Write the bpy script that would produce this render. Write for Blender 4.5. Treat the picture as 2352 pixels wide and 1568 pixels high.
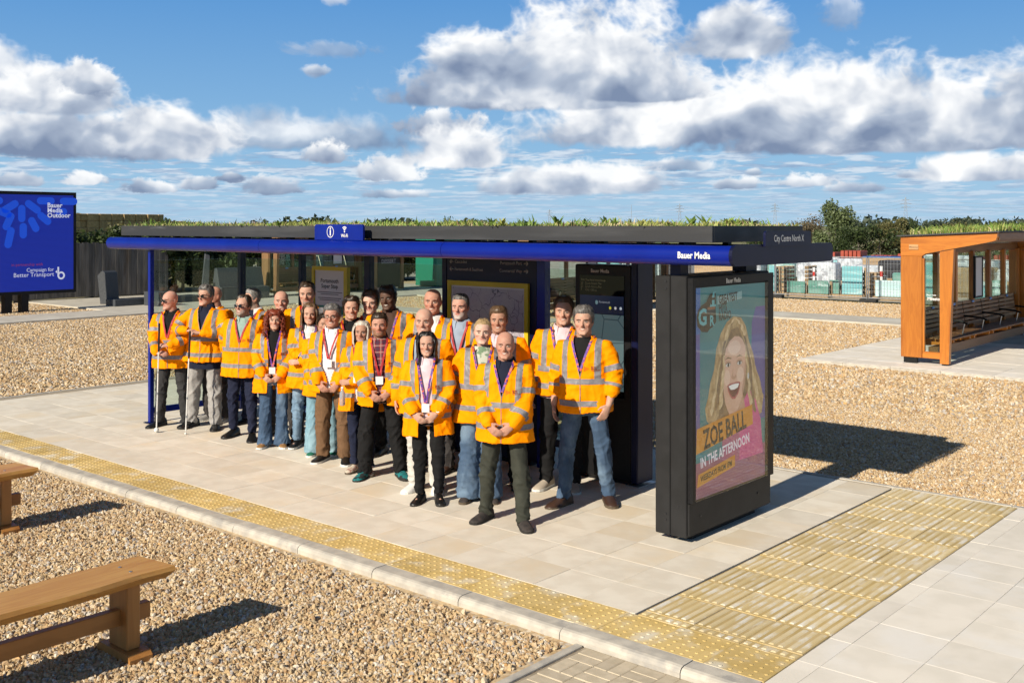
import bpy, bmesh, math, random
import numpy as np
from mathutils import Vector, Matrix, Euler
from mathutils.bvhtree import BVHTree
R = math.radians
scene = bpy.context.scene
C = scene.collection
for o in list(bpy.data.objects):
    bpy.data.objects.remove(o)

# ------------------------------------------------------------------ camera
# world axes: +X along the shelter towards the near right, +Y away from the kerb, camera above the origin
HEAD = R(41.0)
EYE = 2.6
cam_d = bpy.data.cameras.new('camera')
cam = bpy.data.objects.new('camera', cam_d); C.objects.link(cam)
cam.location = (0, 0, EYE)
cam.rotation_euler = (R(90), 0, HEAD)
cam_d.sensor_width = 36.0
cam_d.lens = 36.0 * 2424 / 2352
cam_d.shift_y = -(784 - 518) / 2352
cam_d.clip_end = 20000
scene.camera = cam
ch, sh = math.cos(HEAD), math.sin(HEAD)

# ------------------------------------------------------------------ exposure
vs = scene.view_settings
vs.view_transform = 'Standard'; vs.look = 'None'; vs.exposure = 0.32; vs.gamma = 1.0
vs.use_curve_mapping = False
SUN_EL = R(30.5)
SUN_DIR = Vector((-0.04, 1.0, -math.tan(SUN_EL))).normalized()      # the way the light travels

# ------------------------------------------------------------------ node helper
class Ex:
    """A scalar socket with arithmetic, for short node graphs."""
    def __init__(s, nt, sock): s.nt, s.k = nt, sock
    def _m(s, op, *a, clamp=False):
        n = s.nt.nodes.new('ShaderNodeMath'); n.operation = op; n.use_clamp = clamp
        for i, v in enumerate((s,) + a):
            if isinstance(v, Ex): s.nt.links.new(v.k, n.inputs[i])
            else: n.inputs[i].default_value = v
        return Ex(s.nt, n.outputs[0])
    def __add__(s, o): return s._m('ADD', o)
    __radd__ = __add__
    def __mul__(s, o): return s._m('MULTIPLY', o)
    __rmul__ = __mul__
    def __sub__(s, o): return s._m('SUBTRACT', o)
    def __rsub__(s, o): return (s * -1.0) + o
    def __truediv__(s, o): return s._m('DIVIDE', o)
    def mx(s, o): return s._m('MAXIMUM', o)
    def mn(s, o): return s._m('MINIMUM', o)
    def pw(s, o): return s._m('POWER', o)
    def ab(s): return s._m('ABSOLUTE')
    def sat(s): return s._m('ADD', 0.0, clamp=True)
    def gt(s, o): return s._m('GREATER_THAN', o)
    def lt(s, o): return s._m('LESS_THAN', o)
    def fract(s): return s._m('FRACT')
    def step(s, lo, hi):
        n = s.nt.nodes.new('ShaderNodeMapRange'); n.interpolation_type = 'SMOOTHSTEP'
        s.nt.links.new(s.k, n.inputs[0])
        n.inputs[1].default_value = lo; n.inputs[2].default_value = hi
        return Ex(s.nt, n.outputs[0])

def nnoise(nt, vec, scale, detail=4.0, rough=0.5, w=None, dist=0.0):
    n = nt.nodes.new('ShaderNodeTexNoise')
    n.inputs['Scale'].default_value = scale; n.inputs['Detail'].default_value = detail
    n.inputs['Roughness'].default_value = rough; n.inputs['Distortion'].default_value = dist
    if vec is not None: nt.links.new(vec, n.inputs['Vector'])
    return Ex(nt, n.outputs['Fac'])

def nmix(nt, fac, a, b, mode='MIX'):
    n = nt.nodes.new('ShaderNodeMix'); n.data_type = 'RGBA'; n.blend_type = mode
    for sock, v in ((n.inputs[0], fac), (n.inputs[6], a), (n.inputs[7], b)):
        if isinstance(v, Ex): nt.links.new(v.k, sock)
        elif isinstance(v, bpy.types.NodeSocket): nt.links.new(v, sock)
        elif isinstance(v, (int, float)): sock.default_value = v
        else: sock.default_value = (*v[:3], 1.0)
    return n.outputs[2]

def vmath(nt, op, a, b):
    n = nt.nodes.new('ShaderNodeVectorMath'); n.operation = op
    for sock, v in ((n.inputs[0], a), (n.inputs[1], b)):
        if isinstance(v, bpy.types.NodeSocket): nt.links.new(v, sock)
        elif isinstance(v, Ex): nt.links.new(v.k, sock)
        else: sock.default_value = v
    return n.outputs[0]

# ------------------------------------------------------------------ world: clear sky with fair-weather cumulus
world = bpy.data.worlds.new('World'); scene.world = world; world.use_nodes = True
def build_world():
    nt = world.node_tree; nt.nodes.clear()
    L = nt.links.new
    out = nt.nodes.new('ShaderNodeOutputWorld'); bg = nt.nodes.new('ShaderNodeBackground')
    STR = 0.05
    bg.inputs[1].default_value = STR
    L(bg.outputs[0], out.inputs[0])
    sky = nt.nodes.new('ShaderNodeTexSky'); sky.sky_type = 'NISHITA'; sky.sun_disc = False
    sky.sun_elevation = SUN_EL
    sky.sun_rotation = math.atan2(-SUN_DIR.x, -SUN_DIR.y)
    sky.air_density = 1.0; sky.dust_density = 0.4; sky.ozone_density = 2.2; sky.altitude = 50
    tc = nt.nodes.new('ShaderNodeTexCoord')
    d = tc.outputs['Generated']
    sep = nt.nodes.new('ShaderNodeSeparateXYZ'); L(d, sep.inputs[0])
    X, Y, Z = (Ex(nt, sep.outputs[i]) for i in range(3))
    r = X * ch + Y * sh; f = Y * ch - X * sh
    az = r._m('ARCTAN2', f)                              # 0 straight ahead, + to the right
    el = Z._m('ARCSINE')
    # billowy noise fields shared by all clouds, on the direction vector so that they close round the sphere
    dv = vmath(nt, 'MULTIPLY', d, (1.0, 1.0, 1.25))
    wob = nt.nodes.new('ShaderNodeTexNoise'); wob.inputs['Scale'].default_value = 9; wob.inputs['Detail'].default_value = 3
    L(dv, wob.inputs['Vector'])
    dw = vmath(nt, 'ADD', dv, vmath(nt, 'MULTIPLY', vmath(nt, 'SUBTRACT', wob.outputs['Color'], (.5, .5, .5)), (.045, .045, .045)))
    big = nnoise(nt, dw, 9.0, 2.0, .5)
    puff = 1.0 - (nnoise(nt, dw, 34.0, 3.0, .55) - .5).ab() * 4.4
    n0 = (nnoise(nt, dw, 19.0, 9.0, .62) - .5) * 1.25 + (puff - .5) * .42
    # towards the sun as seen on the dome: up and left of the view
    li = Vector((-ch, -sh, 0)) * .012 + Vector((0, 0, .022))
    s0 = nnoise(nt, dw, 13.0, 3.5, .5); s1 = nnoise(nt, vmath(nt, 'ADD', dw, tuple(li)), 13.0, 3.5, .5)
    lit = (s0 - s1) + (puff - .55) * .035                # > 0 on the faces turned to the sun
    fine = n0
    base = sky.outputs[0]
    # the blue as the photograph holds it, paler to the horizon
    blue = nmix(nt, (el * 4.6).sat().pw(.72), (.32, .53, .68), (.085, .26, .56))
    hi = el.step(.20, .42)
    col = nmix(nt, .92 - hi * .92, vmath(nt, 'MULTIPLY', base, (STR, STR, STR)), blue)
    def madd(a_, k, c, clamp=False): return a_._m('MULTIPLY_ADD', k, c, clamp=clamp)
    edge = madd(n0, .62, -.275) + big * .55 + 1.0
    relief = madd(lit, 2.6, 0.0) + n0 * .10
    edge_s = edge + (nnoise(nt, dw, 62.0, 4.0, .58) - .5) * 1.5
    def px(x, y): return ((x - 1176) / 2424.0, (518 - y) / 2424.0)
    # ---- broken cloud field all round, packed closer and flatter to the horizon
    e1 = el.mx(0.0) + .035
    inv = e1.pw(-.62)
    fv = nt.nodes.new('ShaderNodeCombineXYZ')
    inv = inv * 3.4
    L((X * inv).k, fv.inputs[0]); L((Y * inv).k, fv.inputs[1]); L((e1._m('LOGARITHM', 2.718) * 2.5).k, fv.inputs[2])
    fld = nnoise(nt, fv.outputs[0], 1.5, 6.0, .54)
    fld_up = nnoise(nt, vmath(nt, 'ADD', fv.outputs[0], (-.03, .0, .22)), 1.5, 4.0, .5)
    front = f.step(.55, .8)                              # ahead of the camera the big clouds are set one by one
    low = (1.0 - el.step(.045, .10))
    cover = .10 * low + (1.0 - front) * -.085 - .02
    dens = fld - .52 + cover - front * el.step(.06, .11) * .5
    hg = (fld - fld_up) * 4.2 + .50
    pale = .55
    a = dens.step(0.0, .13) * (.50 + el.step(.01, .05) * .25)
    c1 = nmix(nt, (hg * 1.7).sat(), (.23, .32, .47), (.42, .49, .60))
    c2 = nmix(nt, (hg * 2.2 - 1.0).sat(), c1, (.62, .67, .73))
    col = nmix(nt, a, col, c2)
    # thin veil near the horizon
    col = nmix(nt, (1.0 - el.step(0.0, .06)) * .5, col, (.34, .47, .62))
    # ---- the single large clouds: (centre x, base y, half width, height above base, depth below, opacity, brightness bias)
    CL = [
     (640, 330, 560, 92, 26, .80, -.42), (40, 235, 190, 120, 60, .9, -.30),
     (180, 345, 420, 95, 40, 1.0, -.22), (430, 345, 190, 118, 36, 1.0, .10), (180, 262, 165, 112, 30, 1.0, .22),
     (250, 215, 80, 58, 30, 1.0, .25),
     (1010, 300, 120, 66, 22, .95, -.12), (905, 405, 110, 62, 16, .95, .12), (1045, 370, 150, 110, 26, 1.0, .22),
     (752, 366, 72, 58, 16, 1.0, .3),
     (1560, 385, 120, 26, 12, .8, -.05), (1310, 428, 260, 70, 26, .95, .10), (2190, 412, 190, 66, 18, 1.0, .10),
     (1910, 60, 58, 70, 44, .55, -.2), (760, 128, 130, 30, 18, .5, -.25), (735, 172, 46, 20, 18, .8, -.5), (778, 12, 40, 26, 20, .6, 0.0),
     (2010, 345, 560, 135, 22, 1.0, -.38),
     (1500, 310, 330, 170, 40, 1.0, .16), (1900, 310, 430, 210, 50, 1.0, .10), (2330, 315, 300, 205, 52, 1.0, -.02),
     (1180, 232, 400, 95, 26, 1.0, -.28), (1330, 228, 330, 300, 30, 1.0, .12), (1110, 190, 200, 160, 50, 1.0, .05),
     (1690, 118, 140, 130, 40, 1.0, .08), (1480, 226, 170, 70, 16, 1.0, -.42),
    ]
    CL = CL[:1] + [(250, 425, 62, 30, 10, .95, .0), (120, 430, 70, 26, 10, .9, -.05), (370, 440, 80, 28, 10, .9, -.1), (480, 432, 60, 30, 10, .9, -.2), (545, 415, 38, 22, 10, .95, -.45), (640, 440, 90, 40, 12, .9, .05), (1440, 425, 60, 44, 10, .95, .12), (1690, 430, 70, 30, 8, .9, .05), (1830, 425, 90, 28, 8, .9, .05), (1940, 440, 80, 26, 8, .85, .05), (1720, 400, 24, 14, 8, .85, -.35), (2060, 410, 60, 14, 8, .85, -.1), (900, 450, 110, 22, 8, .8, .05)] + CL[1:]
    for (x, yb, hw, hh, dd, op, bias) in CL:
        hw *= .88; hh *= .88; dd *= .9
        u0, v0 = px(x, yb)
        k = 2424.0 / hw; du = madd(az, k, -u0 * k)
        k = 2424.0 / hh; up = madd(el, k, -v0 * k)
        k = -2424.0 / dd; dn = madd(el, k, -v0 * k)
        q = up.mx(dn)
        dens = (edge if hw > 120 else edge_s) - (q._m('MULTIPLY_ADD', q, du * du))._m('SQRT')
        mr = nt.nodes.new('ShaderNodeMapRange'); mr.interpolation_type = 'SMOOTHSTEP'
        L(dens.k, mr.inputs[0]); mr.inputs[1].default_value = 0.0; mr.inputs[2].default_value = .40 if op > .85 else .6; mr.inputs[4].default_value = op
        hgt = madd(up, .75, .25, clamp=True)
        cr = nt.nodes.new('ShaderNodeValToRGB'); e = cr.color_ramp
        L((relief._m('ADD', madd(hgt, .75, .28 + bias * .6))).k, cr.inputs[0])
        e.elements[0].position = 0.0; e.elements[0].color = (.17, .225, .34, 1)
        e.elements[1].position = .95; e.elements[1].color = (.80, .81, .82, 1)
        m_ = e.elements.new(.47); m_.color = (.36, .42, .52, 1)
        sc_ = nt.nodes.new('ShaderNodeMix'); sc_.data_type = 'RGBA'
        L(mr.outputs[0], sc_.inputs[0]); L(col, sc_.inputs[6]); L(cr.outputs[0], sc_.inputs[7])
        col = sc_.outputs[2]
    L(vmath(nt, 'MULTIPLY', col, (1 / STR,) * 3), bg.inputs[0])
    try:
        world.cycles.sampling_method = 'MANUAL'; world.cycles.sample_map_resolution = 512
    except Exception: pass
build_world()

# ------------------------------------------------------------------ sun
sd = bpy.data.lights.new('sun', 'SUN'); sd.energy = 5.0; sd.angle = R(.53); sd.color = (1.0, .90, .74)
sun = bpy.data.objects.new('sun', sd); C.objects.link(sun)
sun.rotation_euler = SUN_DIR.to_track_quat('-Z', 'Y').to_euler()
sun.location = (0, -10, 20)

cy = scene.cycles
cy.use_adaptive_sampling = True; cy.adaptive_threshold = .02
cy.use_denoising = True
cy.max_bounces = 6; cy.diffuse_bounces = 2; cy.glossy_bounces = 3; cy.transmission_bounces = 4; cy.transparent_max_bounces = 14
cy.caustics_reflective = False; cy.caustics_refractive = False

# ================================================================== materials
MATS = {}
def material(name, c1, c2=None, scale=8.0, rough=.7, metal=0.0, detail=4.0, bump=0.0, bscale=60.0, vary=0.0, coords='Object',
             spec=.5, contrast=(.35, .65), stretch=None, coat=0.0, c3=None, c3scale=2.0, c3range=(.55, .7), trans=0.0, emit=None, bdist=.01, nrough=.5):
    """Two-tone noise base colour with optional third patch colour, bump, and brightness change from piece to piece."""
    if name in MATS: return MATS[name]
    m = bpy.data.materials.new(name); m.use_nodes = True
    nt = m.node_tree; b = nt.nodes['Principled BSDF']; L = nt.links.new
    b.inputs['Roughness'].default_value = rough; b.inputs['Metallic'].default_value = metal
    b.inputs['Specular IOR Level'].default_value = spec
    b.inputs['Coat Weight'].default_value = coat
    if trans: b.inputs['Transmission Weight'].default_value = trans
    c2 = c2 or c1
    tc = nt.nodes.new('ShaderNodeTexCoord')
    if coords == 'World':
        g = nt.nodes.new('ShaderNodeNewGeometry'); vec = g.outputs['Position']
    else: vec = tc.outputs[coords]
    oi = nt.nodes.new('ShaderNodeObjectInfo')
    if coords == 'Object':
        rv = nt.nodes.new('ShaderNodeCombineXYZ')
        for i, k in enumerate((37.0, 91.0, 53.0)):
            L((Ex(nt, oi.outputs['Random']) * k).k, rv.inputs[i])
        vec = vmath(nt, 'ADD', vec, rv.outputs[0])
    if stretch: vec = vmath(nt, 'MULTIPLY', vec, stretch)
    n = nnoise(nt, vec, scale, detail, nrough).step(*contrast)
    col = nmix(nt, n, c1, c2)
    if c3:
        p = nnoise(nt, vec, c3scale, 5.0, .6).step(*c3range)
        col = nmix(nt, p, col, c3)
    if vary:
        k = Ex(nt, oi.outputs['Random']) * (2 * vary) + (1 - vary)
        cc = nt.nodes.new('ShaderNodeCombineColor')
        for i in range(3): L(k.k, cc.inputs[i])
        col = nmix(nt, 1.0, col, cc.outputs[0], 'MULTIPLY')
    L(col, b.inputs['Base Color'])
    if bump:
        bn = nt.nodes.new('ShaderNodeBump'); bn.inputs['Strength'].default_value = bump; bn.inputs['Distance'].default_value = bdist
        L(nnoise(nt, vec, bscale, 4.0, .6).k, bn.inputs['Height']); L(bn.outputs[0], b.inputs['Normal'])
    if emit:
        L(col, b.inputs['Emission Color']); b.inputs['Emission Strength'].default_value = emit
    MATS[name] = m
    return m

def wood_material(name, c1, c2, c3, axis='y', rough=.45, coat=.15, scale=1.0, knots=True):
    """Long wavy grain along one axis with darker knots."""
    if name in MATS: return MATS[name]
    m = bpy.data.materials.new(name); m.use_nodes = True
    nt = m.node_tree; b = nt.nodes['Principled BSDF']; L = nt.links.new
    b.inputs['Roughness'].default_value = rough; b.inputs['Coat Weight'].default_value = coat; b.inputs['Coat Roughness'].default_value = .3
    tc = nt.nodes.new('ShaderNodeTexCoord'); oi = nt.nodes.new('ShaderNodeObjectInfo')
    rv = nt.nodes.new('ShaderNodeCombineXYZ')
    for i, k in enumerate((17.0, 41.0, 23.0)): L((Ex(nt, oi.outputs['Random']) * k).k, rv.inputs[i])
    vec = vmath(nt, 'ADD', tc.outputs['Object'], rv.outputs[0])
    st = {'x': (1.0, 9, 9), 'y': (9, 1.0, 9), 'z': (9, 9, 1.0)}[axis]
    v2 = vmath(nt, 'MULTIPLY', vec, tuple(scale * k for k in st))
    n1 = nnoise(nt, v2, 1.1, 3.0, .5, dist=1.2)
    rings = (n1 * 28.0)._m('SINE') * .5 + .5
    fine = nnoise(nt, vmath(nt, 'MULTIPLY', v2, tuple((1.0 if k < 2 else 6.0) for k in st)), 3.0, 4.0, .6)
    col = nmix(nt, (rings * .6 + fine * .5).sat(), c1, c2)
    col = nmix(nt, nnoise(nt, v2, .45, 3.0).step(.52, .68) * .75, col, c3)
    if knots:
        vo = nt.nodes.new('ShaderNodeTexVoronoi'); vo.inputs['Scale'].default_value = 2.6 * scale
        L(vmath(nt, 'MULTIPLY', vec, tuple(.55 if k < 2 else 1.0 for k in st)), vo.inputs['Vector'])
        kn = 1.0 - Ex(nt, vo.outputs['Distance']).step(.03, .085)
        col = nmix(nt, kn * .7, col, tuple(k * .35 for k in c1))
    k = Ex(nt, oi.outputs['Random']) * .3 + .85
    cc = nt.nodes.new('ShaderNodeCombineColor')
    for i in range(3): L(k.k, cc.inputs[i])
    col = nmix(nt, 1.0, col, cc.outputs[0], 'MULTIPLY')
    L(col, b.inputs['Base Color'])
    bn = nt.nodes.new('ShaderNodeBump'); bn.inputs['Strength'].default_value = .25; bn.inputs['Distance'].default_value = .004
    L(fine.k, bn.inputs['Height']); L(bn.outputs[0], b.inputs['Normal'])
    MATS[name] = m
    return m

def glass_material(name, tint=(.86, .93, .90), alpha=.05, rough=.02):
    """Thin architectural glass: mostly see-through, mirror-like at grazing angles."""
    if name in MATS: return MATS[name]
    m = bpy.data.materials.new(name); m.use_nodes = True
    nt = m.node_tree; nt.nodes.clear(); L = nt.links.new
    out = nt.nodes.new('ShaderNodeOutputMaterial')
    tr = nt.nodes.new('ShaderNodeBsdfTransparent'); tr.inputs[0].default_value = (*tint, 1)
    gl = nt.nodes.new('ShaderNodeBsdfGlossy'); gl.inputs['Roughness'].default_value = rough
    gl.inputs[0].default_value = (.9, .95, .95, 1)
    lw = nt.nodes.new('ShaderNodeLayerWeight'); lw.inputs[0].default_value = .5
    mx = nt.nodes.new('ShaderNodeMixShader')
    L((Ex(nt, lw.outputs['Facing']).pw(5.0) * .9 + .035 + alpha * .15).k, mx.inputs[0]); L(tr.outputs[0], mx.inputs[1]); L(gl.outputs[0], mx.inputs[2])
    L(mx.outputs[0], out.inputs[0])
    MATS[name] = m
    return m

# ================================================================== mesh helpers
class MB:
    """Collects boxes, tubes and prisms; build() links them as one mesh object."""
    def __init__(s): s.v = []; s.f = []; s.m = []
    def add(s, verts, faces, mi=0):
        o = len(s.v); s.v += [tuple(v) for v in verts]
        for f in faces: s.f.append(tuple(i + o for i in f)); s.m.append(mi)
        return s
    def box(s, x0, x1, y0, y1, z0, z1, mi=0, bev=0.0):
        if bev > 0:
            b = min(bev, (x1 - x0) / 2.01, (y1 - y0) / 2.01, (z1 - z0) / 2.01)
            vs_ = []; 
            for z, k in ((z0, b), (z0 + b, 0), (z1 - b, 0), (z1, b)):
                for (sx, sy) in ((0, 0), (1, 0), (1, 1), (0, 1)):
                    cx = (x0 + b + k * 0 if sx == 0 else x1 - b); cy = (y0 + b if sy == 0 else y1 - b)
                    # octagonal ring
                    e = b - k if k else b
                    px = -1 if sx == 0 else 1; py = -1 if sy == 0 else 1
                    pts = [(cx + px * e, cy), (cx, cy + py * e)] if k == 0 else [(cx, cy), (cx, cy)]
                    if (sx, sy) in ((1, 0), (0, 1)): pts.reverse()
                    vs_ += [(p[0], p[1], z) for p in pts]
            fs = []
            for k in range(3):
                for i in range(8):
                    j = (i + 1) % 8
                    fs.append((k * 8 + i, k * 8 + j, (k + 1) * 8 + j, (k + 1) * 8 + i))
            fs.append(tuple(range(7, -1, -1))); fs.append(tuple(range(24, 32)))
            return s.add(vs_, fs, mi)
        v = [(x, y, z) for z in (z0, z1) for (x, y) in ((x0, y0), (x1, y0), (x1, y1), (x0, y1))]
        return s.add(v, [(3, 2, 1, 0), (4, 5, 6, 7), (0, 1, 5, 4), (1, 2, 6, 5), (2, 3, 7, 6), (3, 0, 4, 7)], mi)
    def prism(s, pts, axis, a0, a1, mi=0):
        """Extrude a polygon (2-D points) along an axis: 'x' pts are (y,z); 'y' pts are (x,z); 'z' pts are (x,y)."""
        def P(p, a): return {'x': (a, p[0], p[1]), 'y': (p[0], a, p[1]), 'z': (p[0], p[1], a)}[axis]
        n = len(pts); v = [P(p, a0) for p in pts] + [P(p, a1) for p in pts]
        fs = [tuple(range(n - 1, -1, -1)), tuple(range(n, 2 * n))] + [(i, (i + 1) % n, n + (i + 1) % n, n + i) for i in range(n)]
        return s.add(v, fs, mi)
    def tube(s, path, rad, n=8, mi=0, caps=True):
        path = [Vector(p) for p in path]
        rad = rad if hasattr(rad, '__len__') else [rad] * len(path)
        rings = []; up = None
        for i, p in enumerate(path):
            t = (path[min(i + 1, len(path) - 1)] - path[max(i - 1, 0)]).normalized()
            if up is None:
                up = Vector((0, 0, 1)) if abs(t.z) < .9 else Vector((1, 0, 0))
            a = t.cross(up).normalized(); bb = a.cross(t).normalized(); up = bb
            rings.append([p + a * (math.cos(2 * math.pi * k / n) * rad[i]) + bb * (math.sin(2 * math.pi * k / n) * rad[i]) for k in range(n)])
        v = [q for rg in rings for q in rg]; fs = []
        for i in range(len(rings) - 1):
            for k in range(n):
                j = (k + 1) % n
                fs.append((i * n + k, i * n + j, (i + 1) * n + j, (i + 1) * n + k))
        if caps: fs += [tuple(range(n - 1, -1, -1)), tuple(range((len(rings) - 1) * n, len(rings) * n))]
        return s.add(v, fs, mi)
    def build(s, name, mats, parent=None, smooth=False, loc=None, rotz=0.0, bevel=0.0, bseg=2):
        me = bpy.data.meshes.new(name); me.from_pydata(s.v, [], s.f)
        mats = mats if isinstance(mats, (list, tuple)) else [mats]
        for m in mats: me.materials.append(m)
        if len(mats) > 1: me.polygons.foreach_set('material_index', s.m)
        bm = bmesh.new(); bm.from_mesh(me); bmesh.ops.recalc_face_normals(bm, faces=bm.faces)
        if bevel:
            bmesh.ops.bevel(bm, geom=list(bm.edges), offset=bevel, segments=bseg, affect='EDGES', profile=.6)
        bm.to_mesh(me); bm.free()
        if smooth: me.shade_smooth()
        o = bpy.data.objects.new(name, me); C.objects.link(o)
        if parent is not None: o.parent = parent
        if loc is not None: o.location = loc
        if rotz: o.rotation_euler = (0, 0, rotz)
        return o

def obj_from(name, me, parent=None, loc=None, rot=None):
    o = bpy.data.objects.new(name, me); C.objects.link(o)
    if parent is not None: o.parent = parent
    if loc is not None: o.location = loc
    if rot is not None: o.rotation_euler = rot
    return o
def mesh_np(name, v, f, mats, smooth=False, attrs=None):
    """Mesh from numpy arrays; f is (n,3) or (n,4)."""
    me = bpy.data.meshes.new(name)
    v = np.asarray(v, np.float32); f = np.asarray(f, np.int32); k = f.shape[1]
    me.vertices.add(len(v)); me.vertices.foreach_set('co', v.ravel())
    me.loops.add(f.size); me.loops.foreach_set('vertex_index', f.ravel())
    me.polygons.add(len(f)); me.polygons.foreach_set('loop_start', np.arange(0, f.size, k, dtype=np.int32))
    me.polygons.foreach_set('loop_total', np.full(len(f), k, np.int32))
    for m in (mats if isinstance(mats, (list, tuple)) else [mats]): me.materials.append(m)
    me.update(calc_edges=True); me.validate()
    if smooth: me.shade_smooth()
    return me
def tag(o, label=None, cat=None, group=None, kind=None):
    if label: o['label'] = label
    if cat: o['category'] = cat
    if group: o['group'] = group
    if kind: o['kind'] = kind
    return o
def empty(name, loc=(0, 0, 0), rz=0.0, label=None, cat=None, group=None):
    o = bpy.data.objects.new(name, None); C.objects.link(o); o.location = loc; o.rotation_euler = (0, 0, rz)
    o.empty_display_size = .2
    return tag(o, label, cat, group)
def copy_tree(o, parent=None):
    c = o.copy(); C.objects.link(c); c.parent = parent
    for k in list(o.children): copy_tree(k, c)
    return c
def text_mesh(s, size=1.0, width=1.0, align='CENTER', extrude=0.0, bold=0.0, spacing=1.0):
    cu = bpy.data.curves.new('lettering', 'FONT'); cu.body = s; cu.size = size; cu.align_x = align; cu.align_y = 'CENTER'
    cu.extrude = extrude; cu.offset = bold; cu.resolution_u = 2; cu.space_character = spacing
    t = bpy.data.objects.new('lettering', cu); C.objects.link(t)
    dg = bpy.context.evaluated_depsgraph_get()
    me = bpy.data.meshes.new_from_object(t.evaluated_get(dg))
    bpy.data.objects.remove(t); bpy.data.curves.remove(cu)
    if width != 1.0:
        for v in me.vertices: v.co.x *= width
    return me
def text(name, s, size, mat_, parent, loc, face='-y', **kw):
    """Flat lettering facing an axis. '-y': read from -Y; '+x': read from +X."""
    me = text_mesh(s, size, **kw); me.name = name; me.materials.clear(); me.materials.append(mat_)
    rot = {'-y': (R(90), 0, 0), '+x': (R(90), 0, R(90)), '+y': (R(90), 0, R(180)), 'up': (0, 0, 0)}[face]
    return obj_from(name, me, parent, loc, rot)
def ground_at(x, y, z=0.0):
    d = (EYE - z) * 2424 / (y - 518); r = (x - 1176) * d / 2424
    return Vector((r * ch - d * sh, r * sh + d * ch, z))

rng = random.Random(7)
nrg = np.random.default_rng(7)

# ================================================================== ground
GZ = -.065                                    # gravel level; the paved platform is z = 0
grass_m = material('field_grass', (.10, .13, .035), (.16, .17, .06), scale=.15, rough=.9, coords='World', detail=8, c3=(.22, .19, .09), c3scale=.02, c3range=(.45, .6))
MB().add([(-4000, -300, 0), (4000, -300, 0), (4000, 6000, 0), (-4000, 6000, 0)], [(0, 1, 2, 3)]).build('ground', grass_m, loc=(0, 0, GZ - .03))['kind'] = 'structure'

def gravel_material():
    m = bpy.data.materials.new('gravel_bed'); m.use_nodes = True
    nt = m.node_tree; b = nt.nodes['Principled BSDF']; L = nt.links.new
    g = nt.nodes.new('ShaderNodeNewGeometry'); vec = g.outputs['Position']
    v = nt.nodes.new('ShaderNodeTexVoronoi'); v.inputs['Scale'].default_value = 30; L(vec, v.inputs['Vector'])
    sp = nt.nodes.new('ShaderNodeSeparateColor'); L(v.outputs['Color'], sp.inputs[0])
    col = stone_ramp(nt, sp.outputs[0])
    big = nnoise(nt, vec, .8, 4.0, .6).step(.4, .65)
    col = nmix(nt, big * .30 + .25, col, (.68, .52, .32))
    col = nmix(nt, Ex(nt, v.outputs['Distance']).step(.55, .85) * .4, col, (.26, .18, .10))
    L(col, b.inputs['Base Color']); b.inputs['Roughness'].default_value = .85
    bn = nt.nodes.new('ShaderNodeBump'); bn.inputs['Strength'].default_value = .3; bn.inputs['Distance'].default_value = .01
    L((1.0 - Ex(nt, v.outputs['Distance'])).k, bn.inputs['Height']); L(bn.outputs[0], b.inputs['Normal'])
    return m
def stone_ramp(nt, fac):
    cr = nt.nodes.new('ShaderNodeValToRGB'); e = cr.color_ramp; e.interpolation = 'LINEAR'
    cols = [(0, (0.318, 0.190, 0.094)), (.14, (0.477, 0.336, 0.175)), (.30, (0.594, 0.459, 0.275)), (.44, (0.360, 0.224, 0.112)), (.58, (0.636, 0.538, 0.388)),
            (.72, (0.530, 0.370, 0.175)), (.82, (0.329, 0.314, 0.312)), (.92, (0.742, 0.683, 0.575)), (1, (0.572, 0.336, 0.125))]
    e.elements[0].position = 0; e.elements[0].color = (*cols[0][1], 1)
    e.elements[1].position = 1; e.elements[1].color = (*cols[-1][1], 1)
    for p, c in cols[1:-1]:
        k = e.elements.new(p); k.color = (*c, 1)
    nt.links.new(fac if not isinstance(fac, Ex) else fac.k, cr.inputs[0])
    return cr.outputs[0]
gravel_m = gravel_material()
def stone_material():
    m = bpy.data.materials.new('pebble'); m.use_nodes = True
    nt = m.node_tree; b = nt.nodes['Principled BSDF']
    oi = nt.nodes.new('ShaderNodeObjectInfo')
    col = stone_ramp(nt, oi.outputs['Random'])
    tc = nt.nodes.new('ShaderNodeTexCoord')
    n = nnoise(nt, tc.outputs['Object'], 2.5, 3.0)
    col = nmix(nt, n.step(.4, .7) * .35, col, (.30, .20, .11))
    nt.links.new(col, b.inputs['Base Color']); b.inputs['Roughness'].default_value = .75
    return m
pebble_m = stone_material()
# gravel yard in two levels of the same bed: it runs behind and in front of the platform
MB().add([(-37, -8, 0), (30, -8, 0), (30, 35.6, 0), (-37, 35.6, 0)], [(0, 1, 2, 3)]).build('gravel_yard', gravel_m, loc=(0, 0, GZ))['kind'] = 'structure'

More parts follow.
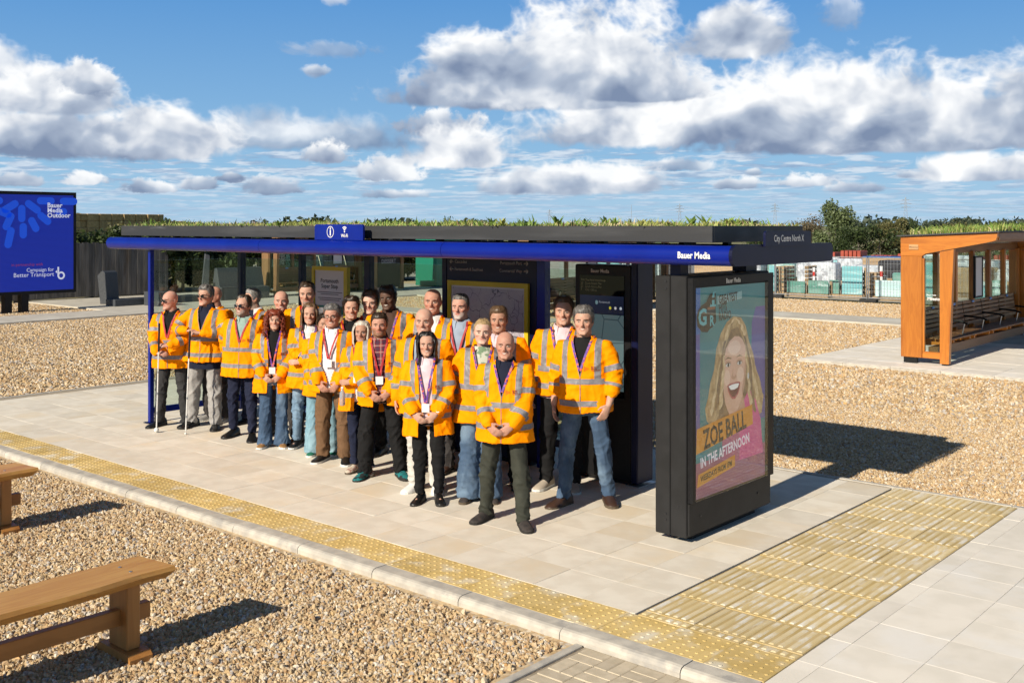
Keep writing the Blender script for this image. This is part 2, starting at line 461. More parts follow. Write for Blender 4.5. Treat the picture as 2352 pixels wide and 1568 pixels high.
def pebbles(name, rects, density, smin, smax, seed, label):
    """Loose pebbles scattered over rectangles, as instances of a few chipped shapes."""
    mb = MB()
    for (x0, x1, y0, y1) in rects:
        mb.add([(x0, y0, 0), (x1, y0, 0), (x1, y1, 0), (x0, y1, 0)], [(0, 1, 2, 3)])
    o = mb.build(name, pebble_m, loc=(0, 0, GZ + .004)); o['kind'] = 'stuff'; o['label'] = label
    ng = bpy.data.node_groups.new(name, 'GeometryNodeTree'); N = ng.nodes.new; L = ng.links.new
    ng.interface.new_socket('Geometry', in_out='INPUT', socket_type='NodeSocketGeometry')
    ng.interface.new_socket('Geometry', in_out='OUTPUT', socket_type='NodeSocketGeometry')
    gi = N('NodeGroupInput'); go = N('NodeGroupOutput')
    dp = N('GeometryNodeDistributePointsOnFaces'); dp.inputs['Density'].default_value = density; dp.inputs['Seed'].default_value = seed
    L(gi.outputs[0], dp.inputs['Mesh'])
    gt = N('GeometryNodeGeometryToInstance')
    for k in range(5):
        ico = N('GeometryNodeMeshIcoSphere'); ico.inputs['Radius'].default_value = 1.0; ico.inputs['Subdivisions'].default_value = 2
        nz = N('ShaderNodeTexNoise'); nz.inputs['Scale'].default_value = .75; nz.noise_dimensions = '4D'; nz.inputs['W'].default_value = k * 7.3
        sb = N('ShaderNodeVectorMath'); sb.operation = 'SUBTRACT'; sb.inputs[1].default_value = (.5, .5, .5); L(nz.outputs['Color'], sb.inputs[0])
        sc = N('ShaderNodeVectorMath'); sc.operation = 'SCALE'; sc.inputs['Scale'].default_value = 2.0; L(sb.outputs[0], sc.inputs[0])
        sp = N('GeometryNodeSetPosition'); L(ico.outputs[0], sp.inputs[0]); L(sc.outputs[0], sp.inputs['Offset'])
        sm = N('GeometryNodeSetMaterial'); sm.inputs['Material'].default_value = pebble_m; L(sp.outputs[0], sm.inputs[0])
        L(sm.outputs[0], gt.inputs[0])
    ip = N('GeometryNodeInstanceOnPoints'); ip.inputs['Pick Instance'].default_value = True
    L(dp.outputs['Points'], ip.inputs['Points']); L(gt.outputs[0], ip.inputs['Instance'])
    rr = N('FunctionNodeRandomValue'); rr.data_type = 'FLOAT_VECTOR'; rr.inputs[1].default_value = (6.28, 6.28, 6.28); rr.inputs['Seed'].default_value = seed + 1
    L(rr.outputs[0], ip.inputs['Rotation'])
    rs = N('FunctionNodeRandomValue'); rs.data_type = 'FLOAT_VECTOR'
    rs.inputs[0].default_value = (smin, smin, smin * .7); rs.inputs[1].default_value = (smax, smax * .8, smax * .6); rs.inputs['Seed'].default_value = seed + 2
    L(rs.outputs[0], ip.inputs['Scale'])
    L(ip.outputs[0], go.inputs[0])
    md = o.modifiers.new('pebbles', 'NODES'); md.node_group = ng
    return o
pebbles('loose_pebbles', [(-13.4, -4.15, 1.6, 5.25)], 2500, .007, .022, 1, 'ochre and grey loose pebbles in front of the kerb')
pebbles('larger_pebbles', [(-13.4, -4.15, 1.6, 5.25)], 80, .016, .034, 5, 'scattered larger stones lying on the front gravel')
pebbles('rear_pebbles', [(-16.0, 0.5, 10.6, 15.0)], 1400, .009, .024, 9, 'ochre loose pebbles on the bed right behind the paving')
pebbles('yard_pebbles', [(-28.8, -16.5, 7.0, 27.5), (-16.5, -2, 15.0, 19.2), (-16.5, -9.5, 19.2, 27.6), (-27, 1, 29.8, 35.4), (-36.5, -31.2, 7.0, 16.3)], 330, .014, .038, 13, 'ochre loose pebbles on the gravel farther from the paving')

# ================================================================== paving
slab_m = material('paving_slab', (.665, .605, .505), (.735, .68, .58), scale=5, rough=.85, vary=.07, bump=.25, bscale=220, c3=(.69, .58, .42), c3scale=.9, c3range=(.50, .75), bdist=.003)
slab2_m = material('pale_paving_slab', (.70, .655, .575), (.77, .72, .64), scale=4, rough=.85, vary=.06, bump=.25, bscale=220, c3=(.76, .73, .68), c3scale=1.7, c3range=(.5, .7), bdist=.003)
bed_m = material('joint_sand', (.38, .32, .24), (.30, .25, .18), scale=30, rough=.95, coords='World')
kerb_m = material('kerb_concrete', (.42, .39, .34), (.54, .50, .43), scale=9, rough=.85, vary=.05, bump=.3, bscale=120, c3=(.36, .34, .31), c3scale=5, bdist=.004)
tact_m = material('buff_tactile', (.54, .385, .135), (.64, .475, .195), scale=4, rough=.8, vary=.10, bump=.25, bscale=150, c3=(.66, .60, .47), c3scale=3.6, c3range=(.50, .72), bdist=.003)
rib_m = material('worn_rib', (.62, .49, .25), (.68, .57, .36), scale=5, rough=.85, vary=.08, c3=(.74, .70, .61), c3scale=6, c3range=(.48, .66), stretch=(1.6, .6, 1))
cord_m = material('buff_ribbed', (.47, .345, .14), (.55, .42, .21), scale=4, rough=.8, vary=.10, bump=.25, bscale=150, c3=(.66, .60, .48), c3scale=5.5, c3range=(.54, .72), bdist=.003, stretch=(1.6, .45, 1))
brick_m = material('block_paver', (.56, .48, .36), (.48, .41, .30), scale=14, rough=.85, vary=.08, bump=.3, bscale=150, bdist=.003)

def slab_mesh(name, lx, ly, th, mat_, bev=.0022):
    mb = MB(); mb.box(0, lx, 0, ly, -th, 0, bev=bev)
    me = bpy.data.meshes.new(name); me.from_pydata(mb.v, [], mb.f); me.materials.append(mat_); return me
def piece(name, me, parent, x, y, z=0.0, rz=0.0):
    return obj_from(name, me, parent, (x, y, z), (0, 0, rz) if rz else None)

plat = MB().box(-16.25, -4.04, 5.36, 10.40, -.30, -.005).build('pavement', bed_m); plat['kind'] = 'structure'
sl = slab_mesh('paving_slab', .4435, .4468, .05, slab_m, .0012)
for i in range(28):
    x = -4.02 - .445 * (i + 1) - .002
    for j in range(10):
        y = 5.885 + .4475 * j
        if x < -16.3 or y + .445 > 10.40: continue
        k = piece('paving_slab', sl, plat, x, y, rng.uniform(-.0014, .0008))
# edging kerb at the back of the platform and at its left end
eg = slab_mesh('edging_kerb', .912, .06, .16, kerb_m, .006)
for i in range(16):
    piece('edging_kerb', eg, plat, -2.0 - .915 * (i + 1), 10.405, .004 + rng.uniform(-.002, .002))
eg2 = slab_mesh('edging_kerb', .06, .912, .16, kerb_m, .006)
for i in range(6): piece('edging_kerb', eg2, plat, -16.315, 4.95 + .915 * i, .004)

# kerb along the front, with rounded nose
def kerb_mesh(l):
    mb = MB(); prof = [(5.33, -.30), (5.48, -.30), (5.48, .0), (5.372, .0), (5.352, -.006), (5.338, -.018), (5.331, -.034)]
    mb.prism(prof, 'x', .003, l - .003)
    me = bpy.data.meshes.new('kerb_stone'); me.from_pydata(mb.v, [], mb.f); me.materials.append(kerb_m); return me
km = kerb_mesh(.905)
kerb = MB().box(-20, -2.88, 5.36, 5.47, -.32, -.06).build('kerb', bed_m); kerb['kind'] = 'structure'
for i in range(18): piece('kerb_stone', km, kerb, -4.23 - .905 * i, 0, .002 + rng.uniform(-.003, .002))
piece('kerb_stone', kerb_mesh(.455), kerb, -3.325, 0, .001)

# blister tactile slabs along the kerb
def blister_mesh():
    mb = MB(); n = 6; s_ = .397
    mb.box(0, s_, 0, s_, -.05, 0, bev=.003)
    for i in range(n):
        for j in range(n):
            cx, cy = (i + .5) * s_ / n, (j + .5) * s_ / n
            v = [(cx + r_ * math.cos(a), cy + r_ * math.sin(a), z) for (r_, z) in ((.0135, 0), (.0095, .0045)) for a in [math.pi * 2 * k / 8 for k in range(8)]]
            mb.add(v, [(k, (k + 1) % 8, 8 + (k + 1) % 8, 8 + k) for k in range(8)] + [tuple(range(8, 16))])
    me = bpy.data.meshes.new('tactile_slab'); me.from_pydata(mb.v, [], mb.f); me.materials.append(tact_m); return me
bl = blister_mesh()
strip = MB().box(-16.25, -2.86, 5.482, 5.884, -.25, -.0055).build('tactile_strip', bed_m); strip['kind'] = 'structure'
for i in range(34):
    x = -2.865 - .3975 * (i + 1)
    if x < -16.3: break
    piece('tactile_slab', bl, strip, x, 5.484, rng.uniform(-.002, .002))

# ribbed guidance slabs running away from the kerb
def ribbed_mesh(ly):
    s_ = .374; mb = MB(); mb.box(0, s_, 0, ly, -.05, 0, bev=.003)
    for i in range(6):
        cx = (i + .5) * s_ / 6; w_ = .019
        pts = [(cx - w_, .0), (cx - w_ * .62, .0055), (cx + w_ * .62, .0055), (cx + w_, .0)]
        y0, y1 = .018, ly - .018
        v = [(p[0], y0, p[1]) for p in pts] + [(p[0], y1, p[1]) for p in pts]
        v[1] = (v[1][0], y0 + .012, v[1][2]); v[2] = (v[2][0], y0 + .012, v[2][2]); v[5] = (v[5][0], y1 - .012, v[5][2]); v[6] = (v[6][0], y1 - .012, v[6][2])
        mb.add(v, [(0, 1, 5, 4), (1, 2, 6, 5), (2, 3, 7, 6), (0, 3, 2, 1), (4, 5, 6, 7)], 1)
    me = bpy.data.meshes.new('ribbed_slab'); me.from_pydata(mb.v, [], mb.f); me.materials.append(cord_m); me.materials.append(rib_m); me.polygons.foreach_set('material_index', mb.m); return me
guide = MB().box(-4.005, -2.865, 5.89, 10.40, -.25, -.0055).build('guidance_paving', bed_m); guide['kind'] = 'structure'
rb, rb0 = ribbed_mesh(.398), ribbed_mesh(.092)
for i in range(3):
    x = -4.0 + .3785 * i
    piece('ribbed_slab', rb0, guide, x, 5.888, -.001)
    for j in range(11): piece('ribbed_slab', rb, guide, x, 5.984 + .4015 * j, rng.uniform(-.002, .002))

# pale slabs to the right of the guidance strip
walk = MB().box(-2.862, 3.2, 2.5, 10.40, -.25, -.0055).build('footpath', bed_m); walk['kind'] = 'structure'
sl2 = slab_mesh('paving_slab', .4488, .4492, .05, slab2_m, .0012); slN = slab_mesh('paving_slab', .142, .4492, .05, slab2_m, .0012)
for j in range(17):
    y = 10.395 - .45 * (j + 1)
    piece('paving_slab', slN, walk, -2.858, y, rng.uniform(-.002, .001))
    for i in range(9):
        piece('paving_slab', sl2, walk, -2.714 + .4505 * i, y, rng.uniform(-.0014, .0008))

# block paving in front of the kerb, behind a pin kerb
blocks = MB().box(-4.02, -2.87, 2.2, 5.325, -.30, -.057).build('block_paving', bed_m); blocks['kind'] = 'structure'
bk = slab_mesh('block_paver', .194, .094, .05, brick_m, .005); bk2 = slab_mesh('block_paver', .094, .194, .05, brick_m, .005)
for j in range(15):                                        # basket of courses, turned every second block
    for i in range(6):
        x = -4.0 + .198 * i; y = 5.12 - .198 * j
        if (i + j) % 2 == 0:
            piece('block_paver', bk, blocks, x, y, -.052 + rng.uniform(-.002, .002)); piece('block_paver', bk, blocks, x, y + .099, -.052 + rng.uniform(-.002, .002))
        else:
            piece('block_paver', bk2, blocks, x, y, -.052 + rng.uniform(-.002, .002)); piece('block_paver', bk2, blocks, x + .099, y, -.052 + rng.uniform(-.002, .002))
pk = slab_mesh('pin_kerb', .055, .912, .16, kerb_m, .006)
for i in range(4): piece('pin_kerb', pk, blocks, -4.085, 5.32 - .915 * (i + 1), -.042)

# concrete paths through the gravel and the pad of the timber shelter
path_m = material('path_concrete', (.45, .42, .36), (.53, .50, .43), scale=2.5, rough=.9, coords='World', bump=.2, bscale=60, c3=(.58, .56, .50), c3scale=.6)
def path(name, x0, x1, y0, y1, z=0.0):
    o = MB().box(x0, x1, y0, y1, -.3, z - .02).build(name, path_m); o['kind'] = 'structure'; return o
path('path', -31.1, -29.0, 2, 33.0); path('path', -28.99, 8, 27.85, 29.7)
path('path', -30, -18.0, 22.2, 23.4, -.004)
pad_ = path('paved_pad', -9.35, 3.2, 19.36, 27.83, 0.0)
pe = slab_mesh('edging_kerb', .912, .06, .16, kerb_m, .006)
for i in range(13): piece('edging_kerb', pe, pad_, -9.35 + .915 * i, 19.30, -.012)
sl3 = slab_mesh('paving_slab', .895, .595, .05, slab2_m)
for i in range(13):
    for j in range(9): piece('paving_slab', sl3, pad_, -9.34 + .9 * i, 19.37 + .6 * j, -.008 + rng.uniform(-.003, .001))
path('paved_pad', -37, -31.11, 16.5, 33, -.01)

# ================================================================== shelter, screens, benches
blue_m = material('blue_paint', (.0010, .011, .20), (.0014, .013, .225), scale=3, rough=.32, coat=.05, spec=.35)
navy_m = material('navy_paint', (.003, .005, .032), (.004, .006, .038), scale=3, rough=.4, coat=.0, spec=.3)
black_m = material('black_powder_coat', (.005, .005, .006), (.008, .008, .009), scale=40, rough=.5, spec=.3, bump=.05, bscale=400, bdist=.001)
casing_m = material('charcoal_casing', (.014, .014, .0145), (.019, .019, .020), scale=6, rough=.55, spec=.3, bump=.08, bscale=500, bdist=.001)
plant_m = material('weathered_black_board', (.028, .029, .031), (.055, .057, .06), scale=4, rough=.6, stretch=(.25, 1, 2.5), contrast=(.4, .75), c3=(.13, .14, .15), c3scale=2.2, c3range=(.64, .78))
yellow_m = material('yellow_frame', (.52, .40, .008), (.58, .45, .01), scale=4, rough=.45)
white_print = material('white_print', (.78, .78, .77), rough=.5)
dark_print = material('dark_print', (.012, .012, .014), rough=.5)
steel_m = material('galvanised_steel', (.42, .43, .44), (.52, .53, .54), scale=20, rough=.4, metal=.85)
roof_under_m = material('roof_soffit', (.30, .31, .33), rough=.5)
glass_m = glass_material('clear_glass')
soil_m = material('roof_soil', (.05, .035, .02), (.09, .065, .035), scale=30, rough=1.0)

def part(mb, name, mats, root, **kw):
    """World-coordinate parts under an unrotated root."""
    return mb.build(name, mats, root, loc=tuple(-root.location), **kw)
def ptext(name, s, size, m, root, loc, face='-y', **kw):
    return text(name, s, size, m, root, tuple(Vector(loc) - root.matrix_world.translation if root.parent else Vector(loc) - root.location), face, **kw)
class Sheet:
    """Flat printed shapes on an upright panel. face '+x': u runs along +Y; face '-y': u runs along +X."""
    def __init__(s, root, face, u0, v0, w, h, depth): s.root, s.face, s.u0, s.v0, s.w, s.h, s.d, s.n = root, face, u0, v0, w, h, depth, 0
    def pt(s, u, v, k=0.0):
        U = s.u0 + u * s.w; V = s.v0 + v * s.h
        return (s.d + k, U, V) if s.face == '+x' else (U, s.d - k, V)
    def poly(s, name, pts, m, k=None):
        s.n += 1; k = .00024 * s.n if k is None else k
        bm = bmesh.new(); vs_ = [bm.verts.new(s.pt(u, v, k)) for (u, v) in pts]; f = bm.faces.new(vs_)
        bmesh.ops.triangulate(bm, faces=[f]); bmesh.ops.recalc_face_normals(bm, faces=bm.faces)
        me = bpy.data.meshes.new(name); bm.to_mesh(me); bm.free(); me.materials.append(m)
        base = s.root.location if s.root.parent is None else s.root.parent.location
        return obj_from(name, me, s.root, tuple(-Vector(base)) if s.root.parent is None else (0, 0, 0))
    def text(s, name, txt, u, v, size, m, rot=0.0, shear=0.0, **kw):
        s.n += 1
        me = text_mesh(txt, size, **kw); me.materials.clear(); me.materials.append(m)
        cr_, sr_ = math.cos(rot), math.sin(rot)
        for vt in me.vertices:
            x, y = vt.co.x, vt.co.y
            x, y = x * cr_ - y * sr_, x * sr_ + y * cr_
            vt.co = s.pt(u + x / s.w, v + y / s.h, .0012 + .00024 * s.n)
        base = s.root.location if s.root.parent is None else None
        return obj_from(name, me, s.root, tuple(-Vector(base)) if base is not None else (0, 0, 0))
def ellipse(cx, cy, rx, ry, n=28, a0=0.0, a1=2 * math.pi):
    return [(cx + rx * math.cos(a0 + (a1 - a0) * i / (n if a1 - a0 > 6 else n - 1)), cy + ry * math.sin(a0 + (a1 - a0) * i / (n if a1 - a0 > 6 else n - 1))) for i in range(n)]
def capsule(cx, cy, half, rad, ang, asp=1.0):
    pts = []
    for e in (1, -1):
        for k in range(9):
            a = -math.pi / 2 + math.pi * k / 8
            x, y = e * half + e * rad * math.cos(a), e * rad * math.sin(a)
            pts.append((cx + (x * math.cos(ang) - y * math.sin(ang)), cy + (x * math.sin(ang) + y * math.cos(ang)) * asp))
    return pts

# ---------------------------------------------------------------- the bus shelter
sh_ = empty('bus_shelter', (-8.7, 8.1, 0), label='long dark blue bus shelter with planted roof sheltering the crowd', cat='bus shelter')
XL, XR = -13.64, -4.05
def gutter(x0, x1):
    """Rounded front fascia: half-round nose with flat top and bottom lips."""
    prof = [(7.40, 2.30)]
    for k in range(13):
        a = -math.pi / 2 - math.pi * k / 12
        prof.append((7.315 + .075 * math.cos(a), 2.362 + .080 * math.sin(a)))
    prof += [(7.40, 2.43)]
    return MB().prism(prof, 'x', x0, x1)
for (a, b) in ((XL, -10.163), (-10.158, -7.213), (-7.208, XR - .03)):
    o = part(gutter(a, b), 'front_fascia', blue_m, sh_)
    o.data.shade_smooth(); o.data.set_sharp_from_angle(angle=R(35))
# rounded left tip and the flat fascia on the right end
tip = MB()
for k in range(6):
    a0, a1 = k / 6 * math.pi / 2, (k + 1) / 6 * math.pi / 2
prof = []
part(MB().prism([(7.27, 2.30), (9.08, 2.30), (9.08, 2.43), (7.27, 2.43)], 'x', XL - .012, XL - .002), 'end_fascia', blue_m, sh_)
rp = [(7.235, 2.365)] + [(7.32 + .085 * math.cos(a), 2.365 + .083 * math.sin(a)) for a in [math.pi - math.pi / 2 * k / 6 for k in range(7)]]
rp += [(9.0 + .06 * math.cos(a), 2.388 + .06 * math.sin(a)) for a in [math.pi / 2 - math.pi / 2 * k / 5 for k in range(6)]]
rp += [(9.0 + .06 * math.cos(a), 2.342 + .06 * math.sin(a)) for a in [-math.pi / 2 * k / 5 for k in range(6)]]
rp += [(7.32 + .085 * math.cos(a), 2.365 + .083 * math.sin(a)) for a in [-math.pi / 2 - math.pi / 2 * k / 6 for k in range(6)]]
part(MB().prism(rp, 'x', XR - .028, XR), 'end_fascia', navy_m, sh_)
part(MB().box(XL + .01, XR - .04, 7.402, 9.06, 2.33, 2.385), 'roof', [roof_under_m], sh_)
part(MB().box(XL + .01, XR - .04, 9.063, 9.12, 2.31, 2.42), 'rear_fascia', navy_m, sh_)
# planter of weathered boards standing on small feet
PX0, PX1, PY0, PY1 = -13.60, -4.34, 7.44, 9.06
for (n_, x0, x1, y0, y1) in (('planter_board', PX0, -8.62, PY0, PY0 + .03), ('planter_board', -8.615, PX1, PY0, PY0 + .03), ('planter_board', PX1 - .03, PX1 + .001, PY0 + .031, PY1), ('planter_board', PX0, PX1 - .031, PY1 - .03, PY1 + .001), ('planter_board', PX0 - .001, PX0 + .029, PY0 + .031, PY1 - .031)):
    part(MB().box(x0, x1, y0, y1, 2.462, 2.597, bev=.003), n_, plant_m, sh_)
part(MB().box(PX0 + .032, PX1 - .034, PY0 + .033, PY1 - .033, 2.47, 2.575), 'planting_bed', soil_m, sh_)
for i in range(19):
    x = PX0 + .25 + i * .485
    for y in (PY0 + .05, PY1 - .12):
        part(MB().box(x, x + .06, y, y + .07, 2.386, 2.461), 'planter_foot', black_m, sh_)
# posts
def post(x, y, w, d, z0, z1, m, name='post'): return part(MB().box(x - w / 2, x + w / 2, y - d / 2, y + d / 2, z0, z1, bev=.004), name, m, sh_)
post(-12.73, 7.385, .055, .06, 0, 2.30, blue_m)
for x, w in ((-12.74, .085), (-11.36, .06), (-10.02, .10), (-8.66, .07)): post(x, 8.80, w, .09, 0, 2.33, navy_m)
post(-7.20, 8.80, .11, .10, 0, 2.33, blue_m)
for x in (-12.73, -12.74): pass
part(MB().box(-12.80, -12.67, 7.315, 7.455, .001, .012), 'base_plate', navy_m, sh_)
# rails and glass
part(MB().box(-12.75, -12.715, 7.416, 8.754, .12, .20), 'bottom_rail', blue_m, sh_)
part(MB().box(-12.736, -12.728, 7.418, 8.752, .205, 2.14), 'end_glass', glass_m, sh_)
for x0, x1 in ((-12.695, -11.392), (-11.328, -10.072), (-9.968, -8.697)):
    part(MB().box(x0, x1, 8.783, 8.817, .12, .20), 'bottom_rail', blue_m, sh_)
    part(MB().box(x0, x1, 8.796, 8.804, .205, 2.14), 'rear_glass', glass_m, sh_)
part(MB().box(-7.143, -6.74, 8.77, 8.83, .25, .33), 'bottom_rail', navy_m, sh_)
part(MB().box(-7.143, -6.74, 8.80, 8.808, .335, 2.14), 'rear_glass', glass_m, sh_)
part(MB().box(-7.142, -6.86, 8.62, 8.72, 1.0, 1.07, bev=.01), 'perch_arm', yellow_m, sh_)
# lines etched on the glass, and the mirrored lettering stuck to its outside
etch_m = material('etched_line', (.45, .47, .5), rough=.6)
for z in (1.045, 1.13):
    for x0, x1 in ((-12.69, -11.40), (-11.32, -10.08), (-9.96, -8.70)):
        part(MB().box(x0, x1, 8.788, 8.793, z, z + .010), 'etched_line', etch_m, sh_)
    part(MB().box(-12.742, -12.739, 7.40, 8.75, z, z + .010), 'etched_line', etch_m, sh_)
vinyl_m = material('grey_vinyl', (.16, .19, .22), rough=.5)
for s_, z in (('Portsmouth', 1.25), ('Buses', 1.13)):
    me = text_mesh(s_, .15, bold=.002)
    for v in me.vertices: v.co.x *= -1
    me.materials.clear(); me.materials.append(vinyl_m)
    obj_from('glass_lettering', me, sh_, (-12.15 + 8.7, 8.812 - 8.1, z), (R(90), 0, 0))
# sign plates standing on the fascia
def rplate(u0, u1, v0, v1, r, axis, a0, a1):
    pts = [(u0, v0), (u1, v0)]
    pts += [(u1 - r + r * math.cos(a), v1 - r + r * math.sin(a)) for a in [math.pi / 2 * k / 5 for k in range(6)]]
    pts += [(u0 + r + r * math.cos(a), v1 - r + r * math.sin(a)) for a in [math.pi / 2 + math.pi / 2 * k / 5 for k in range(6)]]
    return MB().prism(pts, axis, a0, a1)
sg = part(rplate(-9.22, -8.42, 2.445, 2.612, .03, 'y', 7.31, 7.335), 'sign_plate', blue_m, sh_)
sg['label'] = 'blue roof sign with an i and a Wi-Fi symbol'
S = Sheet(sh_, '-y', 0, 0, 1, 1, 7.309)
def ring(cx, cy, rx, ry, t, n=28, a0=0.0, a1=2 * math.pi):
    full = a1 - a0 > 6
    m = n if full else n + 1
    out = [(cx + rx * math.cos(a0 + (a1 - a0) * i / n), cy + ry * math.sin(a0 + (a1 - a0) * i / n)) for i in range(n + 1)]
    inn = [(cx + (rx - t) * math.cos(a0 + (a1 - a0) * i / n), cy + (ry - t) * math.sin(a0 + (a1 - a0) * i / n)) for i in range(n + 1)]
    return out, inn
def ringpart(S, name, cx, cy, rx, ry, t, m, a0=0.0, a1=2 * math.pi, n=28, k=.0015):
    out, inn = ring(cx, cy, rx, ry, t, n, a0, a1); mb = MB()
    for i in range(n):
        mb.add([S.pt(*out[i], k), S.pt(*out[i + 1], k), S.pt(*inn[i + 1], k), S.pt(*inn[i], k)], [(0, 1, 2, 3)])
    base = S.root.location if S.root.parent is None else Vector((0, 0, 0))
    return mb.build(name, m, S.root, loc=tuple(-Vector(base)))
ringpart(S, 'info_symbol', -8.95, 2.531, .058, .062, .007, white_print)
S.text('info_symbol', 'i', -8.95, 2.531, .125, white_print, bold=.003, shear=.2)
for k, r_ in enumerate((.020, .036, .052)):
    ringpart(S, 'wifi_symbol', -8.715, 2.538, r_, r_, .009, white_print, R(48), R(132), 10)
S.poly('wifi_symbol', ellipse(-8.715, 2.534, .009, .009, 12), white_print, .0015)
S.text('wifi_symbol', 'Wi-Fi', -8.715, 2.490, .050, white_print, bold=.0008)
part(rplate(7.74, 8.57, 2.43, 2.555, .03, 'x', XR + .002, XR + .022), 'sign_plate', navy_m, sh_)
S2 = Sheet(sh_, '+x', 0, 0, 1, 1, XR + .0225)
S2.text('lettering', 'City Centre North X', 8.155, 2.492, .078, white_print, width=.80, bold=.0006)
S3 = Sheet(sh_, '-y', 0, 0, 1, 1, 7.2385)
S3.text('lettering', 'Bauer Media', -4.39, 2.362, .074, white_print, width=.80, bold=.0016)
# yellow-framed notice on the rear glass
def framed(root, x0, x1, z0, z1, y, t, depth=.03, name='notice_frame'):
    part(MB().box(x0, x1, y - depth, y, z1 - t, z1), name, yellow_m, root); part(MB().box(x0, x1, y - depth, y, z0, z0 + t), name, yellow_m, root)
    part(MB().box(x0, x0 + t, y - depth, y, z0 + t + .001, z1 - t - .001), name, yellow_m, root); part(MB().box(x1 - t, x1, y - depth, y, z0 + t + .001, z1 - t - .001), name, yellow_m, root)
paper_m = material('notice_paper', (.62, .60, .63), rough=.6)
teal_m = material('teal_print', (.02, .20, .17), rough=.6)
framed(sh_, -11.06, -10.37, 1.15, 2.07, 8.75, .05)
part(MB().box(-11.01, -10.42, 8.738, 8.748, 1.201, 2.019), 'notice_paper', paper_m, sh_)
part(MB().box(-10.369, -10.33, 8.70, 8.755, 1.15, 2.07), 'notice_frame', yellow_m, sh_)
S4 = Sheet(sh_, '-y', 0, 0, 1, 1, 8.737)
S4.text('notice_lettering', 'Portsmouth', -10.715, 1.885, .075, dark_print, bold=.001); S4.text('notice_lettering', 'Super Stop', -10.715, 1.815, .075, dark_print, bold=.001)
for i, (z, w_) in enumerate(((1.735, .50), (1.71, .36), (1.66, .46), (1.635, .40))):
    S4.poly('notice_line', [(-10.715 - w_ / 2, z), (-10.715 + w_ / 2, z), (-10.715 + w_ / 2, z + .008), (-10.715 - w_ / 2, z + .008)], dark_print, .002)
S4.poly('notice_band', [(-11.005, 1.46), (-10.425, 1.46), (-10.425, 1.565), (-11.005, 1.565)], teal_m, .002)
S4.text('notice_lettering', 'Today', -10.75, 1.512, .055, dark_print)
for c_, x in enumerate((-10.97, -10.78)):
    for i in range(10):
        w_ = .15 * (.75 + .25 * rng.random())
        z = 1.425 - i * .022
        S4.poly('notice_line', [(x, z), (x + w_, z), (x + w_, z + .008), (x, z + .008)], dark_print, .002)
S4.poly('notice_picture', [(-10.58, 1.22), (-10.43, 1.22), (-10.43, 1.44), (-10.58, 1.44)], material('brown_picture', (.12, .05, .03), (.25, .17, .08), scale=9), .002)

# ---------------------------------------------------------------- wayfinding map board at the back of the shelter
mbd = empty('map_board', (-7.93, 8.8, 0), label='dark navy wayfinding board with yellow-framed street map and direction arrows', cat='map board')
part(MB().box(-8.62, -7.262, 8.76, 8.86, .04, 2.32, bev=.006), 'panel', navy_m, mbd)
part(MB().box(-8.55, -7.35, 8.755, 8.87, 0, .039), 'plinth', black_m, mbd)
framed(mbd, -8.58, -7.36, 1.22, 1.97, 8.758, .055, .03, 'map_frame')
def map_material():
    m = bpy.data.materials.new('street_map'); m.use_nodes = True; nt = m.node_tree; b = nt.nodes['Principled BSDF']
    tc = nt.nodes.new('ShaderNodeTexCoord'); v = tc.outputs['Object']
    vo = nt.nodes.new('ShaderNodeTexVoronoi'); vo.feature = 'DISTANCE_TO_EDGE'; vo.inputs['Scale'].default_value = 5
    nz = nt.nodes.new('ShaderNodeTexNoise'); nz.inputs['Scale'].default_value = 5; nt.links.new(v, nz.inputs['Vector'])
    nt.links.new(vmath(nt, 'ADD', v, vmath(nt, 'MULTIPLY', nz.outputs['Color'], (.25, .25, .25))), vo.inputs['Vector'])
    vo2 = nt.nodes.new('ShaderNodeTexVoronoi'); vo2.feature = 'DISTANCE_TO_EDGE'; vo2.inputs['Scale'].default_value = 13
    nt.links.new(v, vo2.inputs['Vector'])
    c = nmix(nt, nnoise(nt, v, 4, 3).step(.4, .6), (.40, .36, .42), (.45, .42, .44))
    c = nmix(nt, nnoise(nt, v, 2.3, 4).step(.62, .72), c, (.30, .36, .16))
    c = nmix(nt, 1.0 - Ex(nt, vo2.outputs['Distance']).step(.006, .012), c, (.26, .23, .30))
    c = nmix(nt, 1.0 - Ex(nt, vo.outputs['Distance']).step(.006, .016), c, (.07, .06, .10))
    nt.links.new(c, b.inputs['Base Color']); b.inputs['Roughness'].default_value = .35
    return m
part(MB().box(-8.524, -7.416, 8.742, 8.756, 1.276, 1.914), 'map_sheet', paper_m, mbd)
part(MB().box(-8.505, -7.435, 8.739, 8.7415, 1.295, 1.895), 'map_print', map_material(), mbd)
S5 = Sheet(mbd, '-y', 0, 0, 1, 1, 8.7595)
grey_print = material('grey_print', (.42, .40, .42), rough=.5)
def arrow(S, cx, cy, s_, left, m):
    k = -1 if left else 1
    S.poly('direction_arrow', [(cx - k * .5 * s_, cy - .07 * s_), (cx + k * .2 * s_, cy - .07 * s_), (cx - k * .02 * s_, cy - .36 * s_), (cx + k * .22 * s_, cy - .36 * s_), (cx + k * .5 * s_, cy), (cx + k * .22 * s_, cy + .36 * s_), (cx - k * .02 * s_, cy + .36 * s_), (cx + k * .2 * s_, cy + .07 * s_), (cx - k * .5 * s_, cy + .07 * s_)], m, .002)
arrow(S5, -8.54, 2.185, .062, True, grey_print); S5.text('lettering', 'Cascades', -8.49, 2.185, .052, grey_print, align='LEFT')
arrow(S5, -8.54, 2.10, .062, True, grey_print); S5.text('lettering', 'Portsmouth & Southsea', -8.49, 2.10, .052, grey_print, align='LEFT', width=.88)
S5.text('lettering', 'Portsmouth Port', -7.47, 2.185, .052, grey_print, align='RIGHT', width=.88); arrow(S5, -7.41, 2.185, .062, False, grey_print)
